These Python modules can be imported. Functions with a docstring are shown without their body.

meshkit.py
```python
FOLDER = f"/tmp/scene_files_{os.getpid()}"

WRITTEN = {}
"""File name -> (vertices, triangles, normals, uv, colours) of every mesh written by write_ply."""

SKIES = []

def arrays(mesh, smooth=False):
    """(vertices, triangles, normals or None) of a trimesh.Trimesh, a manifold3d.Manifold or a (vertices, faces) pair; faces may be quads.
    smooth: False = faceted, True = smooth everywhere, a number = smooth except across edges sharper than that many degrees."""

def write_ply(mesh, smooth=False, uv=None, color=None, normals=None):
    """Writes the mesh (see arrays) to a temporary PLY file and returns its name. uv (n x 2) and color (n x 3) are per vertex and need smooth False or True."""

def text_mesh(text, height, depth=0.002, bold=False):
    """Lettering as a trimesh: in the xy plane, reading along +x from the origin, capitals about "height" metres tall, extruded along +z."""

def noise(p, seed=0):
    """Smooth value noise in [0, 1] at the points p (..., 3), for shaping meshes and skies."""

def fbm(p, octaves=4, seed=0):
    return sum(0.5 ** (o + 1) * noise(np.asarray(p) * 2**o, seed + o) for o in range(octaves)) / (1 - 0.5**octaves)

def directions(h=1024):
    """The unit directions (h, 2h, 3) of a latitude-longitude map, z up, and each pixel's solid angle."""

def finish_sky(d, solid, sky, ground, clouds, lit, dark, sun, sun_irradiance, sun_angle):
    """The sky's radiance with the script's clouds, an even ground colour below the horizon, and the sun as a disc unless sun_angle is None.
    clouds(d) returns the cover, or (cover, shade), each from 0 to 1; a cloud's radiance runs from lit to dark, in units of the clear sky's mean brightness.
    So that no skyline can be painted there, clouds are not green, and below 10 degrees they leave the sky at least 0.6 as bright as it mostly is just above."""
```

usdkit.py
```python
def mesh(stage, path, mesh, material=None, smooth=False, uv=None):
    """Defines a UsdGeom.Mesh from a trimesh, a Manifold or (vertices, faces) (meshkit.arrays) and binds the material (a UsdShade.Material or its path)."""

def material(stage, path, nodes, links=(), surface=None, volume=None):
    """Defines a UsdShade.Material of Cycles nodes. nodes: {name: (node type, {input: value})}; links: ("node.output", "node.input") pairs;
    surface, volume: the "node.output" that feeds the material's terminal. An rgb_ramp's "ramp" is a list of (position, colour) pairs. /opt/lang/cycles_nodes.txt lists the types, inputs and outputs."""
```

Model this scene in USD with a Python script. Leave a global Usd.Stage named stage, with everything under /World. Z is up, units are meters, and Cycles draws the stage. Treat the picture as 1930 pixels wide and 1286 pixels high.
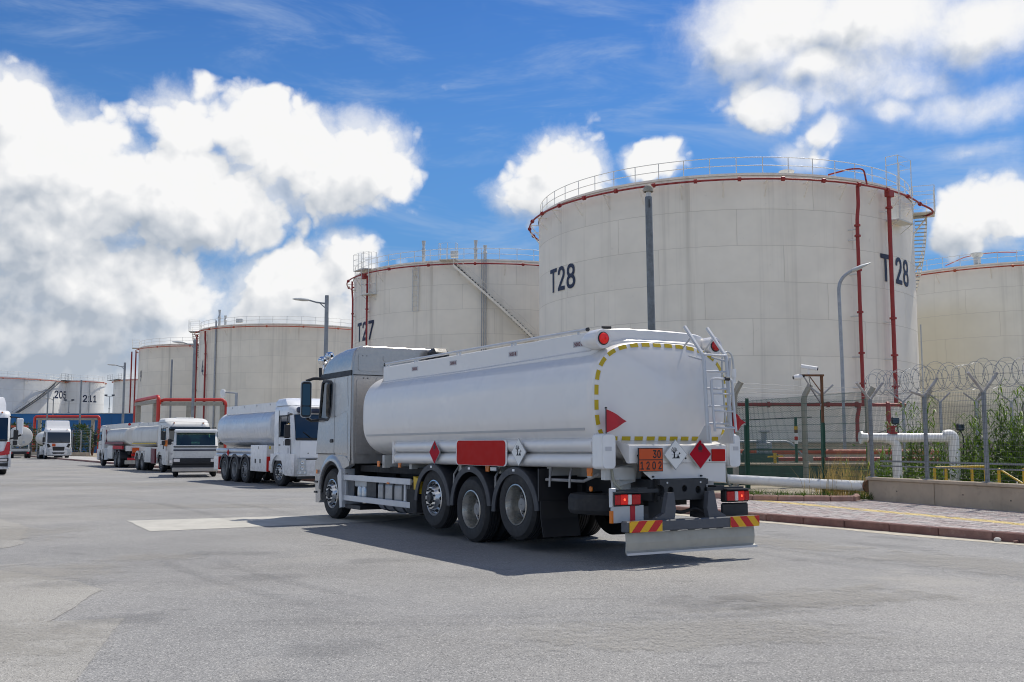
import math, random
import numpy as np
import trimesh
import manifold3d as m3
from shapely.geometry import Polygon, Point, box as sbox, LineString
from shapely.ops import unary_union
from shapely import affinity
import usdkit, meshkit
from pxr import Usd, UsdGeom, UsdLux, UsdShade, Gf, Sdf, Vt

stage = Usd.Stage.CreateInMemory()
UsdGeom.SetStageUpAxis(stage, UsdGeom.Tokens.z)
UsdGeom.SetStageMetersPerUnit(stage, 1.0)
UsdGeom.Xform.Define(stage, '/World')
UsdGeom.Scope.Define(stage, '/World/Looks')
PI = math.pi

# ------------------------------------------------------------ camera
PITCH = math.degrees(0.10044)
cam = UsdGeom.Camera.Define(stage, '/World/camera')
cam.CreateHorizontalApertureAttr(36.0)
cam.CreateFocalLengthAttr(36.0)
cam.CreateClippingRangeAttr(Gf.Vec2f(0.1, 20000))
cam.AddTranslateOp().Set(Gf.Vec3d(0, 0, 1.55))
cam.AddRotateXOp().Set(90 + PITCH)
EXPOSURE = 0.14
cam.CreateExposureAttr(EXPOSURE)

# ------------------------------------------------------------ sun and sky
SUN_AZ, SUN_EL = math.radians(42.0), math.radians(59.5)
SUN_I, SKY_S = 1.0, 0.10
sun = UsdLux.DistantLight.Define(stage, '/World/sun')
sun.CreateIntensityAttr(SUN_I)
sun.CreateNormalizeAttr(True)
sun.CreateAngleAttr(0.5)
sun.CreateColorAttr(Gf.Vec3f(1.0, 0.945, 0.85))
_d = Gf.Vec3d(math.sin(SUN_AZ) * math.cos(SUN_EL), math.cos(SUN_AZ) * math.cos(SUN_EL), math.sin(SUN_EL))
sun.AddTransformOp().Set(Gf.Matrix4d(Gf.Rotation(Gf.Vec3d(0, 0, 1), _d), Gf.Vec3d(0)))


class Nodes:
    """Collects Cycles nodes with automatic names."""
    def __init__(s):
        s.n, s.l = {}, []

    def add(s, kind, out=None, **inp):
        name = 'n%d' % len(s.n)
        vals = {}
        for k, v in inp.items():
            if isinstance(v, str) and '.' in v:
                s.l.append((v, name + '.' + k))
            else:
                vals[k] = v
        s.n[name] = (kind, vals)
        return name + '.' + out if out else name

    def math(s, op, a, b=0.5, c=0.0, clamp=False):
        return s.add('math', 'value', math_type=op, value1=a, value2=b, value3=c, use_clamp=clamp)

    def rng(s, v, a, b, c=0.0, d=1.0, kind='smoothstep'):
        return s.add('map_range', 'result', range_type=kind, value=v, from_min=a, from_max=b, to_min=c, to_max=d, clamp=True)

    def mix(s, f, a, b, kind='mix'):
        return s.add('mix', 'color', mix_type=kind, fac=f, color1=a, color2=b)

    def noise(s, vec, scale, detail=4.0, rough=0.55, dist=0.0):
        return s.add('noise_texture', 'fac', vector=vec, scale=scale, detail=detail, roughness=rough, distortion=dist)

    def done(s, path, surface=None, volume=None):
        return usdkit.material(stage, '/World/Looks/' + path, s.n, s.l, surface=surface, volume=volume)


# Clouds are placed by compass direction: (azimuth right of the camera's north, elevation, half width, half height, weight), degrees
CLOUDS = [(5.4, 13.3, 3.0, 1.7, .74), (18.0, 19.3, 6.5, 2.6, 0.72), (14.5, 18.2, 3.0, 2.2, 0.8), (21.5, 18.6, 3.4, 1.3, 0.66), (24.5, 17.2, 4.0, 1.2, 0.62), (-1.5, 20.6, 4.5, 1.3, 0.3),
          (26.0, 12.0, 2.4, 2.6, 0.9), (-15.0, 1.5, 17.0, 5.5, 1.0), (-27.0, 6.0, 6.5, 6.0, 0.95), (14.6, 22.4, 4.6, 3.0, 1.0), (19.5, 22.0, 4.0, 2.4, 0.95),
          (2.6, 14.4, 3.3, 2.6, 1.05), (-26.6, 16.7, 2.73, 2.52, 1.05), (-24.4, 14.5, 4.68, 3.24, 1.1), (-18.3, 16.9, 2.81, 2.11, 0.95), (-14.8, 16.6, 2.22, 2.44, 1.05),
          (-12.1, 14.9, 4.82, 3.05, 1.1), (-8.0, 15.8, 3.06, 2.59, 1.05), (-19.3, 12.8, 8.72, 3.08, 1.1), (-24.7, 10.4, 4.65, 3.78, 1.0), (-9.2, 10.2, 2.02, 1.99, 1.0),
          (-11.7, 7.8, 4.7, 3.45, 1.1), (-21.0, 7.7, 7.12, 3.11, 1.1), (-25.2, 5.3, 6.95, 3.02, 1.1), (-15.6, 5.6, 10.0, 1.96, 0.98), (-24.2, 3.2, 11.42, 2.04, 0.92),
          (2.3, 15.5, 3.25, 2.84, 1.05), (0.6, 13.7, 2.5, 2.14, 0.85), (8.4, 15.5, 2.44, 1.58, 0.9), (4.3, 18.6, 1.03, 0.83, 0.52), (-17.2, 18.7, 0.95, 0.99, 0.62),
          (14.6, 22.0, 4.17, 2.44, 1.05), (19.4, 21.9, 5.02, 2.24, 1.05), (25.7, 21.2, 3.86, 2.01, 0.98), (16.5, 20.0, 3.0, 1.28, 0.9), (13.8, 17.8, 1.82, 1.44, 0.88),
          (17.8, 16.6, 2.02, 1.41, 0.7), (21.1, 17.4, 2.07, 0.83, 0.68), (16.5, 15.5, 2.46, 1.14, 0.72), (24.3, 11.5, 2.27, 2.27, 1.05), (24.7, 15.1, 2.7, 0.59, 0.58),
          (-2.6, 19.6, 5.93, 1.33, 0.3), (-19.6, 18.9, 2.37, 0.62, 0.3), (-5.7, 23.8, 1.76, 0.53, 0.3), (-1.1, 17.3, 2.37, 1.04, 0.3), (12.5, 20.5, 1.98, 1.74, 0.3),
          (0.0, 5.8, 8.91, 1.78, 0.6), (23.5, 5.4, 7.49, 2.18, 0.6)]


def cloud_field(N, v):
    """Cloud density in direction v: lumps of cumulus with cauliflower edges (rounded cells of three sizes)."""
    w1 = N.add('noise_texture', 'color', vector=v, scale=7.0, detail=4.0, roughness=0.55)
    p = N.add('vector_math', 'vector', math_type='multiply_add', vector1=w1, vector2=(0.075, 0.075, 0.075), vector3=v)
    p = N.add('vector_math', 'vector', math_type='add', vector1=p, vector2=(-0.0375, -0.0375, -0.0375))
    xyz = N.add('separate_xyz', vector=N.add('vector_math', 'vector', math_type='normalize', vector1=p))
    az = N.math('arctan2', xyz + '.x', xyz + '.y')
    el = N.math('arcsine', xyz + '.z')
    best = None
    for a, e, w, h, k in CLOUDS:
        dx = N.math('multiply_add', az, 1 / math.radians(w), -a / w)
        dy = N.math('multiply_add', el, 1 / math.radians(h), -e / h)
        r2 = N.math('multiply_add', dx, dx, N.math('multiply', dy, dy))
        u = N.math('multiply', N.math('exponent', N.math('multiply', r2, -0.75)), k)
        best = u if best is None else N.math('smoothmax', best, u, 0.10)
    n2 = N.noise(v, 2.3, 3.0, 0.5)
    wild = N.math('multiply', N.rng(n2, 0.47, 0.64), N.rng(N.math('absolute', az), 0.62, 0.95))
    best = N.math('maximum', best, N.math('multiply', wild, 0.9))       # away from the view: broken cumulus all round
    q = N.add('vector_math', 'vector', math_type='multiply_add', vector1=N.add('noise_texture', 'color', vector=v, scale=30.0, detail=3.0), vector2=(0.022, 0.022, 0.022), vector3=p)
    puff = None
    for sc, am in ((16.0, .30), (34.0, .20), (75.0, .12)):
        vo = N.add('voronoi_texture', 'distance', feature='f1', vector=q, scale=sc)
        t = N.math('multiply_add', vo, -am * 1.5, am * 0.62)
        puff = t if puff is None else N.math('add', puff, t)
    fine = N.math('multiply_add', N.noise(v, 60.0, 6.0, .65), .22, -.11)
    wisp = N.math('multiply_add', N.noise(p, 14.0, 7.0, .66), .70, -.35)
    f = N.math('add', best, N.math('add', puff, fine))
    return f, N.math('add', best, N.math('add', wisp, fine)), best


def make_sky():
    N = Nodes()
    tc = N.add('texture_coordinate')
    v = N.add('vector_math', 'vector', math_type='normalize', vector1=tc + '.generated')
    xyz = N.add('separate_xyz', vector=v)
    z = xyz + '.z'
    el = N.math('arcsine', z)
    sky = N.add('sky_texture', 'color', sky_type='single_scattering', sun_disc=False, sun_elevation=SUN_EL, sun_rotation=SUN_AZ, altitude=0.0, air_density=1.0, aerosol_density=SKY_AEROSOL, ozone_density=3.0, vector=v)
    # the deep, saturated blue of the photograph
    sky = N.mix(1.0, sky, (0.1, 0.1, 0.1), 'multiply')
    sky = N.add('gamma', 'color', color=sky, gamma=SKY_GAMMA)
    sky = N.mix(1.0, sky, SKY_TINT, 'multiply')
    sky = N.mix(N.rng(el, math.radians(28), math.radians(1), 0.0, 0.94), sky, SKY_LOW)
    f, fw, b = cloud_field(N, v)
    up = N.add('vector_math', 'vector', math_type='add', vector1=v, vector2=(0.010, 0.0, 0.016))
    f2, _, _ = cloud_field(N, N.add('vector_math', 'vector', math_type='normalize', vector1=up))
    up = N.add('vector_math', 'vector', math_type='add', vector1=v, vector2=(0.030, 0.0, 0.050))
    _, _, b3 = cloud_field(N, N.add('vector_math', 'vector', math_type='normalize', vector1=up))
    low = N.rng(el, math.radians(16.5), math.radians(4))
    # crisp cumulus low down, softer and more ragged cloud high up
    crisp = N.rng(f, 0.38, 0.64)
    soft = N.rng(fw, 0.16, 0.92)
    high = N.rng(N.math('multiply_add', xyz + '.x', 0.35, z), 0.36, 0.44)
    cover = N.mix(N.math('maximum', high, N.rng(el, math.radians(9), math.radians(5))), crisp, soft)
    cover = N.math('maximum', cover, N.math('multiply', N.rng(fw, 0.40, 0.85), 0.75))
    cover = N.math('multiply', cover, N.rng(z, -0.02, 0.03))
    veil = N.math('multiply', N.rng(N.noise(N.add('mapping', 'vector', mapping_type='point', vector=v, scale=(1.5, 1.5, 7.0), rotation=(0.15, 0.2, 0.0)), 3.0, 7.0, 0.65, 0.6), 0.43, 0.78), 0.50)
    relief = N.math('multiply', N.math('subtract', f2, f), 1.5)
    big = N.math('multiply', N.math('subtract', b3, b), 0.85)
    mott = N.rng(N.noise(v, 4.5, 3.0, 0.5), 0.30, 0.66, 0.45, 1.0)
    core = N.math('multiply', N.rng(b, 0.50, 1.10), N.math('multiply_add', low, .30, .24))
    shade = N.math('add', N.math('add', relief, big), N.math('multiply', N.math('multiply_add', low, 0.55, core), mott))
    shade = N.math('multiply', shade, 1.0, clamp=True)
    lit = N.mix(shade, CLOUD_LIT, CLOUD_DARK)
    c = N.mix(veil, sky, CLOUD_VEIL)
    c = N.mix(cover, c, lit)
    c = N.mix(N.rng(z, -0.03, 0.0), (7.6, 7.2, 6.6), c)
    bg = N.add('background_shader', 'background', color=c, strength=SKY_S)
    return N.done('sky_look', surface=bg)


SKY_AEROSOL, SKY_GAMMA, SKY_TINT = 0.15, 1.55, (8.2, 11.9, 13.9)
SKY_LOW = (1.15, 2.75, 5.3)
CLOUD_LIT, CLOUD_DARK, CLOUD_VEIL = (8.5, 8.5, 8.5), (3.9, 4.4, 5.1), (4.2, 5.2, 6.8)
dome = UsdLux.DomeLight.Define(stage, '/World/sky')
dome.CreateIntensityAttr(1.0)
dome.GetPrim().SetCustomDataByKey('kind', 'structure')
UsdShade.MaterialBindingAPI.Apply(dome.GetPrim()).Bind(make_sky())
# ------------------------------------------------------------ helpers
RNG = random.Random(7)


class MB:
    """Collects shapes and makes them one mesh of the scene."""
    def __init__(s):
        s.v, s.f, s.n = [], [], 0

    def add(s, v, f):
        v = np.asarray(v, float).reshape(-1, 3)
        f = np.asarray(f, int)
        if f.shape[1] == 4:
            f = np.vstack([f[:, [0, 1, 2]], f[:, [0, 2, 3]]])
        s.v.append(v); s.f.append(f + s.n); s.n += len(v)
        return s

    def tm(s, m, M=None):
        v = np.array(m.vertices)
        if M is not None:
            v = v @ M[:3, :3].T + M[:3, 3]
        return s.add(v, m.faces)

    def man(s, m):
        q = m.to_mesh()
        return s.add(q.vert_properties[:, :3], q.tri_verts)

    def box(s, c, d, rz=0.0, M=None, ch=0.0):
        """Box with centre c and size d, edges chamfered by ch."""
        d = np.asarray(d, float) / 2
        if ch > 0:
            k = min(ch, d.min() * .95)
            pts = []
            for a in (-1, 1):
                for b in (-1, 1):
                    for e in (-1, 1):
                        p = np.array([a, b, e], float)
                        for ax in range(3):
                            q = p * (d - k)
                            q[ax] = p[ax] * d[ax]
                            pts.append(q)
            h = trimesh.convex.convex_hull(np.array(pts))
            v, f = np.array(h.vertices), np.array(h.faces)
        else:
            v = np.array([[x, y, z] for x in (-1, 1) for y in (-1, 1) for z in (-1, 1)], float) * d
            f = np.array([[0, 1, 3, 2], [4, 6, 7, 5], [0, 4, 5, 1], [2, 3, 7, 6], [0, 2, 6, 4], [1, 5, 7, 3]])
        if rz:
            co, si = math.cos(rz), math.sin(rz)
            v = v @ np.array([[co, si, 0], [-si, co, 0], [0, 0, 1]])
        if M is not None:
            v = v @ np.asarray(M)[:3, :3].T
        return s.add(v + np.asarray(c, float), f)

    def b2(s, lo, hi, ch=0.0):
        lo, hi = np.asarray(lo, float), np.asarray(hi, float)
        return s.box((lo + hi) / 2, hi - lo, ch=ch)

    def tube(s, pts, r, n=8, cap=True):
        p = np.asarray(pts, float)
        r = np.broadcast_to(np.asarray(r, float), (len(p),))
        t = np.gradient(p, axis=0)
        if len(p) > 2:
            seg = np.diff(p, axis=0)
            seg /= np.linalg.norm(seg, axis=1, keepdims=True) + 1e-12
            t[1:-1] = seg[:-1] + seg[1:]
            t[0], t[-1] = seg[0], seg[-1]
        t /= np.linalg.norm(t, axis=1, keepdims=True) + 1e-12
        ref = np.array([0, 0, 1.0]) if abs(t[0][2]) < .9 else np.array([1.0, 0, 0])
        a = np.cross(t[0], ref); a /= np.linalg.norm(a)
        A = [a]
        for i in range(1, len(p)):
            a = A[-1] - t[i] * np.dot(A[-1], t[i])
            A.append(a / (np.linalg.norm(a) + 1e-12))
        A = np.array(A); B = np.cross(t, A)
        w = np.arange(n) * 2 * PI / n
        v = p[:, None] + r[:, None, None] * (np.cos(w)[None, :, None] * A[:, None] + np.sin(w)[None, :, None] * B[:, None])
        i, j = np.meshgrid(np.arange(len(p) - 1), np.arange(n), indexing='ij')
        q = np.stack([i * n + j, i * n + (j + 1) % n, (i + 1) * n + (j + 1) % n, (i + 1) * n + j], -1).reshape(-1, 4)
        s.add(v.reshape(-1, 3), q)
        if cap:
            for k, flip in ((0, True), (len(p) - 1, False)):
                ring = np.vstack([v[k], p[k][None]])
                f = np.array([[(x + 1) % n, x, n] if flip else [x, (x + 1) % n, n] for x in range(n)])
                s.add(ring, f)
        return s

    def cyl(s, a, b, r, n=12, r2=None):
        return s.tube([a, b], [r, r if r2 is None else r2], n)

    def revolve(s, prof, c=(0, 0, 0), axis='z', n=32, a0=0.0, a1=2 * PI):
        """prof: (radius, height) pairs, turned about an axis through c."""
        prof = np.asarray(prof, float)
        full = abs(a1 - a0 - 2 * PI) < 1e-6
        w = np.linspace(a0, a1, n + 1)[: n if full else n + 1]
        m = len(prof)
        r, h = prof[:, 0], prof[:, 1]
        X = r[None] * np.cos(w)[:, None]; Y = r[None] * np.sin(w)[:, None]; Z = np.broadcast_to(h, X.shape)
        v = np.stack({'z': (X, Y, Z), 'x': (Z, X, Y), 'y': (Y, Z, X)}[axis], -1).reshape(-1, 3) + np.asarray(c, float)
        k = len(w)
        i, j = np.meshgrid(np.arange(k if full else k - 1), np.arange(m - 1), indexing='ij')
        i2 = (i + 1) % k
        q = np.stack([i * m + j, i2 * m + j, i2 * m + j + 1, i * m + j + 1], -1).reshape(-1, 4)
        return s.add(v, q)

    def poly(s, poly, h0, h1, M):
        """A shapely polygon drawn in a plane, thickened from h0 to h1; M (3x3, columns u v n) and origin place it: (M, o)."""
        R, o = M
        for g in getattr(poly, 'geoms', [poly]):
            e = trimesh.creation.extrude_polygon(g, h1 - h0, engine='earcut')
            v = np.array(e.vertices); v[:, 2] += h0
            s.add(v @ np.asarray(R, float).T + np.asarray(o, float), e.faces)
        return s

    def loft(s, rings, cap=True, closed=True):
        rings = np.asarray(rings, float)
        k, n = rings.shape[:2]
        i, j = np.meshgrid(np.arange(k - 1), np.arange(n if closed else n - 1), indexing='ij')
        j2 = (j + 1) % n
        q = np.stack([i * n + j, i * n + j2, (i + 1) * n + j2, (i + 1) * n + j], -1).reshape(-1, 4)
        s.add(rings.reshape(-1, 3), q)
        if cap:
            for r, flip in ((rings[0], True), (rings[-1], False)):
                v = np.vstack([r, r.mean(0)[None]])
                s.add(v, np.array([[(x + 1) % n, x, n] if flip else [x, (x + 1) % n, n] for x in range(n)]))
        return s

    def xf(s, R=None, o=(0, 0, 0)):
        for i in range(len(s.v)):
            v = s.v[i]
            if R is not None:
                v = v @ np.asarray(R, float).T
                if np.linalg.det(R) < 0:
                    s.f[i] = s.f[i][:, ::-1]
            s.v[i] = v + np.asarray(o, float)
        return s

    def mesh(s):
        return np.vstack(s.v), np.vstack(s.f)

    def build(s, name, mat, parent=None, smooth=False, **data):
        return obj(name, s.mesh(), mat, parent, smooth, **data)


_used = {}


def numbered(path):
    k = _used.get(path, -1) + 1
    _used[path] = k
    return path if k == 0 else '%s_%03d' % (path, k)


def tag(p, label=None, category=None, group=None, kind=None):
    for k, v in (('label', label), ('category', category), ('group', group), ('kind', kind)):
        if v:
            p.SetCustomDataByKey(k, v)
    return p


def obj(name, mesh, mat, parent=None, smooth=False, **data):
    base = parent.GetPath().pathString if parent else '/World'
    m = usdkit.mesh(stage, numbered(base + '/' + name), mesh, MAT[mat] if isinstance(mat, str) else mat, smooth=smooth)
    return tag(m.GetPrim(), **data)


def thing(name, label, category, loc=(0, 0, 0), rz=0.0, group=None, kind=None, parent=None):
    base = parent.GetPath().pathString if parent else '/World'
    x = UsdGeom.Xform.Define(stage, numbered(base + '/' + name))
    if tuple(loc) != (0, 0, 0) or rz:
        x.AddTranslateOp().Set(Gf.Vec3d(*map(float, loc)))
        x.AddRotateZOp().Set(math.degrees(rz))
    return tag(x.GetPrim(), label, category, group, kind)


def grp(name, parent):
    """A part that is itself made of sub-parts."""
    return UsdGeom.Xform.Define(stage, numbered(parent.GetPath().pathString + '/' + name)).GetPrim()


def copy_of(src, label=None, loc=(0, 0, 0), rz=0.0, group=None):
    d = src.GetCustomData()
    import re
    x = thing(re.sub(r'_\d{3}$', '', src.GetName()), label or d['label'], d['category'], loc, rz, group or d.get('group'))
    x.GetReferences().AddInternalReference(src.GetPath())
    x.SetInstanceable(True)
    return x


def text(s, h, depth=.004, bold=True, sx=1.0):
    m = meshkit.text_mesh(s, h, depth, bold)
    v = np.array(m.vertices); v[:, 0] *= sx
    v[:, 0] -= (v[:, 0].min() + v[:, 0].max()) / 2
    return v, np.array(m.faces)


# frames (columns u, v, n) for flat work: seen from the left side, the rear, the front, the right side
LEFT = np.array([[0, 0, -1], [-1, 0, 0], [0, 1, 0]], float)   # u = backwards ... see below
SIDE_L = np.column_stack([(0, 1, 0), (0, 0, 1), (-1, 0, 0)]).astype(float)   # u = +y, v = up, n = -x (mirrored lettering: use READ_L)
READ_L = np.column_stack([(0, -1, 0), (0, 0, 1), (-1, 0, 0)]).astype(float)  # reads correctly from the left side
READ_R = np.column_stack([(0, 1, 0), (0, 0, 1), (1, 0, 0)]).astype(float)
READ_REAR = np.column_stack([(1, 0, 0), (0, 0, 1), (0, -1, 0)]).astype(float)
READ_FRONT = np.column_stack([(-1, 0, 0), (0, 0, 1), (0, 1, 0)]).astype(float)


def fix(R, v, f):
    """Turns faces round where the frame is left-handed."""
    return f[:, ::-1] if np.linalg.det(R) < 0 else f


def flat(mb, shape, R, o, t=.004, h0=0.0):
    if isinstance(shape, tuple):
        v, f = shape
        v = v.copy(); v[:, 2] += h0
        return mb.add(v @ R.T + np.asarray(o, float), fix(R, v, f))
    for g in getattr(shape, 'geoms', [shape]):
        e = trimesh.creation.extrude_polygon(g, t, engine='earcut')
        v = np.array(e.vertices); v[:, 2] += h0
        mb.add(v @ R.T + np.asarray(o, float), fix(R, v, np.array(e.faces)))
    return mb


def rrect(w, h, r, n=6):
    return sbox(-w / 2 + r, -h / 2 + r, w / 2 - r, h / 2 - r).buffer(r, quad_segs=n)


def arc(c, r, a0, a1, n, plane='yz', x=0.0):
    w = np.linspace(a0, a1, n)
    if plane == 'yz':
        return np.stack([np.full(n, x), c[0] + r * np.cos(w), c[1] + r * np.sin(w)], -1)
    return np.stack([c[0] + r * np.cos(w), c[1] + r * np.sin(w), np.full(n, x)], -1)


def bend(p0, p1, p2, r, n=6):
    """Points of a rounded corner at p1."""
    p0, p1, p2 = map(lambda q: np.asarray(q, float), (p0, p1, p2))
    a = (p0 - p1) / np.linalg.norm(p0 - p1); b = (p2 - p1) / np.linalg.norm(p2 - p1)
    s, e = p1 + a * r, p1 + b * r
    t = np.linspace(0, 1, n)[:, None]
    return (1 - t) ** 2 * s + 2 * t * (1 - t) * p1 + t ** 2 * e


def path(pts, r, n=6):
    pts = [np.asarray(p, float) for p in pts]
    out = [pts[0][None]]
    for i in range(1, len(pts) - 1):
        out.append(bend(pts[i - 1], pts[i], pts[i + 1], r, n))
    out.append(pts[-1][None])
    return np.vstack(out)
# ------------------------------------------------------------ materials
MAT = {}


def paint(name, col, rough=.4, metal=0.0, coat=0.0, var=.08, scale=3.0, streak=0.0, streak_col=(.2, .17, .12), bump=0.0, bscale=60.0, spec=.5, dirt=0.0, dirt_col=(.16, .14, .11), dscale=6.0, low=None):
    """A surface with gently uneven colour; streak: vertical run marks; dirt: blotches of its own; low: dust that gathers up to that height."""
    N = Nodes()
    g = N.add('geometry')
    oi = N.add('texture_coordinate')
    pos = oi + '.object'
    n = N.noise(pos, scale, 5.0, .6)
    k = N.rng(n, .3, .7, 1 - var, 1 + var, 'linear')
    c = N.mix(1.0, col, N.add('combine_color', 'color', color_type='rgb', r=k, g=k, b=k), 'multiply')
    if streak:
        m = N.add('mapping', 'vector', mapping_type='point', vector=pos, scale=(1.0, 1.0, .06))
        sn = N.noise(m, 2.2, 6.0, .65)
        c = N.mix(N.rng(sn, .52, .80, 0.0, streak), c, streak_col)
    if dirt:
        dn = N.noise(pos, dscale, 8.0, .7)
        c = N.mix(N.rng(dn, .52, .72, 0.0, dirt), c, dirt_col)
    if low:
        zz = N.add('separate_xyz', vector=g + '.position') + '.z'
        ln = N.math('multiply', N.rng(zz, low, low * .3), N.rng(N.noise(pos, 9.0, 6.0, .65), .3, .7, .3, 1.0))
        c = N.mix(N.math('multiply', ln, .55), c, (.21, .19, .16))
    r = N.rng(N.noise(pos, scale * 2.7, 4.0, .6), .3, .7, max(rough - .08, .02), min(rough + .1, 1.0), 'linear')
    kw = dict(base_color=c, roughness=r, metallic=metal, coat_weight=coat, coat_roughness=.08, specular_ior_level=spec)
    if bump:
        h = N.noise(pos, bscale, 4.0, .65)
        kw['normal'] = N.add('bump', 'normal', height=h, strength=bump, distance=.02)
    MAT[name] = N.done(name, surface=N.add('principled_bsdf', 'BSDF', **kw))
    return MAT[name]


def glow(name, col, e, strength):
    N = Nodes()
    MAT[name] = N.done(name, surface=N.add('principled_bsdf', 'BSDF', base_color=col, roughness=.15, emission_color=e, emission_strength=strength))


def pane(name, tint=(.55, .68, .62), rough=.02):
    N = Nodes()
    fr = N.add('fresnel', 'fac', IOR=1.55)
    fr = N.math('multiply_add', fr, 1.1, .04, clamp=True)
    t = N.add('transparent_bsdf', 'BSDF', color=tint)
    gl = N.add('glossy_bsdf', 'BSDF', color=(.95, .97, 1.0), roughness=rough)
    MAT[name] = N.done(name, surface=N.add('mix_closure', 'closure', fac=fr, closure1=t, closure2=gl))


def asphalt(name, base, warm, speck=.35, big=.12, stain=.35):
    N = Nodes()
    pos = N.add('texture_coordinate') + '.object'
    k = N.rng(N.noise(pos, .35, 5.0, .6), .3, .7, 1 - big, 1 + big, 'linear')
    c = N.mix(N.rng(N.noise(pos, .11, 4.0, .55), .42, .66), base, warm)
    c = N.mix(1.0, c, N.add('combine_color', 'color', color_type='rgb', r=k, g=k, b=k), 'multiply')
    # aggregate: pale and dark stones
    vo = N.add('voronoi_texture', feature='f1', vector=pos, scale=105.0)
    sp = N.add('separate_color', color=vo + '.color') + '.r'
    c = N.mix(N.rng(sp, .80, 1.0, 0.0, speck), c, (.62, .60, .57))
    c = N.mix(N.rng(sp, .22, 0.0, 0.0, speck * 1.2), c, (.045, .046, .05))
    fine = N.noise(pos, 38.0, 5.0, .75)
    c = N.mix(N.rng(fine, .56, .74, 0.0, .45), c, (.07, .07, .074))
    # worn wheel tracks and oil: long dark smears
    m = N.add('mapping', 'vector', mapping_type='point', vector=pos, scale=(.5, 1.7, 1.0), rotation=(0, 0, .35))
    st = N.noise(m, .9, 6.0, .7, .4)
    c = N.mix(N.rng(st, .57, .74, 0.0, stain), c, (.085, .085, .088))
    # small smudges of oil and rubber
    m3_ = N.add('mapping', 'vector', mapping_type='point', vector=pos, scale=(.9, 2.6, 1.0), rotation=(0, 0, -.25))
    sm = N.math('multiply', N.rng(N.noise(m3_, .8, 5.0, .6, .3), .62, .72), N.rng(N.noise(pos, 7.0, 5.0, .7), .35, .65, .4, 1.0))
    c = N.mix(N.math('multiply', sm, .62), c, (.10, .10, .10))
    # pale dusty drifts
    du = N.math('multiply', N.rng(N.noise(pos, .28, 6.0, .65, .5), .56, .70), .38)
    c = N.mix(du, c, (.40, .375, .33))
    # hairline cracks
    vv = N.add('vector_math', 'vector', math_type='multiply_add', vector1=N.add('noise_texture', 'color', vector=pos, scale=1.3, detail=5.0), vector2=(.9, .9, 0), vector3=pos)
    cr = N.add('voronoi_texture', 'distance', feature='distance_to_edge', vector=vv, scale=.16)
    crm = N.math('multiply', N.rng(cr, .0026, .0008), N.rng(N.noise(pos, .35, 3.0, .5), .5, .62))
    c = N.mix(N.math('multiply', crm, .35), c, (.05, .05, .052))
    h = N.math('add', N.math('multiply', vo + '.distance', 1.2), N.math('multiply', fine, .8))
    b = N.add('bump', 'normal', height=h, strength=.55, distance=.006)
    MAT[name] = N.done(name, surface=N.add('principled_bsdf', 'BSDF', base_color=c, roughness=.82, specular_ior_level=.35, normal=b))


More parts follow.
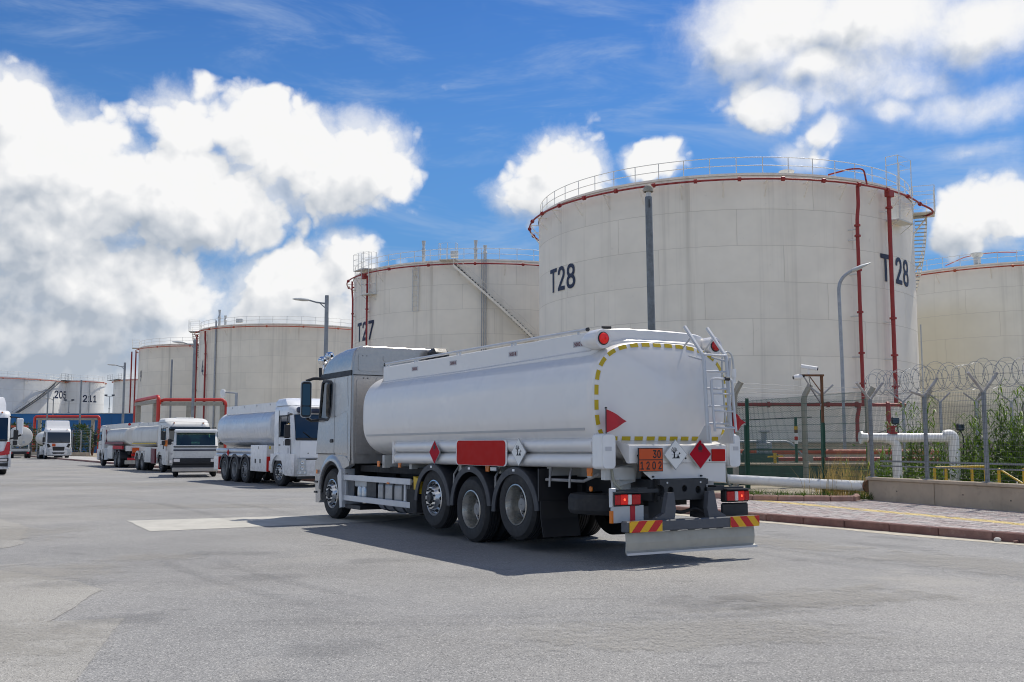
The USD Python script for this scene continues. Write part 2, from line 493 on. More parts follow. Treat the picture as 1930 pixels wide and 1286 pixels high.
def tank_paint(name, col, weld=(.30, .27, .22), streak=.42, yellow=None, rust=.35):
    """Weathered white tank paint: vertical run stains, rust under the rim, slightly different sheets."""
    N = Nodes()
    pos = N.add('texture_coordinate') + '.object'
    ob = N.add('object_info') + '.random'
    k = N.math('multiply_add', ob, .07, .965)
    k = N.math('multiply', k, N.rng(N.noise(pos, .45, 5.0, .6), .3, .7, .94, 1.05, 'linear'))
    c = N.mix(1.0, col, N.add('combine_color', 'color', color_type='rgb', r=k, g=k, b=k), 'multiply')
    m = N.add('mapping', 'vector', mapping_type='point', vector=pos, scale=(1.0, 1.0, .025))
    c = N.mix(N.rng(N.noise(m, 1.1, 6.0, .62), .50, .76, 0.0, streak), c, weld)
    m2 = N.add('mapping', 'vector', mapping_type='point', vector=pos, scale=(1.0, 1.0, .05))
    zz = N.add('separate_xyz', vector=pos)
    rz = N.math('multiply', N.rng(N.noise(m2, 2.3, 5.0, .6), .60, .78), N.rng(zz + '.z', 15.0, 18.8))
    c = N.mix(N.math('multiply', rz, rust), c, (.36, .22, .09))
    dn = N.noise(pos, 2.0, 8.0, .72)
    c = N.mix(N.rng(dn, .60, .78, 0.0, .28), c, (.42, .38, .31))
    if yellow:
        ym = N.math('multiply', N.rng(zz + '.x', yellow[0], yellow[1]), N.rng(zz + '.z', yellow[2], yellow[2] - 3.0))
        c = N.mix(N.math('multiply', ym, .62), c, (.74, .66, .44))
    b = N.add('bump', 'normal', height=N.noise(pos, .9, 3.0, .5), strength=.10, distance=.12)
    MAT[name] = N.done(name, surface=N.add('principled_bsdf', 'BSDF', base_color=c, roughness=.55, specular_ior_level=.35, normal=b))


def fade_stain(name, col, rough=.9, speck=.5, thick=1.0):
    """Dust or oil lying on the asphalt, thinning out towards its edge (uv.x = 1 in the middle, 0 at the rim)."""
    N = Nodes()
    pos = N.add('texture_coordinate') + '.object'
    uv = N.add('separate_xyz', vector=N.add('uvmap', 'UV', attribute='st')) + '.x'
    n = N.math('multiply_add', N.noise(pos, 2.6, 8.0, .72, .5), 2.6, -1.38)
    m = N.math('multiply', N.rng(N.math('add', uv, n), .20, .85), N.rng(uv, 0.0, .35))
    g = N.rng(N.noise(pos, 42.0, 4.0, .75), .38, .62, 1 - speck, 1.0)
    m = N.math('multiply', N.math('multiply', m, g), thick)
    vo = N.add('voronoi_texture', feature='f1', vector=pos, scale=105.0)
    sp = N.rng(N.add('separate_color', color=vo + '.color') + '.r', 0, 1, .82, 1.18, 'linear')
    c = N.mix(1.0, col, N.add('combine_color', 'color', color_type='rgb', r=sp, g=sp, b=sp), 'multiply')
    d = N.add('principled_bsdf', 'BSDF', base_color=c, roughness=rough, specular_ior_level=.3)
    MAT[name] = N.done(name, surface=N.add('mix_closure', 'closure', fac=m, closure1=N.add('transparent_bsdf', 'BSDF'), closure2=d))


def leaf(name, col, col2):
    N = Nodes()
    g = N.add('geometry')
    c = N.mix(g + '.random_per_island', col, col2)
    d = N.add('principled_bsdf', 'BSDF', base_color=c, roughness=.5, specular_ior_level=.3)
    t = N.add('translucent_bsdf', 'BSDF', color=N.mix(1.0, c, (1.5, 1.6, .8), 'multiply'))
    MAT[name] = N.done(name, surface=N.add('mix_closure', 'closure', fac=.35, closure1=d, closure2=t))


asphalt('asphalt', (.246, .243, .237), (.278, .268, .250), .6, .17)
asphalt('asphalt_pale', (.305, .294, .270), (.325, .31, .278), .5, .12, .25)
asphalt('asphalt_dark', (.20, .196, .187), (.21, .205, .195), .35, .10, .1)
paint('concrete_mark', (.46, .445, .40), .8, var=.12, scale=2.0, dirt=.35, dscale=9.0, bump=.2)
fade_stain('dust_film', (.37, .352, .318), speck=.85, thick=.62)
fade_stain('oil_film', (.095, .095, .095), rough=.6, thick=.20)
fade_stain('tyre_film', (.12, .12, .118), rough=.75, speck=.8, thick=.18)
paint('soil', (.27, .235, .175), .95, var=.25, scale=1.2, bump=.6, bscale=14.0)
paint('sand', (.46, .42, .34), .95, var=.2, scale=3.0, bump=.4, bscale=50.0)
paint('concrete', (.43, .355, .265), .85, var=.13, scale=1.6, streak=.35, bump=.25, bscale=24.0, dirt=.25)
paint('concrete_post', (.33, .31, .26), .9, var=.15, scale=4.0, dirt=.5, dscale=5.0, bump=.3)
for i, c in enumerate(((.405, .345, .33), (.37, .305, .29), (.43, .395, .375), (.39, .38, .365))):
    paint('paver_%s' % 'abcd'[i], c, .88, var=.14, scale=9.0, bump=.25, bscale=90.0, dirt=.3, dscale=12.0, dirt_col=(.30, .28, .25))
paint('paver_yellow', (.60, .47, .20), .8, var=.16, scale=8.0, dirt=.45, dscale=10.0, dirt_col=(.40, .36, .29))
paint('paver_gap', (.30, .28, .25), .95, var=.2, scale=20.0)
paint('kerb_stone_a', (.20, .105, .09), .85, var=.18, scale=6.0, bump=.3, bscale=40.0, dirt=.35, dscale=5.0, dirt_col=(.30, .24, .21))
paint('kerb_stone_b', (.235, .135, .115), .85, var=.18, scale=6.0, bump=.3, bscale=40.0, dirt=.45, dscale=5.0, dirt_col=(.33, .28, .25))
paint('edging', (.33, .20, .165), .85, var=.18, scale=6.0, bump=.3, bscale=40.0, dirt=.4, dscale=7.0, dirt_col=(.40, .35, .30))
tank_paint('tank_white', (.875, .815, .70), streak=.34)
tank_paint('tank_cream', (.86, .795, .67), streak=.42, rust=.6)
tank_paint('tank_grey', (.80, .80, .77), streak=.25, rust=.1)
tank_paint('tank_beige', (.90, .86, .745), streak=.25, yellow=(-3.0, -13.5, 17.0))
paint('rail_white', (.66, .66, .63), .5, var=.1)
paint('rail_grey', (.47, .49, .50), .5, metal=.3, var=.1)
paint('stair_dark', (.10, .11, .125), .6, var=.15)
paint('pipe_red', (.30, .030, .026), .5, var=.14, scale=5.0, dirt=.3, dscale=7.0, dirt_col=(.20, .05, .035))
paint('pipe_orange', (.43, .085, .035), .55, var=.15, scale=3.0)
paint('gantry_red', (.52, .04, .028), .4, var=.1)
paint('number_navy', (.018, .026, .06), .55, var=.15, scale=2.0)
paint('galvanised', (.36, .375, .395), .5, metal=.55, var=.16, scale=4.0, dirt=.15)
paint('pole_grey', (.255, .275, .295), .55, metal=.35, var=.16, scale=3.0)
paint('mast_grey', (.165, .185, .20), .6, metal=.2, var=.25, scale=5.0, dirt=.4, dscale=3.0, dirt_col=(.09, .10, .105))
paint('blue_wall', (.010, .12, .32), .5, var=.08, scale=.4)
paint('green_steel', (.006, .055, .032), .45, var=.12)
paint('green_plinth', (.045, .085, .07), .75, var=.2, scale=2.0, dirt=.4)
paint('rust', (.15, .065, .03), .8, var=.3, scale=14.0, dirt=.5, dirt_col=(.07, .035, .02))
paint('rusty_grey', (.37, .36, .35), .65, metal=.2, var=.15, dirt=.55, dscale=7.0, dirt_col=(.19, .085, .04))
paint('wire', (.30, .31, .315), .5, metal=.6, var=.1)
paint('wire_dark', (.05, .06, .062), .55, var=.1)
paint('wire_green', (.008, .065, .042), .45, var=.12)
paint('pipe_white', (.80, .80, .78), .35, var=.05, scale=2.0, streak=.25, streak_col=(.36, .25, .15), dirt=.1)
paint('yellow_steel', (.62, .40, .018), .45, var=.1, dirt=.2)
paint('white_plastic', (.76, .76, .75), .35, var=.04)
paint('black_plastic', (.014, .014, .016), .5, var=.15)
paint('black_steel', (.022, .024, .028), .5, var=.2, scale=5.0, dirt=.25, dirt_col=(.075, .07, .062))
paint('under_dark', (.012, .012, .013), .75, var=.25, dirt=.3, dirt_col=(.05, .047, .04))
paint('rubber', (.021, .021, .022), .72, var=.18, scale=6.0, bump=.12, bscale=50.0, dirt=.4, dscale=4.0, dirt_col=(.065, .060, .052))
paint('mudguard', (.030, .032, .039), .48, var=.15, scale=5.0, dirt=.3, dscale=8.0, dirt_col=(.07, .067, .06))
paint('silver_paint', (.385, .37, .355), .26, metal=.58, coat=.7, var=.015, scale=1.0)
paint('white_truck', (.78, .785, .79), .30, coat=.5, var=.03, scale=1.5, dirt=.07, dscale=2.5, dirt_col=(.5, .48, .44), low=1.3)
paint('tank_silver', (.735, .715, .69), .36, metal=.08, coat=.30, var=.02, scale=.8, dirt=.05, dscale=1.3, dirt_col=(.5, .5, .49))
paint('tank_steel', (.60, .615, .64), .36, metal=.45, coat=.2, var=.06, scale=1.0, dirt=.12, dscale=2.0, dirt_col=(.40, .40, .39))
paint('tank_dusty', (.62, .61, .575), .5, var=.06, scale=1.5, streak=.45, streak_col=(.35, .32, .26), dirt=.3, dscale=3.0, dirt_col=(.40, .37, .31))
paint('white_dusty', (.66, .655, .63), .45, var=.06, scale=2.0, dirt=.28, dscale=4.0, dirt_col=(.42, .39, .33), low=1.4)
paint('subframe_white', (.58, .575, .54), .5, var=.1, dirt=.4, dscale=6.0, dirt_col=(.32, .29, .24))
paint('groove', (.46, .47, .485), .4, var=.04)
paint('alu', (.56, .565, .57), .30, metal=.85, var=.08, dirt=.12)
paint('alu_bar', (.55, .56, .575), .42, metal=.35, var=.05)
paint('chrome', (.72, .73, .74), .14, metal=1.0, var=.04)
paint('rim_alu', (.62, .63, .64), .24, metal=.95, var=.07, scale=8.0, dirt=.2, dscale=9.0)
paint('rim_steel', (.52, .50, .455), .30, metal=.85, var=.05, scale=4.0, dirt=.12, dscale=5.0)
paint('rim_grey', (.30, .30, .30), .5, metal=.4, var=.1, dirt=.3)
paint('fuel_alu', (.36, .36, .365), .38, metal=.75, var=.12, dirt=.35, dscale=5.0, dirt_col=(.12, .11, .10))
paint('mark_yellow', (.50, .36, .004), .45, var=.05)
paint('safety_red', (.50, .012, .012), .4, var=.05)
paint('safety_yellow', (.72, .40, .008), .4, var=.05)
paint('flag_red', (.45, .02, .03), .7, var=.1)
paint('plate_red', (.44, .012, .008), .6, var=.03, spec=.15)
paint('diamond_red', (.40, .004, .018), .6, var=.03, spec=.15)
paint('diamond_white', (.74, .74, .72), .4, var=.03)
paint('diamond_edge', (.42, .43, .44), .4, metal=.4)
paint('plate_orange', (.55, .072, .004), .4, var=.04)
paint('ink', (.012, .012, .014), .5, var=.1)
paint('ink_maroon', (.13, .016, .025), .5)
paint('label_grey', (.50, .50, .515), .5)
paint('bumper_plate', (.40, .385, .335), .55, metal=.2, var=.1, scale=3.0, dirt=.35, dscale=4.0, dirt_col=(.24, .22, .17))
paint('beam_grey', (.070, .075, .088), .45, var=.1, dirt=.15)
paint('lens_amber', (.62, .16, .01), .2)
paint('lens_red', (.42, .008, .012), .18)
paint('lens_white', (.72, .68, .66), .15)
paint('truck_red', (.50, .01, .02), .3, coat=.5)
paint('seat_dark', (.03, .032, .036), .9)
paint('beige_bumper', (.46, .42, .37), .6, var=.08, dirt=.2)
paint('screen_dark', (.012, .02, .03), .12, coat=.6)
paint('stone_debris', (.62, .60, .56), .9)
paint('hose', (.33, .32, .25), .6)
glow('lamp_red_on', (.50, .01, .01), (1.0, .02, .01), .18)
glow('lamp_hot', (.8, .1, .05), (1.0, .12, .04), 1.6)
paint('weld', (.60, .55, .465), .8, var=.1)
pane('glass_cab', (.42, .62, .52))
pane('glass_dark', (.10, .14, .17))
N = Nodes()
MAT['mirror'] = N.done('mirror', surface=N.add('principled_bsdf', 'BSDF', base_color=(.10, .11, .115), metallic=1.0, roughness=.05))
leaf('leaf_reed', (.085, .145, .012), (.22, .28, .03))
leaf('leaf_dry', (.40, .285, .15), (.30, .20, .10))
leaf('leaf_weed', (.06, .10, .02), (.20, .17, .05))
leaf('leaf_far', (.035, .06, .025), (.075, .10, .045))
# ------------------------------------------------------------ the ground, kerb and pavement
K0 = np.array([8.06, 16.36]); KD = np.array([-0.5213, 0.8534]); KN = np.array([0.8534, 0.5213])


def kp(s, t, z=0.0):
    """s metres along the kerb, t metres across it, away from the road."""
    q = K0 + KD * s + KN * t
    return np.array([q[0], q[1], z])


def sheet(pts, z):
    p = Polygon(pts)
    v, f = trimesh.creation.triangulate_polygon(p, engine='earcut')
    v3 = np.column_stack([v, np.full(len(v), z)])
    n = np.cross(v3[f[:, 1]] - v3[f[:, 0]], v3[f[:, 2]] - v3[f[:, 0]])[:, 2]
    f = np.where((n < 0)[:, None], f[:, ::-1], f)
    return v3, f


obj('ground', sheet([(-6000, -6000), (6000, -6000), (6000, 6000), (-6000, 6000)], -.012), 'soil', kind='structure')
obj('asphalt_yard', sheet([(-70, -40), (40, -40), tuple(kp(-30, -.06)[:2]), tuple(kp(160, -.06)[:2]), (-95, 190), (-150, 160), (-150, -40)], 0.0), 'asphalt', kind='structure')
obj('sandy_verge', sheet([(-47, 112), (-36, 97), tuple(kp(92, -1.2)[:2]), tuple(kp(160, -.5)[:2]), (-92, 186), (-98, 160), (-60, 128)], .004), 'sand', kind='structure')


def ragged(pts, amp, seed, step=.05):
    """An outline with a crumbling edge."""
    ls = LineString(list(pts) + [pts[0]])
    n = max(int(ls.length / step), 8)
    out = []
    for i in range(n):
        p = ls.interpolate(i / n, normalized=True)
        a = meshkit.fbm(np.array([[p.x * 1.6, p.y * 1.6, seed * 7.3]]), 6, seed)[0] - .5
        b = meshkit.fbm(np.array([[p.x * 1.6, p.y * 1.6, seed * 3.1 + 50]]), 6, seed + 9)[0] - .5
        out.append((p.x + a * amp * 1.6, p.y + b * amp * 1.6))
    return out


obj('concrete_strip', sheet(ragged([(-7.84, 21.07), (-6.46, 18.53), (-4.96, 19.45), (-2.6, 20.9), (-1.4, 23.9), (-3.6, 22.96), (-4.7, 22.5)], .06, 3), .004), 'concrete_mark', kind='structure')
obj('asphalt_patch', sheet(ragged([(-10.55, 21.5), (-9.1, 19.6), (-8.31, 17.67), (-7.6, 16.2), (-7.61, 15.2), (-13, 14), (-13, 21)], .35, 4), .004), 'asphalt_pale', kind='structure')
two = unary_union([Polygon(ragged([(-4.37, 11.17), (-4.16, 9.85), (-4.05, 9.19), (-4.5, 8.9), (-7.5, 8.9), (-7.5, 13.2), (-6.33, 12.9), (-4.84, 11.7)], .10, 5)).buffer(0), Polygon(ragged([(-4.6, 9.03), (-3.46, 9.36), (-2.87, 6.89), (-2.3, 4.6), (-6, 4.4), (-7.4, 9.0)], .06, 6)).buffer(0)])
two = max(getattr(two, 'geoms', [two]), key=lambda g: g.area)
obj('asphalt_patch', sheet(list(two.exterior.coords[:-1]), .004), 'asphalt_pale', kind='structure')


stains = thing('road_stains', None, None, kind='structure')


def film(name, x, y, rx, ry, rot, mat, z=.008, n=14, bend_=0.0):
    """A thin film on the road, densest in its middle."""
    V, F, U = [], [], []
    for i in range(n + 1):
        for j in range(n + 1):
            u, w = 2 * i / n - 1, 2 * j / n - 1
            px, py = u * rx, w * ry + bend_ * u * u
            V.append((x + px * math.cos(rot) - py * math.sin(rot), y + px * math.sin(rot) + py * math.cos(rot), z))
            U.append((max(0.0, 1 - max(abs(u), abs(w)) ** 2) * max(0.0, 1 - (u * u + w * w) * .5), 0))
    for i in range(n):
        for j in range(n):
            q = i * (n + 1) + j
            F.append((q, q + n + 1, q + n + 2, q + 1))
    usdkit.mesh(stage, numbered('/World/road_stains/' + name), (np.array(V), np.array(F)), MAT[mat], uv=np.array(U))


for k, (x, y, rx, ry, rot) in enumerate([(-6.0, 12.6, 1.9, 1.5, .3), (-5.0, 14.3, 1.0, .7, .2), (-9.2, 18.0, 2.6, 2.2, .1), (-4.3, 8.2, 1.6, 1.5, .2), (-8, 26, 4.5, 1.6, .1), (-16, 40, 7, 3.0, 0), (4.2, 16.5, 2.6, 1.0, 2.1), (6.0, 13.5, 2.4, 1.3, 2.0), (1.5, 8.6, 2.2, 1.0, .2), (3.2, 10.6, 2.0, 1.0, .4)]):
    film('dust_film', x, y, rx, ry, rot, 'dust_film', z=.008 + .0004 * k)
for k, (x, y, rx, ry, rot) in enumerate([(-2.9, 12.2, .7, .5, .4), (-4.0, 14.8, 1.1, .5, .1), (-3.5, 9.3, .8, .5, .5), (-1.6, 13.9, .9, .45, .2), (-1.4, 8.0, .7, .5, .2), (5.7, 15.9, 1.1, .45, 2.2), (6.3, 17.2, .9, .35, 2.1), (-4.9, 11.6, .8, .45, .2), (1.9, 10.2, 1.0, .8, .2)]):
    film('oil_film', x, y, rx, ry, rot, 'oil_film', z=.0125 + .0003 * k)
for k, (x, y, rx, ry, rot, b) in enumerate([(-3.4, 11.9, 4.6, .16, -.95, .5), (-2.9, 12.3, 4.6, .16, -.95, .5), (-6, 25, 9, .22, 2.12, .6), (-7.9, 25, 9, .22, 2.12, .6), (1.8, 9.8, 4.0, .15, .25, .5), (1.7, 9.4, 4.0, .15, .25, .5), (3.5, 14.8, 5.0, .17, 2.05, -.4), (4.1, 15.1, 5.0, .17, 2.05, -.4)]):
    film('tyre_mark', x, y, rx, ry, rot, 'tyre_film', z=.018 + .0003 * k, n=22, bend_=b)

# pale dust washed up against the kerb
dust = ragged([tuple(kp(s, -.02)[:2]) for s in np.linspace(-6, 16, 40)] + [tuple(kp(s, -.25 - .45 * meshkit.fbm(np.array([[s * .6, 3.3, 0]]), 3, 2)[0])[:2]) for s in np.linspace(16, -6, 50)], .12, 8)
obj('dust_strip', sheet(Polygon(dust).buffer(0).exterior.coords[:-1], .004), 'sand', kind='structure')

# kerb of single stones
kerb = thing('kerb', None, None, kind='structure')
KAX = np.column_stack([np.append(KD, 0), np.append(KN, 0), (0, 0, 1)])
rs = random.Random(11)
for i in range(34):
    s0 = -9 + i * 1.0
    mb = MB().box((0, 0, 0), (.985, .16, .20), ch=.018)
    mb.xf(KAX, kp(s0, .02 + rs.uniform(-.006, .006), .05 + rs.uniform(-.004, .004)))
    mb.build('kerb_stone', 'kerb_stone_%s' % rs.choice('aab'), kerb)

# where the pavement ends: the wall line and the green fence line
WA, WB = np.array([9.1, 26.4]), np.array([10.70, 21.4])
WD = (WB - WA) / np.linalg.norm(WB - WA); WNRM = np.array([-WD[1], WD[0]])   # along the wall towards the camera; away from the road
if WNRM[0] < 0:
    WNRM = -WNRM


def wp(s, t, z=0.0):
    q = WA + WD * s + WNRM * t
    return np.array([q[0], q[1], z])


EDGE = [(2.0, 34.5), (5.67, 26.4), (6.4, 26.0), (7.9, 25.62), (8.45, 25.72), (8.75, 26.2), (8.95, 26.9)]
pave_poly = Polygon([tuple(kp(-9, .10)[:2]), tuple(kp(25, .10)[:2])] + [(2.0, 34.5)] + EDGE[1:] + [tuple(wp(0, 0)[:2]), tuple(wp(16, 0)[:2])])
pavement = thing('pavement', None, None, kind='structure')
obj('bedding', sheet(list(pave_poly.exterior.coords[:-1]), .128), 'paver_gap', pavement)
# pavers in basket weave, laid square to the wall; a yellow guiding row runs along them
YD = np.array([-.340, .9404]); YN = np.array([.9404, .340]); Y0 = np.array([8.79, 18.77])
YAX = np.column_stack([np.append(YD, 0), np.append(YN, 0), (0, 0, 1)])
cells, rest = [], {}
L, Wd = .205, .1025
for i in range(-34, 80):
    for j in range(-22, 22):
        along = (i + j) % 2 == 0
        for h in (-.5, .5):
            s_, t_ = (i * L, j * L + h * Wd) if along else (i * L + h * Wd, j * L)
            q = Y0 + YD * s_ + YN * t_
            if q[1] < 8 or q[1] > 36:
                continue
            sz = (L - .008, Wd - .008) if along else (Wd - .008, L - .008)
            cr = [q + YD * (a * sz[0] / 2) + YN * (b * sz[1] / 2) for a, b in ((-1, -1), (1, -1), (1, 1), (-1, 1))]
            pg = Polygon(cr)
            if not pave_poly.intersects(pg):
                continue
            if not pave_poly.contains(pg):
                pg = pg.intersection(pave_poly)
                if pg.geom_type != 'Polygon' or pg.area < .0025:
                    continue
            u = q[0] / q[1] * 1930
            cells.append((q[1] if u < 990 else 99 + q[1], pg, j in (0, 1)))
cells.sort(key=lambda c: c[0])
rs = random.Random(5)
for k, (_, pg, row) in enumerate(cells):
    mat = 'paver_yellow' if row and rs.random() < .94 else 'paver_' + rs.choices('abcd', (4, 3, 3, 1.6))[0]
    z = .142 + rs.uniform(-.0035, .0035)
    tx, ty = rs.uniform(-.012, .012), rs.uniform(-.012, .012)
    o = np.array((pg if pg.exterior.is_ccw else Polygon(list(pg.exterior.coords)[::-1])).exterior.coords[:-1])
    c = o.mean(0); n = len(o)
    top = c + (o - c) * (1 - .003 / .05)
    zt = z + (o - c) @ np.array([tx, ty])
    v = np.vstack([np.column_stack([o, zt - .02]), np.column_stack([top, zt])])
    f = [[n, n + a, n + a + 1] for a in range(1, n - 1)] + [t for a in range(n) for t in ([a, (a + 1) % n, n + (a + 1) % n], [a, n + (a + 1) % n, n + a])]
    if k < 300:
        obj('paver', (v, f), mat, pavement)
    else:
        rest.setdefault(mat, MB()).add(v, f)
for mat, mb in rest.items():
    mb.build('far_pavers', mat, pavement, kind='stuff')

# planted edge inside the green fence, with its own low red kerb
edging = thing('planter_kerb', None, None, kind='structure')
ep = LineString(EDGE)
nst = int(ep.length / .62)
for i in range(nst):
    a = ep.interpolate(i / nst, normalized=True); b = ep.interpolate((i + 1) / nst, normalized=True)
    d = np.array([b.x - a.x, b.y - a.y]); ln = np.linalg.norm(d)
    MB().box(((a.x + b.x) / 2, (a.y + b.y) / 2, .20 + rs.uniform(-.008, .008)), (ln * .995, .15, .17), rz=math.atan2(d[1], d[0]), ch=.03).build('kerb_stone', 'edging', edging)
comp = [(2.0, 34.6)] + [(x, y + .05) for x, y in EDGE[1:]] + [tuple(wp(0, .12)[:2]), tuple(wp(18, .12)[:2]), (60, 5), (90, 60), (60, 190), (-60, 260), tuple(kp(150, 4.5)[:2]), tuple(kp(30, 4.5)[:2])]
obj('compound_ground', sheet(Polygon(comp).buffer(0).exterior.coords[:-1], .16), 'soil', kind='structure')
far_pave = [tuple(kp(s, .1)[:2]) for s in (25, 150)] + [tuple(kp(s, 4.5)[:2]) for s in (150, 30)] + [(2.0, 34.5)]
obj('far_pavement', sheet(far_pave, .14), 'paver_d', kind='structure')
mbk = MB()
kk = thing('far_kerb', None, None, kind='structure')
for i in range(62):
    MB().box((0, 0, 0), (1.98, .16, .20), ch=.018).xf(KAX, kp(25 + .5 + i * 2.0, .02, .05)).build('kerb_stone', 'kerb_stone_b', kk)
# litter by the kerb
tag(MB().add(*(lambda m: (np.array(m.vertices) * (.058, .042, .040), m.faces))(trimesh.creation.icosphere(2, 1.0))).xf(None, kp(.35, -.15, .032)).build('stone', 'stone_debris'), 'small white lump of rubble lying against the kerb', 'stone')
tag(MB().box(kp(.05, -.12, .028), (.10, .05, .04), rz=.6, ch=.008).build('brick_fragment', 'kerb_stone_b'), 'red brick fragment on the asphalt beside the white rubble', 'brick')
# ------------------------------------------------------------ storage tanks
def cyl_plate(R, a0, a1, z0, z1, n=10, t=.012):
    w = np.linspace(a0, a1, n + 1)
    o = np.stack([R * np.sin(w), -R * np.cos(w)], -1)
    i = o * ((R - t) / R)
    rings = []
    for k in range(n + 1):
        rings.append([(o[k][0], o[k][1], z0), (o[k][0], o[k][1], z1), (i[k][0], i[k][1], z1), (i[k][0], i[k][1], z0)])
    mb = MB().loft(np.array(rings), cap=True)
    return mb.mesh()


def wrap(shape, R, az, z, lift=.03):
    """Lettering (v, f) bent round a tank; az = angle of its middle, 0 towards -y, growing to +x."""
    v, f = shape
    m = trimesh.Trimesh(v, f, process=False)
    v, f = trimesh.remesh.subdivide_to_size(m.vertices, m.faces, .45)[:2]
    a = az + v[:, 0] / R
    r = R + lift + v[:, 2]
    return np.column_stack([r * np.sin(a), -r * np.cos(a), z + v[:, 1]]), f


def ring_pts(R, z, a0=-PI, a1=PI, n=121):
    w = np.linspace(a0, a1, n)
    return np.column_stack([R * np.sin(w), -R * np.cos(w), np.full(n, z)])


def cp(R, a, z):
    return np.array([R * math.sin(a), -R * math.cos(a), z])


def tank(label, x, y, R, H, mat, vis, courses=8, plate=8.2, rails='rail_white', ring='pipe_red', npost=52, plates=True, ringdrop=.55):
    """vis: the azimuth (local, 0 = -y) that faces the camera; plates and posts are built on the side in view."""
    t = thing('storage_tank', label, 'storage tank', (x, y, 0))
    MB().revolve([(R - .014, 0), (R - .014, H)], n=160).build('shell', 'weld' if plates else mat, t, smooth=30)
    MB().revolve([(R + .06, H - .16), (R + .06, H), (R - .4, H + .02), (R * .5, H + .055 * R * .5), (.01, H + .055 * R)], n=128).build('roof', mat, t, smooth=30)
    if plates:
        hc = H / courses
        npl = max(int(2 * PI * R / plate), 6)
        for c in range(courses):
            for k in range(npl):
                a0 = 2 * PI * (k + .5 * (c % 2) + .13 * c) / npl
                a1 = a0 + 2 * PI / npl
                mid = (a0 + a1) / 2 - vis
                if math.cos(mid) < -.35:
                    continue
                m = cyl_plate(R, a0 + .011 / R, a1 - .011 / R, c * hc + .013, (c + 1) * hc - .013 - (.16 if c == courses - 1 else 0))
                obj('shell_plate', m, mat, t, smooth=30)
    # edge rail
    g = grp('guard_rail', t)
    for zz in (.55, 1.1):
        MB().tube(ring_pts(R - .12, H + zz, n=161), .026, 6).build('rail', rails, g, smooth=True)
    for k in range(npost):
        p = cp(R - .12, 2 * PI * k / npost, H)
        MB().cyl(p, p + (0, 0, 1.12), .030, 6).build('rail_post', rails, g)
    return t


def foam_ring(t, R, H, mat, drop=.55, out=.62, gaps=24, a0=-PI, a1=PI, vis=0.0):
    MB().tube(ring_pts(R + out, H - drop, a0, a1, 141), .07, 8).build('ring_pipe', mat, t, smooth=True)
    for k in range(gaps):
        a = a0 + (a1 - a0) * (k + .5) / gaps
        if math.cos(a - vis) < -.45:
            continue
        MB().tube([cp(R, a, H - drop - 1.0), cp(R + out, a, H - drop - .1)], .035, 5).tube([cp(R, a, H - drop - .1), cp(R + out, a, H - drop - .1)], .035, 5).build('bracket', 'tank_white', t)
        b = a + (a1 - a0) / gaps * .37
        MB().cyl(cp(R + out, b - .10 / R, H - drop), cp(R + out, b + .10 / R, H - drop), .15, 10).build('flange', mat, t)


def riser(t, R, a, z0, z1, mat, kink=None, r=.11, out=.35, clips=(), foot=None):
    """An upright pipe on the shell, with a sideways kink and clamps."""
    pts = [cp(R + out, a, z1)]
    if kink:
        zk, da = kink
        pts += [cp(R + out, a, zk + .5), cp(R + out, a + da, zk - .5)]
        a = a + da
    pts.append(cp(R + out, a, z0))
    p = MB().tube(path(pts, .3) if len(pts) > 2 else pts, r, 10).build('riser_pipe', mat, t, smooth=40)
    for z in clips:
        MB().cyl(cp(R + out, a, z - .06), cp(R + out, a, z + .06), r * 1.7, 10).build('flange', mat, t)
        MB().tube([cp(R - .02, a - .02, z - .25), cp(R + out, a, z - .25)], .05, 5).build('pipe_clip', 'rail_white', t)


def cage_platform(t, R, a, H, mat, w=2.0, d=1.2, z=-.2, h=2.0):
    """A square landing on the rim with railings and an inspection mast."""
    u = np.array([math.cos(a), math.sin(a), 0]); n = np.array([math.sin(a), -math.cos(a), 0])
    M = np.column_stack([u, n, (0, 0, 1)])
    o = cp(R, a, H + z)
    MB().box((0, d / 2, 0), (w, d, .08)).xf(M, o).build('landing', mat, t)
    g = grp('landing_rail', t)
    for x in (-w / 2, 0, w / 2):
        for yy in ((0, d) if x else (d,)):
            MB().cyl((x, yy, 0), (x, yy, h), .03, 6).xf(M, o).build('rail_post', mat, g)
    for zz in (h * .33, h * .66, h):
        MB().tube([(-w / 2, 0, zz), (-w / 2, d, zz), (w / 2, d, zz), (w / 2, 0, zz)], .022, 6).xf(M, o).build('rail', mat, g)


def hanging_box(t, R, a, H, mat, w=1.5, top=1.6, bot=-2.6, d=.9):
    """The open steel frame with a small floor that hangs down the shell."""
    u = np.array([math.cos(a), math.sin(a), 0]); n = np.array([math.sin(a), -math.cos(a), 0])
    M = np.column_stack([u, n, (0, 0, 1)]); o = cp(R, a, H)
    mb = MB()
    for x in (-w / 2, w / 2):
        for yy in (.05, d):
            mb.cyl((x, yy, bot), (x, yy, top), .035, 6)
        mb.tube([(x, 0, bot - .6), (x, d, bot)], .03, 5)
    for zz in (bot + .05, bot + 1.05, -.1, top - .6, top):
        mb.tube([(-w / 2, .05, zz), (-w / 2, d, zz), (w / 2, d, zz), (w / 2, .05, zz)], .025, 5)
    mb.xf(M, o).build('ladder_frame', mat, t)
    MB().box((0, d / 2, bot), (w + .3, d, .07)).xf(M, o).build('landing', mat, t)


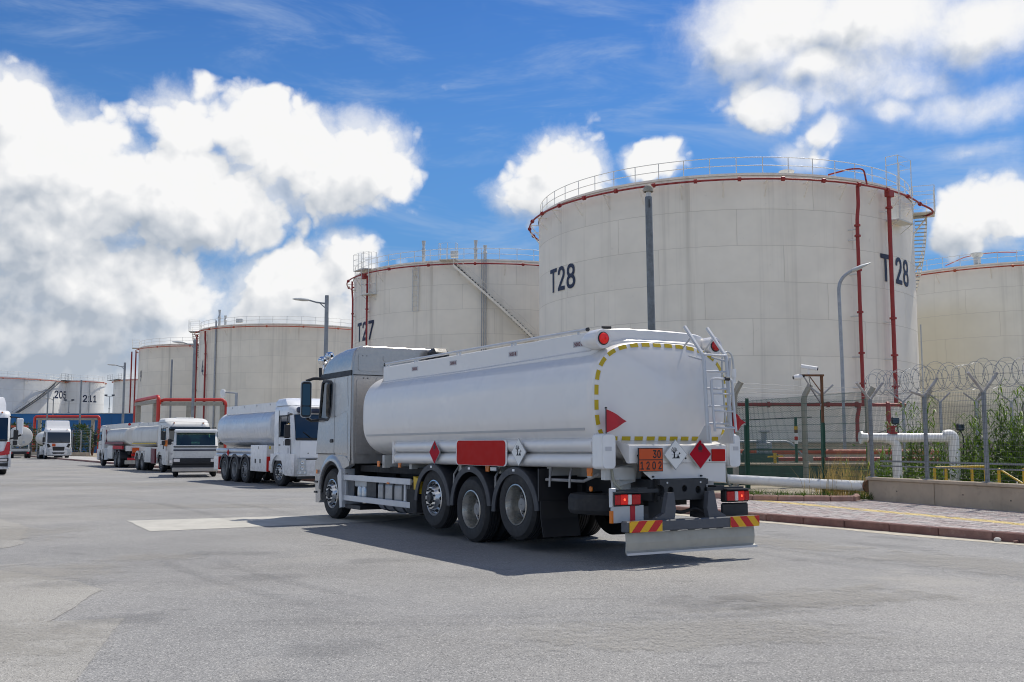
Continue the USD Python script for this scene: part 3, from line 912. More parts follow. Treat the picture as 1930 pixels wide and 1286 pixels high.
def spiral_stair(t, R, a0, a1, z0, z1, mat, tread_mat, w=.85, n=None):
    n = n or int(abs(z1 - z0) / .24)
    side = 1 if a1 > a0 else -1
    s_in, s_out, h1 = [], [], []
    for k in range(n + 1):
        u = k / n
        a, z = a0 + (a1 - a0) * u, z0 + (z1 - z0) * u
        s_in.append(cp(R + .10, a, z)); s_out.append(cp(R + .10 + w, a, z)); h1.append(cp(R + .10 + w, a, z + 1.0))
        if k < n:
            da = .26 / R * side
            p = [cp(R + .12, a, z + .02), cp(R + .08 + w, a, z + .02), cp(R + .08 + w, a + da, z + .02), cp(R + .12, a + da, z + .02)]
            q = [x + np.array([0, 0, .05]) for x in p]
            MB().loft(np.array([p, q])).build('tread', tread_mat, t)
    for q in (s_in, s_out):
        q = np.array(q)
        MB().loft(np.stack([q + (0, 0, -.14), q + (0, 0, .14), q * (1 + .02 / R, 1 + .02 / R, 1) + (0, 0, .14), q * (1 + .02 / R, 1 + .02 / R, 1) + (0, 0, -.14)], 1)).build('stringer', mat, t)
    h1 = np.array(h1)
    g = grp('stair_rail', t)
    MB().tube(h1, .024, 6).build('rail', mat, g)
    MB().tube(h1 - (0, 0, .5), .018, 6).build('rail', mat, g)
    for k in range(0, n + 1, 5):
        MB().cyl(h1[k] - (0, 0, 1.0), h1[k], .022, 6).build('rail_post', mat, g)


def stair_brackets(t, R, spots, mat):
    for a, z in spots:
        MB().tube([cp(R, a, z - 1.2), cp(R + .95, a, z)], .06, 6).tube([cp(R, a, z), cp(R + .95, a, z)], .06, 6).build('stair_bracket', mat, t)


def vent(t, p, mat, r=.3, h=.5):
    MB().revolve([(r * .7, -.4), (r * .7, h * .4), (r * .95, h * .5), (r * 1.25, h * .9), (r * 1.25, h), (.01, h * 1.1)], c=p, n=18).build('roof_vent', mat, t, smooth=35)


# T28: the big tank on the right
TX, TY, TR, TH = 16.55, 80.4, 14.4, 19.33
vis = math.atan2(-TX, TY)          # local azimuth that looks at the camera (0 = -y, positive to +x)
t28 = tank('big white storage tank marked T28 with red ring pipe and spiral stair', TX, TY, TR, TH, 'tank_white', vis)


def loc_az(T, px, py=560):
    """Local azimuth of the shell point that lies in the compass direction of a spot of the photograph (1930 wide)."""
    x, y, R = T
    D = math.hypot(x, y)
    phi = math.atan2((px - 965) / 1930, math.cos(.10044) - (643 - py) / 1930 * math.sin(.10044)) - math.atan2(x, y)
    return math.asin(max(-1, min(1, D * math.sin(phi) / R))) - phi + math.atan2(-x, y)


A28 = (TX, TY, TR)
foam_ring(t28, TR, TH, 'pipe_red', drop=.58, out=.74, gaps=22, a0=-PI * .98, a1=loc_az(A28, 1722), vis=vis)
obj('number_mark', wrap(text('T28', 1.68, sx=.88), TR, loc_az(A28, 1058), 12.78), 'number_navy', t28)
obj('number_mark', wrap(text('T 28', 1.78, sx=.82), TR, loc_az(A28, 1692), 12.65), 'number_navy', t28)
riser(t28, TR, loc_az(A28, 1612), 4.05, TH - .6, 'pipe_red', kink=(16.9, -.010), r=.12, out=.55, clips=(16.0, 15.3, 13.0, 10.2, 7.5, 5.5))
riser(t28, TR, loc_az(A28, 1668), 4.05, TH - .7, 'pipe_red', r=.14, out=.55, clips=(17.6, 10.0, 7.5, 5.4))
a = loc_az(A28, 1668)
MB().box((0, 0, 0), (.62, .4, .5), ch=.04).xf(np.column_stack([(math.cos(a), math.sin(a), 0), (math.sin(a), -math.cos(a), 0), (0, 0, 1)]), cp(TR + .6, a, TH - .75)).build('foam_chamber', 'pipe_red', t28)
hanging_box(t28, TR, loc_az(A28, 1690), TH, 'rail_white', w=2.0, top=2.0, bot=-2.5)
MB().tube(path([cp(TR - .9, loc_az(A28, 1585), TH + .35), cp(TR - .2, loc_az(A28, 1614), TH + .72), cp(TR + .55, loc_az(A28, 1624), TH + .62), cp(TR + .7, loc_az(A28, 1626), TH - .5)], .3), .06, 8).build('loop_pipe', 'pipe_red', t28, smooth=True)
vent(t28, cp(TR - 2.5, loc_az(A28, 1522), TH + .1), 'rail_white', r=.42, h=.75)
a1 = math.pi / 2 + vis - math.asin(TR / math.hypot(TX, TY))
spiral_stair(t28, TR, a1 + .56, a1 + .02, 10.6, TH - .7, 'tank_white', 'rail_grey')
spiral_stair(t28, TR, a1 + 1.28, a1 + .56, 0.4, 10.6, 'tank_white', 'rail_grey')
stair_brackets(t28, TR, [(a1 + .04, TH - .9), (a1 + .25, 15.6), (a1 + .47, 12.3)], 'tank_white')
cage_platform(t28, TR, a1 + .02, TH, 'rail_white', w=1.8, d=1.5, z=-.75, h=2.0)
MB().tube([cp(TR + .25, a1 - .08, 10.2), cp(TR + .25, a1 - .08, .4)], .05, 6).build('cable_conduit', 'rail_grey', t28)
w = np.linspace(a1 - .18, a1 + .12, 12)
MB().tube([cp(TR + .74 + .65 * math.sin(PI * min(1, k / 8)), q, TH - .58 - .3 * math.sin(PI * k / 11)) for k, q in enumerate(w)], .075, 8).build('ring_pipe', 'pipe_red', t28, smooth=True)
MB().revolve([(TR + .25, 0), (TR + .25, .35), (TR, .36)], n=96).build('foundation_ring', 'concrete', t28, smooth=30)

# T27: behind the lorry
T27 = (-2.93, 112.0, 14.4)
v27 = math.atan2(-T27[0], T27[1])
t27 = tank('white storage tank marked T27 behind the silver tanker cab', *T27[:2], T27[2], TH, 'tank_white', v27)
foam_ring(t27, 14.4, TH, 'pipe_red', drop=.55, out=.72, gaps=20, a0=-PI * .98, a1=PI * .98, vis=v27)
obj('number_mark', wrap(text('T27', 1.85, sx=.86), 14.4, loc_az(T27, 688), 12.15), 'number_navy', t27)
riser(t27, 14.4, loc_az(T27, 669.5), 3, TH - .6, 'pipe_red', kink=(17.2, .035), r=.09, clips=(18.0, 15.2, 10.4))
riser(t27, 14.4, loc_az(T27, 697.5), 3, TH - .7, 'pipe_red', r=.10, clips=(17.7, 15.2))
a = loc_az(T27, 694.5)
MB().box((0, 0, 0), (.6, .4, .5), ch=.04).xf(np.column_stack([(math.cos(a), math.sin(a), 0), (math.sin(a), -math.cos(a), 0), (0, 0, 1)]), cp(14.95, a, TH - .75)).build('foam_chamber', 'pipe_red', t27)
hanging_box(t27, 14.4, loc_az(T27, 702), TH, 'rail_white', w=1.4, top=1.6, bot=-2.7)
cage_platform(t27, 14.4, loc_az(T27, 690), TH, 'rail_white', w=2.4, d=.9, z=0, h=1.7)
cage_platform(t27, 14.4, loc_az(T27, 846), TH, 'rail_white', w=1.7, d=.6, z=-.05, h=1.6)
MB().box(cp(13.2, loc_az(T27, 850), TH + .75), (.75, .5, .65), ch=.03).build('instrument_box', 'rail_grey', t27)
for px, h in ((790, 2.2), (895, 2.0), (914, 1.5)):
    MB().revolve([(.16, -.3), (.16, h * .5), (.22, h * .55), (.12, h * .7), (.2, h), (.01, h)], c=cp(13.6, loc_az(T27, px), TH), n=14).build('roof_vent', 'rail_grey', t27, smooth=35)
for px in (779, 789.5):
    MB().tube([cp(14.55, loc_az(T27, px), TH - .4), cp(14.55, loc_az(T27, px), TH - 4.9)], .06, 6).build('frame_leg', 'rail_white', t27)
for k in range(10):
    MB().tube([cp(14.6, loc_az(T27, 779), TH - 4.9 + k * .5), cp(14.6, loc_az(T27, 789.5), TH - 4.9 + k * .5)], .03, 5).build('rung', 'rail_white', t27)
spiral_stair(t27, 14.4, loc_az(T27, 858), loc_az(T27, 858) + .98, TH - .7, 5.2, 'tank_white', 'stair_dark', w=.8)
for px in (908, 912, 916):
    MB().tube([cp(14.62, loc_az(T27, px), TH + .6), cp(14.62, loc_az(T27, px), 2)], .05, 6).build('conduit', 'galvanised', t27)

# T24
T24 = (-35.4, 165, 14.6)
v24 = math.atan2(-T24[0], T24[1])
t24 = tank('cream storage tank marked 4 left of the T27 tank', *T24[:2], T24[2], TH, 'tank_cream', v24, npost=44)
foam_ring(t24, 14.6, TH, 'pipe_orange', drop=.5, out=.7, gaps=18, vis=v24)
obj('number_mark', wrap(text('4', 2.1, sx=.55), 14.6, loc_az(T24, 382.0, 690), 12.2), 'number_navy', t24)
riser(t24, 14.6, loc_az(T24, 376.4), 2, TH - .6, 'pipe_red', r=.16, clips=(17.2, 13.5, 10, 7.6))
riser(t24, 14.6, loc_az(T24, 393), 2, TH - .6, 'pipe_red', kink=(17.0, .022), r=.14, clips=(15.2, 12, 8, 5))
MB().tube([cp(14.75, loc_az(T24, 410.5), TH + .8), cp(14.75, loc_az(T24, 410.5), 1)], .14, 6).build('conduit', 'galvanised', t24)
for px, h in ((404, 2.6), (416, 1.6)):
    MB().revolve([(.2, -.3), (.2, h * .5), (.28, h * .55), (.14, h * .7), (.22, h), (.01, h)], c=cp(13.6, loc_az(T24, px), TH), n=12).build('roof_vent', 'rail_grey', t24, smooth=35)
MB().box(cp(13.2, loc_az(T24, 441), TH + .7), (1.0, .5, .6), ch=.03).build('instrument_box', 'rail_grey', t24)
cage_platform(t24, 14.6, loc_az(T24, 374.8) - .12, TH, 'rail_white', w=2.4, d=1.6, z=0, h=1.8)
spiral_stair(t24, 14.6, -PI / 2 + v24 - .45, -PI / 2 + v24 + .03, 13.8, TH - .3, 'tank_cream', 'stair_dark', w=1.0)

# T19
T19 = (-56.0, 195, 14.4)
v19 = math.atan2(-T19[0], T19[1])
t19 = tank('cream storage tank marked 9, smallest looking of the cream row', *T19[:2], T19[2], TH, 'tank_cream', v19, npost=36)
foam_ring(t19, 14.4, TH, 'pipe_orange', drop=.5, out=.6, gaps=14, vis=v19)
obj('number_mark', wrap(text('9', 1.9, sx=.62), 14.4, loc_az(T19, 265.5, 718), 13.0), 'number_navy', t19)
riser(t19, 15.3, -PI / 2 + v19 + .02, 1, TH - .6, 'pipe_red', r=.13, clips=())
riser(t19, 14.6, -PI / 2 + v19 + .16, 1, TH - .6, 'pipe_red', r=.13, clips=())
cage_platform(t19, 14.4, -PI / 2 + v19 + .06, TH, 'rail_white', w=2.0, d=1.2, z=0, h=1.6)

# far tanks at the left edge
T205 = (-114.4, 218, 19.2)
v205 = math.atan2(-T205[0], T205[1])
t205 = tank('wide white tank marked 205 with dark diagonal stair at left', *T205[:2], T205[2], 15.0, 'tank_grey', v205, courses=6, npost=56)
foam_ring(t205, T205[2], 15.0, 'pipe_orange', drop=.35, out=.5, gaps=16, vis=v205)
obj('number_mark', wrap(text('205', 1.5, sx=1.25), T205[2], loc_az(T205, 115, 740), 11.2), 'number_navy', t205)
spiral_stair(t205, T205[2], loc_az(T205, 10), loc_az(T205, 113), 5.6, 14.6, 'stair_dark', 'stair_dark', w=.9)
cage_platform(t205, T205[2], loc_az(T205, 128), 15.0, 'stair_dark', w=3, d=.9, z=0, h=1.4)
T211 = (-95.2, 224, 5.6)
v211 = math.atan2(-T211[0], T211[1])
t211 = tank('slender white tank marked 211 beside the tank marked 205', *T211[:2], T211[2], 15.2, 'tank_grey', v211, courses=6, plate=5, npost=24)
foam_ring(t211, T211[2], 15.2, 'pipe_orange', drop=.3, out=.4, gaps=8, vis=v211)
obj('number_mark', wrap(text('211', 1.4, sx=.92), T211[2], loc_az(T211, 170.5, 740), 10.6), 'number_navy', t211)
MB().tube([cp(5.75, loc_az(T211, 176), 15), cp(5.75, loc_az(T211, 176), 1)], .1, 6).build('conduit', 'rail_grey', t211)
T3 = (-90.5, 272, 14.4)
v3 = math.atan2(-T3[0], T3[1])
t3 = tank('pale unmarked storage tank behind the tank marked 211', *T3[:2], T3[2], 18.0, 'tank_grey', v3, npost=40)
foam_ring(t3, 14.4, 18.0, 'pipe_orange', drop=.3, out=.4, gaps=10, vis=v3)
cage_platform(t3, 14.4, loc_az(T3, 225), 18.0, 'stair_dark', w=9, d=.9, z=0, h=1.4)

# the beige tank at the right edge
TB = (54.5, 112.3, 14.4)
vb = math.atan2(-TB[0], TB[1])
tb = tank('beige storage tank partly hidden at the right edge of the picture', *TB[:2], TB[2], TH, 'tank_beige', vb)
foam_ring(tb, 14.4, TH, 'pipe_orange', drop=.5, out=.7, gaps=18, vis=vb)
MB().tube(np.vstack([cp(r, loc_az(TB, px), TH + z) for px, r, z in ((1770, 12.8, .5), (1800, 11.5, 1.35), (1830, 10.5, 1.7), (1880, 10.5, 1.7), (1930, 11.5, 1.4))]), .045, 8).build('loop_pipe', 'pipe_orange', tb, smooth=True)
vent(tb, cp(11.6, loc_az(TB, 1832), TH + .9), 'rail_grey', r=.5, h=.7)
# ------------------------------------------------------------ lamp posts and masts
def lamp_post(label, x, y, h, arm=1.7, side=-1, r=.10, head=True, rz=0.0, mat='pole_grey', name='street_lamp', group=None):
    t = thing(name, label, 'street lamp' if head else 'pole', (x, y, 0), rz)
    MB().tube([(0, 0, 0), (0, 0, h * .5), (0, 0, h)], [r * 1.15, r, r * .92], 12).build('pole', mat, t, smooth=40)
    MB().cyl((0, 0, 0), (0, 0, .5), r * 1.5, 12).build('pole_base', mat, t, smooth=40)
    if head:
        MB().tube([(0, 0, h - .45), (side * arm * .55, 0, h - .38), (side * arm, 0, h - .25)], .045, 8).tube([(0, 0, h - .75), (side * arm * .4, 0, h - .4)], .03, 6).build('arm', mat, t)
        mb = MB()
        rings = []
        for u, w, hh in ((0, .05, .06), (.12, .11, .12), (.45, .16, .15), (.8, .14, .1), (.95, .05, .04)):
            k = np.arange(10) * 2 * PI / 10
            rings.append(np.stack([np.full(10, side * (arm - .1 + u)), w * np.cos(k), h - .25 + .06 * u + hh * .6 * np.sin(k)], -1))
        mb.loft(np.array(rings)).build('lamp_head', 'rail_grey', t, smooth=40)
    return t


lamp_post('grey street lamp behind the silver cab, arm pointing left', -10.0, 54.8, 9.55, arm=1.0, r=.115)
lamp_post('grey street lamp in front of the tank marked 4', -24.9, 80, 9.75, arm=.95, r=.115)
lamp_post('bare grey pole between the lamp by tank marked 4 and the red pipe gantry', -33.3, 100, 9.8, head=False, r=.10, name='pole')
lamp_post('grey street lamp just left of the tank marked 9', -39.8, 105, 9.9, arm=.95, r=.12)
lamp_post('bare grey pole in front of the tank marked 211', -54.3, 129, 9.6, head=False, r=.12, name='pole')
lamp_post('far street lamp in front of the dark diagonal stair', -69.3, 153, 9.7, arm=.9, r=.11)
lamp_post('farthest thin street lamp right of the lamp by the dark stair', -78.3, 175, 9.6, arm=.7, r=.09)

t = thing('mast', 'tall dark grey mast with round cap in front of tank T28', 'mast', (5.55, 40, 0))
MB().tube([(0, 0, 0), (-.055, 0, 5.5), (-.115, 0, 11.35)], [.165, .15, .14], 8).build('mast_body', 'mast_grey', t)
MB().cyl((-.115, 0, 11.35), (-.117, 0, 11.55), .10, 12).build('mast_neck', 'rail_white', t)
MB().revolve([(.20, 0), (.20, .1), (.17, .2), (.10, .27), (.01, .3)], c=(-.118, 0, 11.55), n=18).build('mast_cap', 'concrete_post', t, smooth=40)
for z in np.arange(6.3, 11.0, .62):
    MB().box((-.06 - .005 * z, -.155, z), (.04, .03, .10)).build('bolt_plate', 'mast_grey', t)
MB().box((-.113, -.15, 11.05), (.035, .02, .34)).build('slot_cover', 'black_plastic', t)

t = thing('street_lamp', 'slender pale lamp post with curved arm before tank T28', 'street lamp', (14.55, 45, 0))
MB().tube(path([(0, 0, 0), (0, 0, 5), (-.05, 0, 8.85), (.6, .0, 9.25)], .55, 8), .075, 10).build('pole', 'galvanised', t, smooth=40)
MB().loft(np.array([np.stack([np.full(10, u), w * np.cos(np.arange(10) * PI / 5), 9.2 + (u - .5) * .42 + h * np.sin(np.arange(10) * PI / 5)], -1) for u, w, h in ((.5, .05, .05), (.62, .12, .10), (.95, .15, .10), (1.25, .10, .05), (1.4, .03, .02))])).build('lamp_head', 'rail_grey', t, smooth=40)

# two distant floodlight masts and a lattice mast
for lb, px, D, top in (('thin far floodlight mast in front of the tank marked 205', 131, 196, 758), ('far floodlight mast in the gap right of the tank marked 211', 207, 205, 749)):
    x = (px - 965) / 1930 * D; h = 1.55 + (838 - top) / 1930 * D
    t = thing('floodlight_mast', lb, 'mast', (x, D, 0))
    MB().tube([(0, 0, 0), (0, 0, h)], [.12, .07], 8).build('pole', 'pole_grey', t)
    MB().tube([(-.75, 0, h + .1), (.75, 0, h + .1)], .05, 6).build('crossbar', 'pole_grey', t)
    for s in (-.7, .75):
        MB().box((s, -.1, h + .3), (.55, .3, .32), ch=.05).build('floodlight', 'stair_dark', t)
    for k in range(5):
        MB().tube([(-.2, 0, h * (.3 + .12 * k)), (.2, 0, h * (.3 + .12 * k))], .05, 5).build('step', 'stair_dark', t)

# small camera lamp on a bracket beyond the parked tanker
t = thing('camera_post', 'small bracket post with white dome camera above the parked white tanker', 'camera', (-13.45, 50.0, 0))
MB().tube([(0, 0, 0), (0, 0, 4.05)], .075, 8).build('pole', 'galvanised', t)
MB().tube([(.05, 0, 4.02), (-.62, 0, 4.08)], .04, 8).build('arm', 'galvanised', t)
MB().revolve([(.01, .22), (.10, .2), (.13, .1), (.13, 0), (.11, -.12), (.05, -.2), (.01, -.22)], c=(-.66, 0, 4.0), n=14).build('camera_head', 'white_plastic', t, smooth=40)

# ------------------------------------------------------------ red pipe gantries
def gantry(label, pts, r, legs, z):
    t = thing('pipe_gantry', label, 'pipe gantry')
    MB().tube(path(pts, .5), r, 12).build('red_pipe', 'gantry_red', t, smooth=40)
    P = np.array(pts)
    a, b = P[1], P[-2]
    d = (b - a) / np.linalg.norm(b - a)
    ang = math.atan2(d[1], d[0])
    MB().box((a + b) / 2 - (0, 0, r + .22), (np.linalg.norm(b - a) * .94, .35, .32), rz=ang).build('beam', 'concrete_post', t)
    for u in legs:
        q = a + (b - a) * u
        MB().box((q[0], q[1], (z - r - .35) / 2), (.42, .42, z - r - .35), rz=ang).build('concrete_leg', 'concrete_post', t)
    return t


gantry('red pipe gantry crossing beside the tank marked 9', [(-36.7, 100, 0), (-36.7, 100, 5.75), (-31.9, 92.5, 5.85), (-31.9, 92.5, 0)], .17, (.12, .88), 5.75)
gantry('long red pipe gantry in front of the tank marked 4', [(-31.95, 92.9, 5.3), (-31.9, 92.9, 5.55), (-25.9, 92.7, 5.55), (-25.85, 92.7, 0)], .15, (.45, .96), 5.55)
gantry('far red pipe gantry before the blue wall', [(-76.7, 165, 0), (-76.7, 165, 6.0), (-66.3, 165, 6.0), (-66.3, 165, 0)], .22, (.08, .9), 6.0)

# ------------------------------------------------------------ blue wall, far fence and bushes
t = thing('blue_wall', 'long plain blue sheet wall below the far white tanks', 'wall')
for k in range(9):
    x = -118 + k * 5.5
    MB().box((x + 2.75, 190, 3.6), (5.47, .25, 7.2)).build('wall_panel', 'blue_wall', t)
MB().box((-93, 189.9, 7.25), (50, .35, .12)).build('wall_capping', 'rail_white', t)
t = thing('notice_board', 'small white notice board on posts before the blue wall', 'sign', (-70.6, 158, 0))
for x in (-.6, .6):
    MB().cyl((x, 0, 0), (x, 0, 3.6), .06, 6).build('sign_post', 'galvanised', t)
MB().box((0, -.08, 3.35), (1.9, .06, .5)).build('sign_board', 'white_plastic', t)
MB().box((0, -.08, 2.3), (1.4, .06, .35)).build('sign_board', 'white_plastic', t)

FA, FB = np.array([-86.0, 150.0]), np.array([-50.0, 122.0])
t = thing('far_fence', 'far wire fence on a low kerb behind the white truck', 'fence')
nf = 22
for k in range(nf + 1):
    q = FA + (FB - FA) * k / nf
    MB().cyl((q[0], q[1], 0), (q[0], q[1], 3.2), .07, 6).build('fence_post', 'galvanised', t)
mb = MB()
d = (FB - FA) / np.linalg.norm(FB - FA)
for zz in np.arange(.5, 3.2, .3):
    mb.tube([(*FA, zz), (*FB, zz)], .012, 3, cap=False)
mb.build('fence_wires', 'wire', t, kind='stuff')
kw = (FA + FB) / 2
MB().box((kw[0], kw[1] - .5, .3), (np.linalg.norm(FB - FA), .4, .6), rz=math.atan2(d[1], d[0])).build('low_wall', 'concrete', t)


def leaves(pts, size, rng, droop=.3, long=2.2):
    """Small two-triangle leaves at the given points."""
    n = len(pts)
    a = rng.uniform(0, 2 * PI, n); e = rng.normal(.1, .6, n)
    d = np.stack([np.cos(a) * np.cos(e), np.sin(a) * np.cos(e), np.sin(e)], -1)
    u = np.cross(d, rng.normal(size=(n, 3))); u /= np.linalg.norm(u, axis=1, keepdims=True)
    s = size * rng.uniform(.6, 1.4, n)[:, None]
    p0 = pts; p1 = pts + d * s * .5 * long + u * s * .35; p2 = pts + d * s * long; p3 = pts + d * s * .5 * long - u * s * .35
    v = np.stack([p0, p1, p2, p3], 1).reshape(-1, 3)
    f = (np.arange(n) * 4)[:, None, None] + np.array([[0, 1, 2], [0, 2, 3]])[None]
    return v, f.reshape(-1, 3)


rg = np.random.default_rng(21)
for k in range(13):
    q = FA + (FB - FA) * (k + .5) / 13 + np.array([.6, 1.5])
    t = thing('bush', 'grey green bush growing behind the far wire fence', 'bush', (q[0], q[1], 0), group='bushes behind the far fence')
    h = rg.uniform(2.6, 4.3)
    mb = MB()
    for _ in range(5):
        w = rg.normal(0, .5, 2)
        mb.tube([(0, 0, 0), (w[0] * .6, w[1] * .6, h * .45), (w[0] * 1.6, w[1] * 1.6, h * .9)], [.07, .05, .02], 5)
    mb.build('stem', 'rust', t)
    n = 800
    c = rg.normal(size=(9, 3)) * (.8, .6, .25 * h) + (0, 0, h * .55)
    p = c[rg.integers(0, 9, n)] + rg.normal(size=(n, 3)) * (.42, .42, .5)
    p[:, 2] = np.clip(p[:, 2], .1, h)
    obj('crown', leaves(p, .16, rg), 'leaf_far', t)

# ------------------------------------------------------------ concrete wall with its mesh fence and razor wire
WLEN = 14.0
wall = thing('concrete_wall', 'low grey concrete wall beside the pavement carrying the mesh fence', 'wall')
MX = np.column_stack([np.append(WD, 0), np.append(WNRM, 0), (0, 0, 1)])
cuts = [0, 2.42, 5.6, 9.0, WLEN]
for a, b in zip(cuts[:-1], cuts[1:]):
    mb = MB().box((0, 0, 0), (b - a - .016, .22, .62), ch=.012)
    mb.xf(MX, wp((a + b) / 2, .11, .33)).build('wall_panel', 'concrete', wall)
MB().box((0, 0, 0), (WLEN + .06, .30, .075), ch=.012).xf(MX, wp(WLEN / 2 - .03, .11, .6785)).build('coping', 'concrete', wall)
for s, z in ((1.1, .40), (3.35, .42), (4.75, .36)):
    MB().cyl(wp(s, .004, z), wp(s, -.003, z), .018, 10).build('tie_hole', 'black_plastic', wall)

WT = .716
fence = thing('mesh_fence', 'grey mesh fence with Y topped posts on the low concrete wall', 'fence')
posts = [0.06, 2.09, 4.0, 5.95, 7.9, 9.85, 11.8]
rp = random.Random(3)
for i, s in enumerate(posts):
    g = grp('fence_post', fence)
    b = wp(s, .10, WT)
    M = MX
    MB().box((0, 0, 1.0), (.085, .075, 2.0), ch=.012).xf(M, b).build('upright', 'pole_grey', g)
    MB().box((0, 0, .01), (.18, .16, .02)).xf(M, b).build('base_plate', 'pole_grey', g)
    for sg in (-1, 1):
        e = .44 if not (i == 1 and sg == -1) else .12
        lean = .40
        MB().tube([(0, 0, 1.97), (0, sg * lean, 1.97 + e)], .034, 6).xf(M, b).build('y_arm', 'rusty_grey', g)
mb = MB()
for s in np.arange(.05, posts[-1], .05):
    mb.tube([wp(s, .045, WT + .03), wp(s, .045, WT + 2.02)], .0026, 3, cap=False)
for z in np.arange(.06, 2.03, .125):
    mb.tube([wp(.03, .048, WT + z), wp(posts[-1], .048, WT + z)], .003, 3, cap=False)
mb.build('mesh_panel', 'wire_dark', fence, kind='stuff')
for z in (.40, .28):
    MB().tube([wp(.06, .36, WT + z), wp(WLEN, .36, WT + z)], .022 if z > .3 else .016, 6).build('rail', 'pole_grey', fence)
for z, off in ((2.16, .30), (2.38, -.32), (2.16, -.16), (2.4, .38)):
    mb = MB()
    pts = []
    for a, b in zip(posts[:-1], posts[1:]):
        for u in np.linspace(0, 1, 9)[:-1]:
            pts.append(wp(a + (b - a) * u, .1 + off, WT + z - .05 * math.sin(PI * u)))
    mb.tube(pts, .0028, 3, cap=False).build('barbed_strand', 'wire_dark', fence)

coil = thing('razor_wire', 'coiled razor wire lying along the top of the mesh fence', 'razor wire')
w = np.linspace(0, 72 * 2 * PI, 72 * 22)
rr = np.random.default_rng(4)
wob = np.repeat(rr.normal(0, .035, 73), 22)[:len(w)]
s = w / (2 * PI) * .163 + .1 + .07 * np.sin(w * .37)
R0 = .30 + wob * .6
pts = np.array([wp(si, .10 + r * math.cos(a), WT + 2.36 + wb * .8 + r * math.sin(a) * 1.0) for si, a, r, wb in zip(s, w, R0, wob)])
MB().tube(pts, .0052, 4).build('coil', 'wire', coil)
mb = MB()
for k in range(0, len(pts) - 2, 2):
    d = pts[k + 1] - pts[k]; d /= np.linalg.norm(d)
    n = np.cross(d, (0.3, .5, .8)); n /= np.linalg.norm(n)
    mb.add(np.array([pts[k] - n * .016, pts[k] + d * .02, pts[k] + n * .016, pts[k] - d * .02]), [[0, 1, 2], [0, 2, 3]])
mb.build('barbs', 'wire', coil, kind='stuff')

# green welded mesh fence that carries on from the end of the wall
gf = thing('green_fence', 'green welded mesh fence between the lorry and the concrete wall', 'fence')


def gfp(s, z):            # s metres beyond the wall's end, away from the camera
    return np.array([9.14 - .276 * s, 26.5 + .961 * s, z])


GP = [(2.01, .085, 2.35), (6.18, .10, 2.85), (11.2, .085, 2.6), (16.0, .085, 2.6)]
for s, wd, h in GP:
    MB().box((0, 0, h / 2), (.06, wd, h), ch=.008).xf(MX, gfp(s, .15)).build('fence_post', 'green_steel', gf)
MB().box((0, 0, 1.0), (.09, .09, 2.0), ch=.008).xf(MX, gfp(6.30, .15) + (-.02, -.1, 0)).build('fence_post', 'green_steel', gf)
mb = MB()
for s in np.arange(0.0, 16.0, .05):
    mb.tube([gfp(s, .28), gfp(s, 2.92)], .0042, 3, cap=False)
for z in np.arange(.3, 2.92, .2):
    mb.tube([gfp(-.05, z), gfp(16, z)], .004, 3, cap=False)
mb.build('mesh_panel', 'wire_green', gf, kind='stuff')
for z in (.9, 1.5, 2.1, 2.7):
    pts = []
    for s in np.arange(0, 16.01, .5):
        pts.append(gfp(s, z))
    MB().tube(pts, .006, 4).build('mesh_fold', 'wire_green', gf)

# camera pole on the green fence post
cpole = thing('camera_pole', 'rusty pole with two white security cameras above the green fence', 'camera')
b = gfp(2.01, .15) + np.array([0, -.07, 0])
top = 3.42
MB().box((0, 0, 0), (.06, .06, 1.95)).xf(MX, b + (0, 0, 2.35)).build('pole', 'rust', cpole)
MB().box((0, 0, 0), (.075, .075, .95)).xf(MX, b + (0, 0, 1.52)).build('pole_sleeve', 'green_steel', cpole)
av = np.array([-1.0, -.05, 0])
MB().box(b + (-.27, -.01, 3.30), (.66, .06, .055)).build('arm', 'rust', cpole)
MB().tube([b + (-.50, -.02, 3.27), b + (0, 0, 2.45)], .02, 6).build('brace', 'rusty_grey', cpole)
MB().tube([b + (-.32, .03, 3.27), b + (0, .02, 2.82)], .015, 6).build('brace', 'rust', cpole)
MB().tube([b + (-.36, -.03, 3.26), b + (-.30, -.02, 2.9), b + (-.05, -.04, 2.5)], .009, 5).build('cable', 'black_plastic', cpole)
cam_g = grp('security_camera', cpole)
MB().loft(np.array([[(x, y, z) for y, z in ((-.05, -.045), (.05, -.045), (.055, .03), (.03, .055), (-.03, .055), (-.055, .03))] for x in (-.22, .22)])).xf(np.array([[.93, .30, .20], [-.3, .95, -.02], [-.18, -.04, .98]]), b + (-.34, -.02, 3.52)).build('housing', 'white_plastic', cam_g)
MB().cyl(b + (-.14, -.09, 3.478), b + (-.115, -.098, 3.473), .045, 12).build('lens', 'black_plastic', cam_g)
MB().cyl(b + (-.36, -.02, 3.33), b + (-.36, -.02, 3.47), .03, 8).build('bracket', 'white_plastic', cam_g)
cam_h = grp('security_camera', cpole)
MB().revolve([(.01, -.13), (.05, -.12), (.075, -.08), (.08, 0), (.07, .1), (.03, .14), (.01, .14)], axis='x', n=16).xf(np.array([[.95, 0, -.1], [0, 1, 0], [.1, 0, .95]]), b + (-.66, -.02, 3.25)).build('housing', 'white_plastic', cam_h, smooth=40)
MB().cyl(b + (-.80, -.02, 3.232), b + (-.785, -.02, 3.234), .045, 12).build('lens', 'black_plastic', cam_h)
MB().cyl(b + (-.58, -.02, 3.27), b + (-.48, -.02, 3.29), .04, 8).build('bracket', 'black_plastic', cam_h)

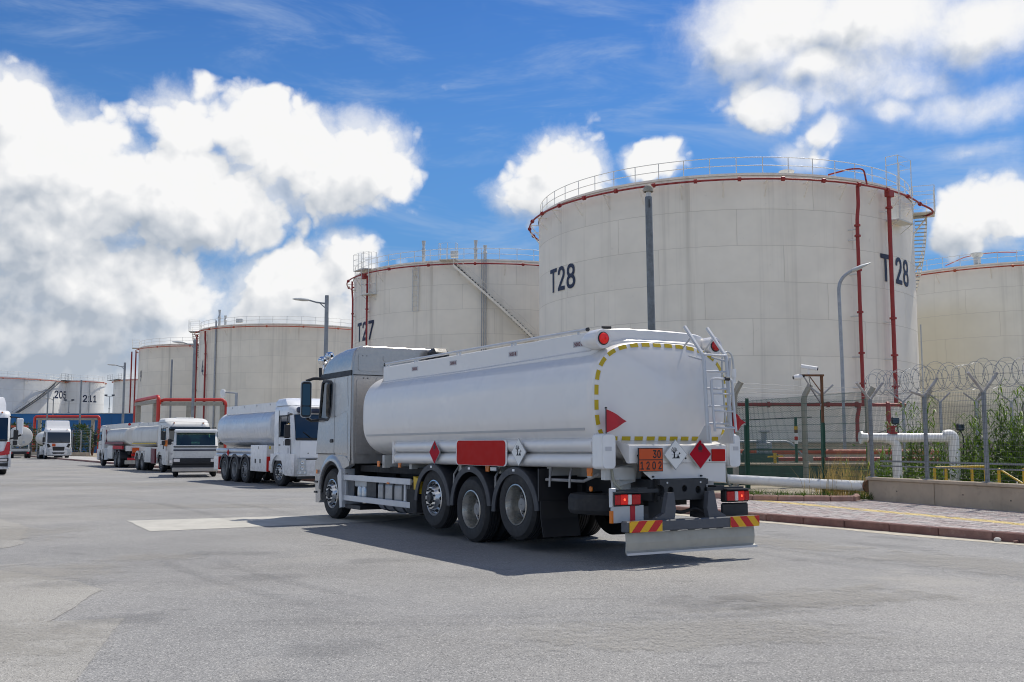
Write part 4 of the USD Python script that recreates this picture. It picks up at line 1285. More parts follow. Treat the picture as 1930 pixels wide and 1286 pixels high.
# concrete posts with bent tops (second line), chain wire and barbed strands
cf = thing('concrete_post_fence', 'old fence of bent concrete posts with barbed strands behind the green fence', 'fence')
CP = []
for k in range(9):
    Y = 29.3 + 1.42 * k + .02 * k * k
    X = 1.75 + 2.62 * k
    CP.append((X, Y))
for X, Y in CP[1:]:
    dz = 1.62
    MB().tube(path([(X, Y, .1), (X, Y, 3.10), (X + .20, Y - .10, 3.50)], .12), .095, 4).build('fence_post', 'concrete_post', cf)
for z, dx, dy in ((3.18, .04, -.02), (3.32, .11, -.05), (3.46, .18, -.09)):
    MB().tube([(X + dx, Y + dy, z - .03 * (i % 2)) for i, (X, Y) in enumerate(CP)], .005, 4).build('barbed_strand', 'wire', cf)
mb = MB()
P = np.array([(X, Y) for X, Y in CP])
tt = np.linspace(0, len(P) - 1, 380)
for sgn in (-1, 1):
    for i in range(0, 380, 1):
        j = min(max(i + sgn * 42, 0), 379)
        q0 = np.array([np.interp(tt[i], range(len(P)), P[:, k]) for k in (0, 1)]); q1 = np.array([np.interp(tt[j], range(len(P)), P[:, k]) for k in (0, 1)])
        mb.tube([(*q0, .4), (*q1, 3.05)], .0022, 3, cap=False)
mb.build('chain_wire', 'wire_dark', cf, kind='stuff')

# third line: thin steel posts with V arms
vf = thing('steel_post_fence', 'far row of thin grey steel fence posts with V arms', 'fence')
for X, Y in ((9.15, 30.3), (13.35, 35.0), (14.62, 35), (15.85, 35), (17.05, 35), (18.3, 35), (19.6, 35)):
    g = grp('fence_post', vf)
    MB().box((X, Y, 1.5), (.07, .07, 3.0)).build('upright', 'galvanised', g)
    for sg in (-1, 1):
        MB().tube([(X, Y, 2.98), (X + sg * .38, Y + .1, 3.30)], .03, 6).build('v_arm', 'rusty_grey', g)
mb = MB()
for x in np.arange(13.3, 20, .055):
    mb.tube([(x, 35, .9), (x, 35, 3.0)], .0022, 3, cap=False)
for z in np.arange(.95, 3.0, .16):
    mb.tube([(13.3, 35, z), (20, 35, z)], .0024, 3, cap=False)
mb.build('mesh_panel', 'wire_dark', vf, kind='stuff')

# ------------------------------------------------------------ pipes behind the fences
t = thing('white_pipeline', 'thick white pipe on two legs behind the mesh fence', 'pipe')
Yp = 28.2
X = lambda u, y=Yp: (u - 965) / 1930 * y * 1.0
MB().cyl((X(1620), Yp, 1.73), (X(1795), Yp, 1.73), .125, 16).build('pipe', 'pipe_white', t, smooth=40)
MB().tube(path([(X(1664), Yp, 1.70), (X(1686), Yp, 1.70), (X(1686), Yp, .15)], .3, 8), .125, 16).build('pipe_leg', 'pipe_white', t, smooth=40)
MB().tube(path([(X(1776), Yp - .02, 1.78), (X(1793), Yp - .02, 1.86), (X(1794), Yp - .02, .15)], .22, 8), .142, 16).build('pipe_leg', 'pipe_white', t, smooth=40)
MB().cyl((X(1618), Yp, 1.73), (X(1622), Yp, 1.73), .17, 16).build('flange', 'pipe_white', t)
MB().cyl((X(1632), Yp, 1.73), (X(1635), Yp, 1.73), .132, 16).build('rust_band', 'rust', t)
MB().revolve([(.13, 0), (.13, .05), (.06, .06), (.06, .18), (.1, .19), (.1, .22), (.01, .22)], c=(X(1680), Yp, 1.83), n=14).build('red_cap', 'pipe_red', t, smooth=35)

t = thing('white_ground_pipe', 'white pipe lying behind the green fence and running into the wall end', 'pipe')
MB().tube([(5.2, 34.2, .50), (6.75, 31.5, .49), (8.35, 28.4, .47), (9.22, 26.75, .47)], .135, 16).build('pipe', 'pipe_white', t, smooth=40)
MB().cyl((9.20, 26.79, .47), (9.23, 26.73, .47), .165, 16).build('rust_collar', 'rust', t)

red = thing('red_fire_main', 'thin dark red fire main with valves running before tank T28', 'pipe')
YF = 64.9
MB().tube([(11.5, YF, 4.05), (18.3, YF, 4.05), (24.9, YF, 4.03)], .12, 10).build('pipe', 'pipe_red', red, smooth=40)
for u in (1448, 1560, 1614, 1672, 1698):
    MB().cyl((X(u, YF) - .08, YF, 4.05), (X(u, YF) + .08, YF, 4.05), .19, 10).build('flange', 'pipe_red', red)
MB().tube(path([(X(1618, YF), YF - .1, 4.05), (X(1616, YF), YF - .1, 3.6), (X(1613, YF), YF - .1, 3.2), (X(1613, YF), YF - .1, 1.5)], .2), .13, 10).build('drop_pipe', 'pipe_red', red, smooth=40)
MB().tube(path([(X(1672, YF), YF - .1, 4.05), (X(1672, YF), YF - .1, 1.5)], .2), .15, 10).build('drop_pipe', 'pipe_red', red, smooth=40)

t = thing('red_pipe_pair', 'pair of faded red pipes running low behind the green fence', 'pipe')
for y, z, r in ((44.0, 1.22, .11), (43.6, .93, .09)):
    MB().tube([(8.0, y, z), (12, y, z), (18.2, y, z)], r, 10).build('pipe', 'pipe_orange' if z > 1 else 'pipe_red', t, smooth=40)
for x in (9.4, 12.6, 15.8):
    MB().box((x, 43.9, .55), (.25, .8, 1.1)).build('pipe_support', 'concrete_post', t)

t = thing('pump_plinth', 'dark green painted plinth behind the green fence', 'plinth')
MB().box((8.9, 35.6, .35), (7.4, .5, .95), rz=-.05, ch=.03).build('plinth_wall', 'green_plinth', t)
MB().box((8.9, 35.75, .86), (7.6, .9, .08), rz=-.05, ch=.02).build('plinth_top', 'concrete', t)
t = thing('bund_wall', 'long pale concrete bund wall at the foot of tank T28', 'wall')
for k in range(14):
    MB().box((9.3 + 3 * k, 61.5, .8), (2.97, .3, 1.6), ch=.02).build('wall_panel', 'concrete', t)
MB().box((28.5, 61.5, 1.65), (42.5, .42, .1)).build('coping', 'concrete_post', t)
t = thing('pump_unit', 'small grey green pump unit with a pale pipe frame behind the green fence', 'pump', (9.5, 40.0, 0))
MB().box((0, 0, .85), (1.5, .8, .7), ch=.06).build('casing', 'green_plinth', t)
MB().tube(path([(-1.2, 0, .3), (-1.2, 0, 1.65), (1.3, 0, 1.65), (2.3, 0, .5)], .25), .05, 8).build('pipe', 'galvanised', t)
MB().tube(path([(-.6, -.3, .3), (-.6, -.3, 1.35), (2.6, -.3, 1.35)], .2), .04, 8).build('pipe', 'green_plinth', t)
MB().revolve([(.3, 0), (.3, .4), (.1, .45), (.1, .8), (.22, .82), (.22, .88)], c=(.3, 0, 1.2), n=14).build('valve', 'galvanised', t, smooth=35)
t = thing('valve', 'yellow valve handle on the green plinth', 'valve', (9.05, 35.45, .9))
MB().cyl((0, 0, -.2), (0, 0, .35), .05, 8).build('stem', 'yellow_steel', t)
MB().tube([(-.25, 0, .22), (.28, 0, .24)], .03, 6).build('handle', 'yellow_steel', t)
t = thing('marker_post', 'thin marker post with red and white bands behind the green fence', 'post', (10.0, 36.2, 0))
MB().cyl((0, 0, 0), (0, 0, 2.5), .05, 8).build('post', 'green_steel', t)
for z, m in ((2.0, 'rust'), (1.88, 'white_plastic'), (1.76, 'plate_red'), (1.62, 'white_plastic'), (2.12, 'yellow_steel')):
    MB().cyl((0, 0, z - .06), (0, 0, z + .06), .062, 10).build('band', m, t)
MB().tube([(-2.3, .1, 2.38), (.6, .1, 2.5)], .02, 5).build('crossbar', 'black_plastic', t)

for lb, u, v, y in (('black floodlight above the left leg of the white pipe', 1685, 794, 28.9), ('black floodlight right of the white pipe elbow among the reeds', 1807, 806, 28.8)):
    x = X(u, y); z = 1.55 + (838 - v) / 1930 * y
    t = thing('floodlight', lb, 'floodlight', (x, y, 0))
    MB().box((0, 0, z), (.20, .14, .20), ch=.03).build('lamp_body', 'black_plastic', t)
    MB().box((0, -.072, z), (.16, .006, .15)).build('lamp_glass', 'screen_dark', t)
    MB().tube(path([(0, .05, z - .05), (.12, .1, z - .25), (.10, .15, .3)], .1), .014, 6).build('stand', 'black_plastic', t)
    MB().tube([(.02, .05, z - .1), (-.25, .1, z - .28), (-.5, .12, z - .35), (-.8, .1, z - .33)], .010, 5).build('cable', 'black_plastic', t)

yr = thing('yellow_handrail', 'yellow tube handrail just behind the concrete wall', 'handrail')
Y0 = 25.6
for u in (1757, 1778, 1827, 1852):
    MB().box((X(u, Y0), Y0 + .05, .62), (.05, .05, .72)).build('rail_post', 'yellow_steel', yr)
MB().tube(path([(X(1755, Y0), Y0, .4), (X(1755, Y0), Y0, .985), (X(1850, Y0), Y0, 1.0)], .06), .022, 8).build('rail', 'yellow_steel', yr)
yr = thing('yellow_handrail', 'shorter sloping yellow handrails at the far right behind the wall', 'handrail')
for u in (1861, 1907):
    MB().box((X(u, Y0), Y0 - .4, .6), (.055, .055, .72)).build('rail_post', 'yellow_steel', yr)
    MB().tube([(X(u, Y0), Y0 - .4, .955), (X(u + 24, Y0), Y0 - .9, .62)], .024, 8).build('rail', 'yellow_steel', yr)

# ------------------------------------------------------------ plants
rg = np.random.default_rng(5)


def reed(t, n, h, spread, rng, leafmat='leaf_reed'):
    st, lf = MB(), MB()
    for _ in range(n):
        b = rng.normal(0, spread, 2); hh = h * rng.uniform(.3, 1.05) ** 1.3; ln = rng.normal(0, .16 * hh, 2)
        p = [np.array([b[0] + ln[0] * u * u, b[1] + ln[1] * u * u, hh * u]) for u in (0, .35, .7, 1.0)]
        st.tube(p, [.012, .010, .007, .003], 4, cap=False)
        for k in range(int(hh * 7)):
            u = rng.uniform(.18, 1.0)
            q = np.array([b[0] + ln[0] * u * u, b[1] + ln[1] * u * u, hh * u])
            a = rng.uniform(0, 2 * PI); L = rng.uniform(.28, .6); w = rng.uniform(.012, .026)
            d = np.array([math.cos(a), math.sin(a), 0]); s = np.array([-d[1], d[0], 0])
            c1 = q + d * L * .45 + (0, 0, L * .42); c2 = q + d * L * .95 + (0, 0, L * rng.uniform(-.05, .35))
            lf.add([q - s * w * .6, q + s * w * .6, c1 + s * w, c1 - s * w, c2], [[0, 1, 2], [0, 2, 3], [3, 2, 4]])
    st.build('stem', leafmat, t, kind='stuff')
    lf.build('foliage', leafmat, t)


pl = [(1672, 29.6, 1.9, 14), (1700, 30.4, 2.2, 18), (1725, 29.8, 2.5, 20), (1752, 30.6, 2.7, 22), (1780, 30.0, 2.1, 18), (1815, 29.4, 2.3, 24), (1838, 28.8, 2.3, 26), (1862, 29.4, 2.9, 26), (1884, 28.6, 3.0, 28), (1908, 29.2, 2.9, 28), (1930, 28.4, 2.9, 26), (1955, 29, 2.9, 24), (1650, 31, 1.2, 14)]
for u, y, h, n in pl:
    t = thing('reed_clump', 'tall green reed clump behind the white pipe and mesh fence', 'reeds', (X(u, y), y, .12), group='reeds behind the mesh fence')
    reed(t, int(n * .8), h, .34, rg)
for u, y, h in ((1660, 28.9, .75), (1700, 28.7, .8), (1730, 28.9, .8), (1822, 28.0, 1.0), (1850, 27.8, 1.0), (1880, 27.6, 1.15), (1915, 27.4, 1.1), (1945, 27.4, 1.1)):
    t = thing('weed', 'low leafy green weed at the foot of the reeds', 'weeds', (X(u, y), y, .14), group='weeds under the reeds')
    n = 620
    p = rg.normal(size=(n, 3)) * (.42, .25, h * .36) + (0, 0, h * .45)
    p[:, 2] = np.abs(p[:, 2])
    obj('foliage', leaves(p, .055, rg), 'leaf_reed', t)
dry = [(9.05, 28.0, 1.35, 230, .26), (8.75, 28.5, 1.1, 120, .24), (9.25, 27.4, .9, 90, .2)]
for i, (x, y, h, n, sp) in enumerate(dry):
    t = thing('dry_grass', ('tall clump of dry straw coloured grass behind the camera pole', 'lower dry grass clump left of the tall straw clump', 'short dry grass tuft against the end of the concrete wall')[i], 'grass', (x, y, .15))
    mb = MB()
    for _ in range(n):
        b = rg.normal(0, sp, 2); hh = h * rg.uniform(.4, 1.0); ln = rg.normal(0, .22 * hh, 2); w = .006
        a = rg.uniform(0, PI); s = np.array([math.cos(a), math.sin(a), 0]) * w
        p = [np.array([b[0] + ln[0] * k * k, b[1] + ln[1] * k * k, hh * k]) for k in (0, .5, 1.0)]
        mb.add([p[0] - s, p[0] + s, p[1] + s, p[1] - s, p[2]], [[0, 1, 2], [0, 2, 3], [3, 2, 4]])
    mb.build('blades', 'leaf_dry', t)
for i in range(16):
    s = rg.uniform(0, 1)
    q = np.array(EDGE[3]) * (1 - s) + np.array(EDGE[1]) * s + np.array([rg.uniform(.1, .6), rg.uniform(.3, 1.8)]) if i < 13 else np.array(wp(-.4 + .25 * (i - 13), -.12)[:2])
    t = thing('weed', 'small dry weed between the planter kerb and the green fence', 'weeds', (q[0], q[1], .16), group='weeds along the planter kerb')
    mb = MB()
    for _ in range(60):
        b = rg.normal(0, .10, 2); hh = rg.uniform(.06, .26); ln = rg.normal(0, .10, 2); a = rg.uniform(0, PI); sd = np.array([math.cos(a), math.sin(a), 0]) * .006
        p = [np.array([b[0] + ln[0] * k * k, b[1] + ln[1] * k * k, hh * k]) for k in (0, .5, 1.0)]
        mb.add([p[0] - sd, p[0] + sd, p[1] + sd, p[1] - sd, p[2]], [[0, 1, 2], [0, 2, 3], [3, 2, 4]])
    mb.build('blades', 'leaf_weed', t)
# ------------------------------------------------------------ lorry parts
def to_man(v, f):
    return m3.Manifold(m3.Mesh(np.asarray(v, np.float32), np.asarray(f, np.uint32)))


def man_box(lo, hi):
    lo, hi = np.asarray(lo, float), np.asarray(hi, float)
    return m3.Manifold.cube((hi - lo).tolist()).translate(lo.tolist())


def man_prism(pts, x0, x1):
    """A (y, z) outline pushed from x0 to x1."""
    p = Polygon(pts) if not isinstance(pts, Polygon) else pts
    if not p.exterior.is_ccw:
        p = Polygon(list(p.exterior.coords)[::-1])
    cs = m3.CrossSection([list(p.exterior.coords)[:-1]])
    e = cs.extrude(x1 - x0)               # (y, z, x)
    return e.transform(np.array([[0, 0, 1, x0], [1, 0, 0, 0], [0, 1, 0, 0]], float))


def wheel(t, x, y, z, side, R=.52, W=.30, kind='front', steer=0.0, rim='rim_alu', n=44, dual=False):
    """A wheel whose outer face is at x, on the left (side -1) or right (side 1)."""
    g = grp('wheel', t)
    Rm = np.array([[math.cos(steer), -math.sin(steer), 0], [math.sin(steer), math.cos(steer), 0], [0, 0, 1]])
    F = np.array([[0, 0, side], [side, 0, 0], [0, 1, 0]], float)      # local (a, b, out) -> x = out*side
    F = np.column_stack([(0, 1, 0), (0, 0, 1), (side, 0, 0)]).astype(float)
    r = .292
    prof = [(r, -W + .02), (r + .03, -W), (R * .86, -W - .004), (R - .03, -W + .025), (R - .008, -W + .05)]
    for k in range(4):
        a = -W + .055 + k * (W - .11) / 4
        b = a + (W - .11) / 4
        prof += [(R, a + .006), (R, b - .012), (R - .014, b - .009), (R - .014, b)]
    prof += [(R, -.055), (R - .008, -.05), (R - .03, -.025), (R * .90, -.003), (R * .80, .004), (R * .68, .0), (r + .03, -.006), (r, -.02)]

    def rev(pr, nn=n, **k):
        mb = MB().revolve(pr, n=nn, **k)
        return mb.xf(F).xf(Rm, (x, y, z))
    rev(prof).build('tyre', 'rubber', g, smooth=28)
    if kind == 'front':
        rp = [(r + .006, -.022), (r + .012, -.006), (r - .006, .0), (r - .018, -.03), (r - .030, -.06), (.235, -.055), (.215, -.02), (.19, .045), (.185, .055), (.105, .058), (.10, .05), (.10, -.06)]
        cap = [(.10, -.02), (.085, .085), (.075, .095), (.01, .10)]
        nb, rb, hb = 10, .148, .058
        hole_r, hole_h = .226, -.036
    else:
        rp = [(r + .006, -.022), (r + .012, -.006), (r - .006, .0), (r - .016, -.03), (r - .022, -.06), (r - .036, -.10), (r - .038, -.17), (r - .05, -.215), (r - .07, -.235), (.185, -.225), (.15, -.205), (.12, -.205), (.115, -.15)]
        cap = [(.105, -.21), (.10, -.12), (.09, -.105), (.01, -.10)]
        nb, rb, hb = 10, .148, -.205
        hole_r, hole_h = .200, -.226
    rev(rp).build('rim', rim, g, smooth=30)
    rev(cap, 24).build('hub', 'rim_grey' if kind != 'front' else 'black_steel', g, smooth=30)
    mb, mh = MB(), MB()
    for k in range(nb):
        a = 2 * PI * (k + .5) / nb
        p = np.array([rb * math.cos(a), rb * math.sin(a), 0])
        mb.cyl(p + (0, 0, hb - .01), p + (0, 0, hb + .035), .017, 6)
        a += PI / nb
        d = np.array([math.cos(a), math.sin(a), 0]); tn = np.array([-d[1], d[0], 0])
        slope = np.array([d[0] * .6, d[1] * .6, -.9 if kind == 'front' else -.2]); slope /= np.linalg.norm(slope)
        nrm = np.cross(slope, tn); nrm *= np.sign(nrm[2]) if abs(nrm[2]) > 1e-6 else 1
        c = d * hole_r + np.array([0, 0, hole_h])
        mh.cyl(c - nrm * .012, c + nrm * .012, .033, 10)
    mb.xf(F).xf(Rm, (x, y, z)).build('wheel_nuts', 'rim_grey' if kind != 'front' else 'black_steel', g, kind='stuff')
    mh.xf(F).xf(Rm, (x, y, z)).build('vent_holes', 'under_dark', g, kind='stuff')
    if dual:
        mb = MB().revolve([(a, b - W - .03) for a, b in prof], n=n)
        mb.xf(F).xf(Rm, (x, y, z)).build('tyre', 'rubber', g, smooth=28)


def superring(y, hw, z0, z1, p, n=56, x0=0.0):
    a = np.arange(n) * 2 * PI / n
    c, s = np.cos(a), np.sin(a)
    h = (z1 - z0) / 2
    return np.stack([x0 + hw * np.sign(c) * np.abs(c) ** (2 / p), np.full(n, y), (z0 + z1) / 2 + h * np.sign(s) * np.abs(s) ** (2 / p)], -1)


def tank_body(t, y0, y1, hw, z0, z1, mat, p=2.7, bulge=.28, knuckle=.10, n=64, name='tank', rise=0.0):
    """Lorry tank between y0 (rear) and y1 (front) with dished ends. rise lifts the rear."""
    rings = []
    h = (z1 - z0) / 2

    def ring(y, k):
        zz = rise * (y1 - y) / (y1 - y0)
        return superring(y, hw * k, (z0 + z1) / 2 - h * k + zz, (z0 + z1) / 2 + h * k + zz, p, n)
    ks = [(.0, 0.02), (.12, .25), (.35, .55), (.60, .78), (.85, .93)]
    for u, k in ks:
        rings.append(ring(y0 - bulge * (1 - u ** 1.0) - knuckle * 0 - .0, k))
    w = np.linspace(0, PI / 2, 6)
    base = bulge * .15
    rings = rings[:-1]
    rings.append(ring(y0 - bulge * .22, .90))
    for a in w:
        rings.append(ring(y0 + knuckle * (1 - math.cos(a)) - .0 - base * math.cos(a), 1 - .045 * (1 - math.sin(a))))
    for yy in np.linspace(y0 + .5, y1 - .5, 9):
        rings.append(ring(yy, 1))
    for a in w[::-1]:
        rings.append(ring(y1 - knuckle * (1 - math.cos(a)) + base * math.cos(a), 1 - .045 * (1 - math.sin(a))))
    rings.append(ring(y1 + bulge * .22, .90))
    for u, k in ks[:-1][::-1]:
        rings.append(ring(y1 + bulge * (1 - u), k))
    return MB().loft(np.array(rings)).build(name, mat, t, smooth=38)


def flame(s=1.0):
    """The flame of a flammable-liquid placard."""
    o = [(-.28, -.36), (-.40, -.10), (-.30, .12), (-.26, -.02), (-.14, .24), (-.16, .52), (.06, .22), (.10, .36), (.24, .10), (.20, -.02), (.34, .12), (.36, -.14), (.26, -.36)]
    return unary_union([Polygon([(x * s, y * s) for x, y in o]).buffer(.012 * s), sbox(-.34 * s, -.52 * s, .34 * s, -.46 * s)])


def tree_fish(s=1.0):
    """Dead tree and fish of the environment placard."""
    parts = [Polygon([(-.10, -.42), (-.06, -.1), (-.12, .1), (-.02, .02), (.02, .12), (.04, -.1), (.06, -.42)])]
    for a, b in (((-.08, -.05), (-.30, .28)), ((-.18, .1), (-.34, .12)), ((-.06, .0), (-.14, .38)), ((0, 0), (.06, .42)), ((.02, -.06), (.24, .30)), ((.12, .1), (.30, .14)), ((-.1, .2), (-.22, .40)), ((.1, .12), (.16, .36))):
        parts.append(LineString([a, b]).buffer(.022, cap_style=2))
    parts = [affinity.translate(q, -.14, .06) for q in parts]
    parts.append(Polygon([(-.42, -.42), (.42, -.42), (.30, -.34), (-.30, -.34)]))
    parts.append(Polygon([(0, -.40), (.12, -.26), (.20, -.30), (.28, -.16), (.34, -.26), (.40, -.40)]))
    fish = unary_union([affinity.scale(Point(0, 0).buffer(.12), 1.3, .55), Polygon([(.12, 0), (.26, .10), (.26, -.10)])])
    fish = fish.difference(affinity.scale(Point(0, 0).buffer(.09), 1.2, .45))
    parts.append(affinity.translate(affinity.rotate(fish, 40), .22, -.12))
    parts.append(sbox(-.44, -.085, .06, -.068))
    return affinity.scale(unary_union(parts), s, s, origin=(0, 0))


def placard(t, o, R, half, kind, tilt=0.0, pre='hazard_placard'):
    """A diamond board: edge, field and symbol."""
    dia = affinity.rotate(sbox(-half * .7071, -half * .7071, half * .7071, half * .7071), 45, origin=(0, 0))
    g = grp(pre, t)
    flat(MB(), dia, R, o, .010).build('frame', 'diamond_edge', g)
    flat(MB(), dia.buffer(-half * .045), R, o, .0035, .010).build('field', 'diamond_red' if kind == 'flame' else 'diamond_white', g)
    if kind == 'flame':
        flat(MB(), affinity.translate(flame(half * .52), 0, half * .44), R, o, .002, .0135).build('symbol', 'ink', g)
    else:
        flat(MB(), affinity.translate(tree_fish(half * .82), 0, half * .10), R, o, .002, .0135).build('symbol', 'ink', g)
    return g


def striped(w, h, mat_a, mat_b, R, o, t, lean=1, n=2):
    """Slanted red and yellow warning board."""
    g = grp('warning_board', t)
    fr = sbox(-w / 2, -h / 2, w / 2, h / 2)
    flat(MB(), fr, R, o, .006).build('field', mat_b, g)
    step = w / n
    for k in range(-2, n + 2):
        x = -w / 2 + step * (k + .1)
        q = Polygon([(x, -h / 2), (x + step * .5, -h / 2), (x + step * .5 + lean * h * .9, h / 2), (x + lean * h * .9, h / 2)]).intersection(fr)
        if q.area > 1e-5:
            flat(MB(), q, R, o, .002, .006).build('stripe', mat_a, g)


def cab_shell(prof, width, yb, mat, t, cut_side, cut_front, wall=.05, rf=.30, rb=.06, name='cab_body', n=7, extra=()):
    """Cab as a hollow shell. prof: (z, y of the front, half width) upwards; window cut-outs are (y, z) outlines / a front opening (x0, z0, x1, z1)."""
    def plan(yf, hw, yr, r1, r2):
        pts = []
        for cx, cy, r, a0 in ((hw - r1, yf - r1, r1, 0), (-hw + r1, yf - r1, r1, PI / 2), (-hw + r2, yr + r2, r2, PI), (hw - r2, yr + r2, r2, 1.5 * PI)):
            for a in np.linspace(a0, a0 + PI / 2, n):
                pts.append((cx + r * math.cos(a), cy + r * math.sin(a)))
        return np.array(pts)

    def solid(shrink):
        rings = []
        for i, (z, yf, hw) in enumerate(prof):
            zz = z + shrink if i == 0 else (z - shrink if i == len(prof) - 1 else z)
            p = plan(yf - shrink, hw - shrink, yb + shrink, max(min(rf, hw * .8) - shrink, .04), max(rb - shrink, .02))
            rings.append(np.column_stack([p, np.full(len(p), zz)]))
        v, f = MB().loft(np.array(rings)).mesh()
        m = trimesh.Trimesh(v, f, process=True)
        m.merge_vertices()
        if m.volume < 0:
            m.invert()
        return to_man(m.vertices, m.faces)
    body = solid(0) - solid(wall)
    for c in cut_side:
        body = body - man_prism(c, -width, width)
    if cut_front:
        x0, z0, x1, z1, ymin = cut_front
        body = body - man_box((x0, ymin, z0), (x1, 9, z1))
    for e in extra:
        body = body - e
    mb = MB().man(body)
    return mb.build(name, mat, t, smooth=32)


def arch_panel(outline, c, r, x0, x1):
    """A (y, z) panel with a round wheel opening, between x0 and x1."""
    p = Polygon(outline).difference(Point(*c).buffer(r, quad_segs=20))
    p = max(getattr(p, 'geoms', [p]), key=lambda g: g.area)
    return man_prism(p, x0, x1)


def mudguard(t, x0, x1, c, r, a0, a1, mat='mudguard', lip=.085, name='mudguard'):
    """An arched wing over a wheel with a turned-down outer lip."""
    w = np.linspace(a0, a1, 22)
    s = 1 if x0 > x1 else -1               # x0 = outer edge
    prof = [(x0, r - lip), (x0, r + .012), (x0 * .985 + x1 * .015, r + .02), (x1, r + .02), (x1, r + .002), (x0 + (x1 - x0) * .04, r + .002), (x0 + (x1 - x0) * .04, r - lip)]
    rings = [[(px, c[0] + pr * math.cos(a), c[1] + pr * math.sin(a)) for px, pr in prof] for a in w]
    return MB().loft(np.array(rings)).build(name, mat, t, smooth=35)
# ------------------------------------------------------------ the silver and white tanker lorry
HEAD = 0.5434
truck = thing('tanker_truck', 'big silver cabbed white fuel tanker seen from behind at centre', 'tanker truck', (-2.6815, 22.1247, 0), HEAD)
AX = (.20, -4.50, -5.85, -7.22)
LIFT = (0, .12, 0, .14)
for s in (-1, 1):
    wheel(truck, s * 1.165, AX[0], .52, s, kind='front', steer=.02)
    wheel(truck, s * 1.155, AX[1], .52 + LIFT[1], s, kind='front')
    wheel(truck, s * 1.17, AX[2], .52, s, kind='rear', rim='rim_steel', dual=True)
    wheel(truck, s * 1.17, AX[3], .52 + LIFT[3], s, kind='rear', rim='rim_steel', dual=True)
for y, l in zip(AX, LIFT):
    MB().cyl((-.85, y, .52 + l), (.85, y, .52 + l), .085, 10).box((0, y, .53 + l), (.42, .42, .40), ch=.1).build('axle', 'under_dark', truck)
# chassis
for s in (-1, 1):
    MB().b2((s * .43 - .045, -9.55, .80), (s * .43 + .045, 1.0, 1.08)).build('chassis_rail', 'black_steel', truck)
MB().b2((-.40, -9.3, .84), (.40, .9, 1.0)).build('chassis_deck', 'under_dark', truck)
for y in (-1.6, -3.5, -5.2, -6.5, -8.0, -9.0):
    MB().b2((-.55, y - .06, .70), (.55, y + .06, .98)).build('cross_member', 'under_dark', truck)
MB().b2((-.95, -.55, .45), (.95, 1.0, 1.25)).build('engine_block', 'under_dark', truck)

# cab
prof = [(1.16, 1.30, 1.13), (1.30, 1.36, 1.145), (1.65, 1.33, 1.155), (2.05, 1.27, 1.158), (2.55, 1.16, 1.158), (2.92, 1.12, 1.157), (3.06, 1.10, 1.155), (3.20, 1.02, 1.147), (3.33, .84, 1.13), (3.44, .52, 1.10), (3.52, .10, 1.04), (3.56, -.38, .94)]
win = Polygon([(1.00, 2.13), (.52, 2.10), (.40, 2.17), (.33, 2.36), (.28, 2.80), (.35, 2.85), (.80, 2.87), (.86, 2.84)]).buffer(.02)
wind = (-.98, 1.98, .98, 2.90, .75)
cab_shell(prof, 2.0, -.78, 'silver_paint', truck, [win], wind)
# rear wall pressings
for x0, x1, z0, z1 in ((-1.05, -.70, 1.35, 2.88), (-.62, .0, 1.35, 2.92), (.08, .62, 1.35, 2.92), (.70, 1.05, 1.35, 2.88), (-1.02, -.55, 3.05, 3.40), (-.47, .95, 3.02, 3.20), (-.47, .95, 3.26, 3.38)):
    flat(MB(), rrect(x1 - x0, z1 - z0, .05), READ_REAR, ((x0 + x1) / 2, -.78, (z0 + z1) / 2), .014).build('rear_panel', 'silver_paint', truck, smooth=25)
MB().b2((-1.13, -.798, 2.955), (1.13, -.785, 2.972)).build('panel_seam', 'black_plastic', truck)
MB().box((0, -.70, 3.545), (1.75, .16, .05), ch=.02).build('roof_lip', 'silver_paint', truck)
for x in (-.93, -.84, -.9, -.81):
    z = 3.36 if x in (-.93, -.84) else 2.90
    MB().cyl((x, -.795, z), (x, -.785, z), .012, 8).build('rivet', 'black_plastic', truck)
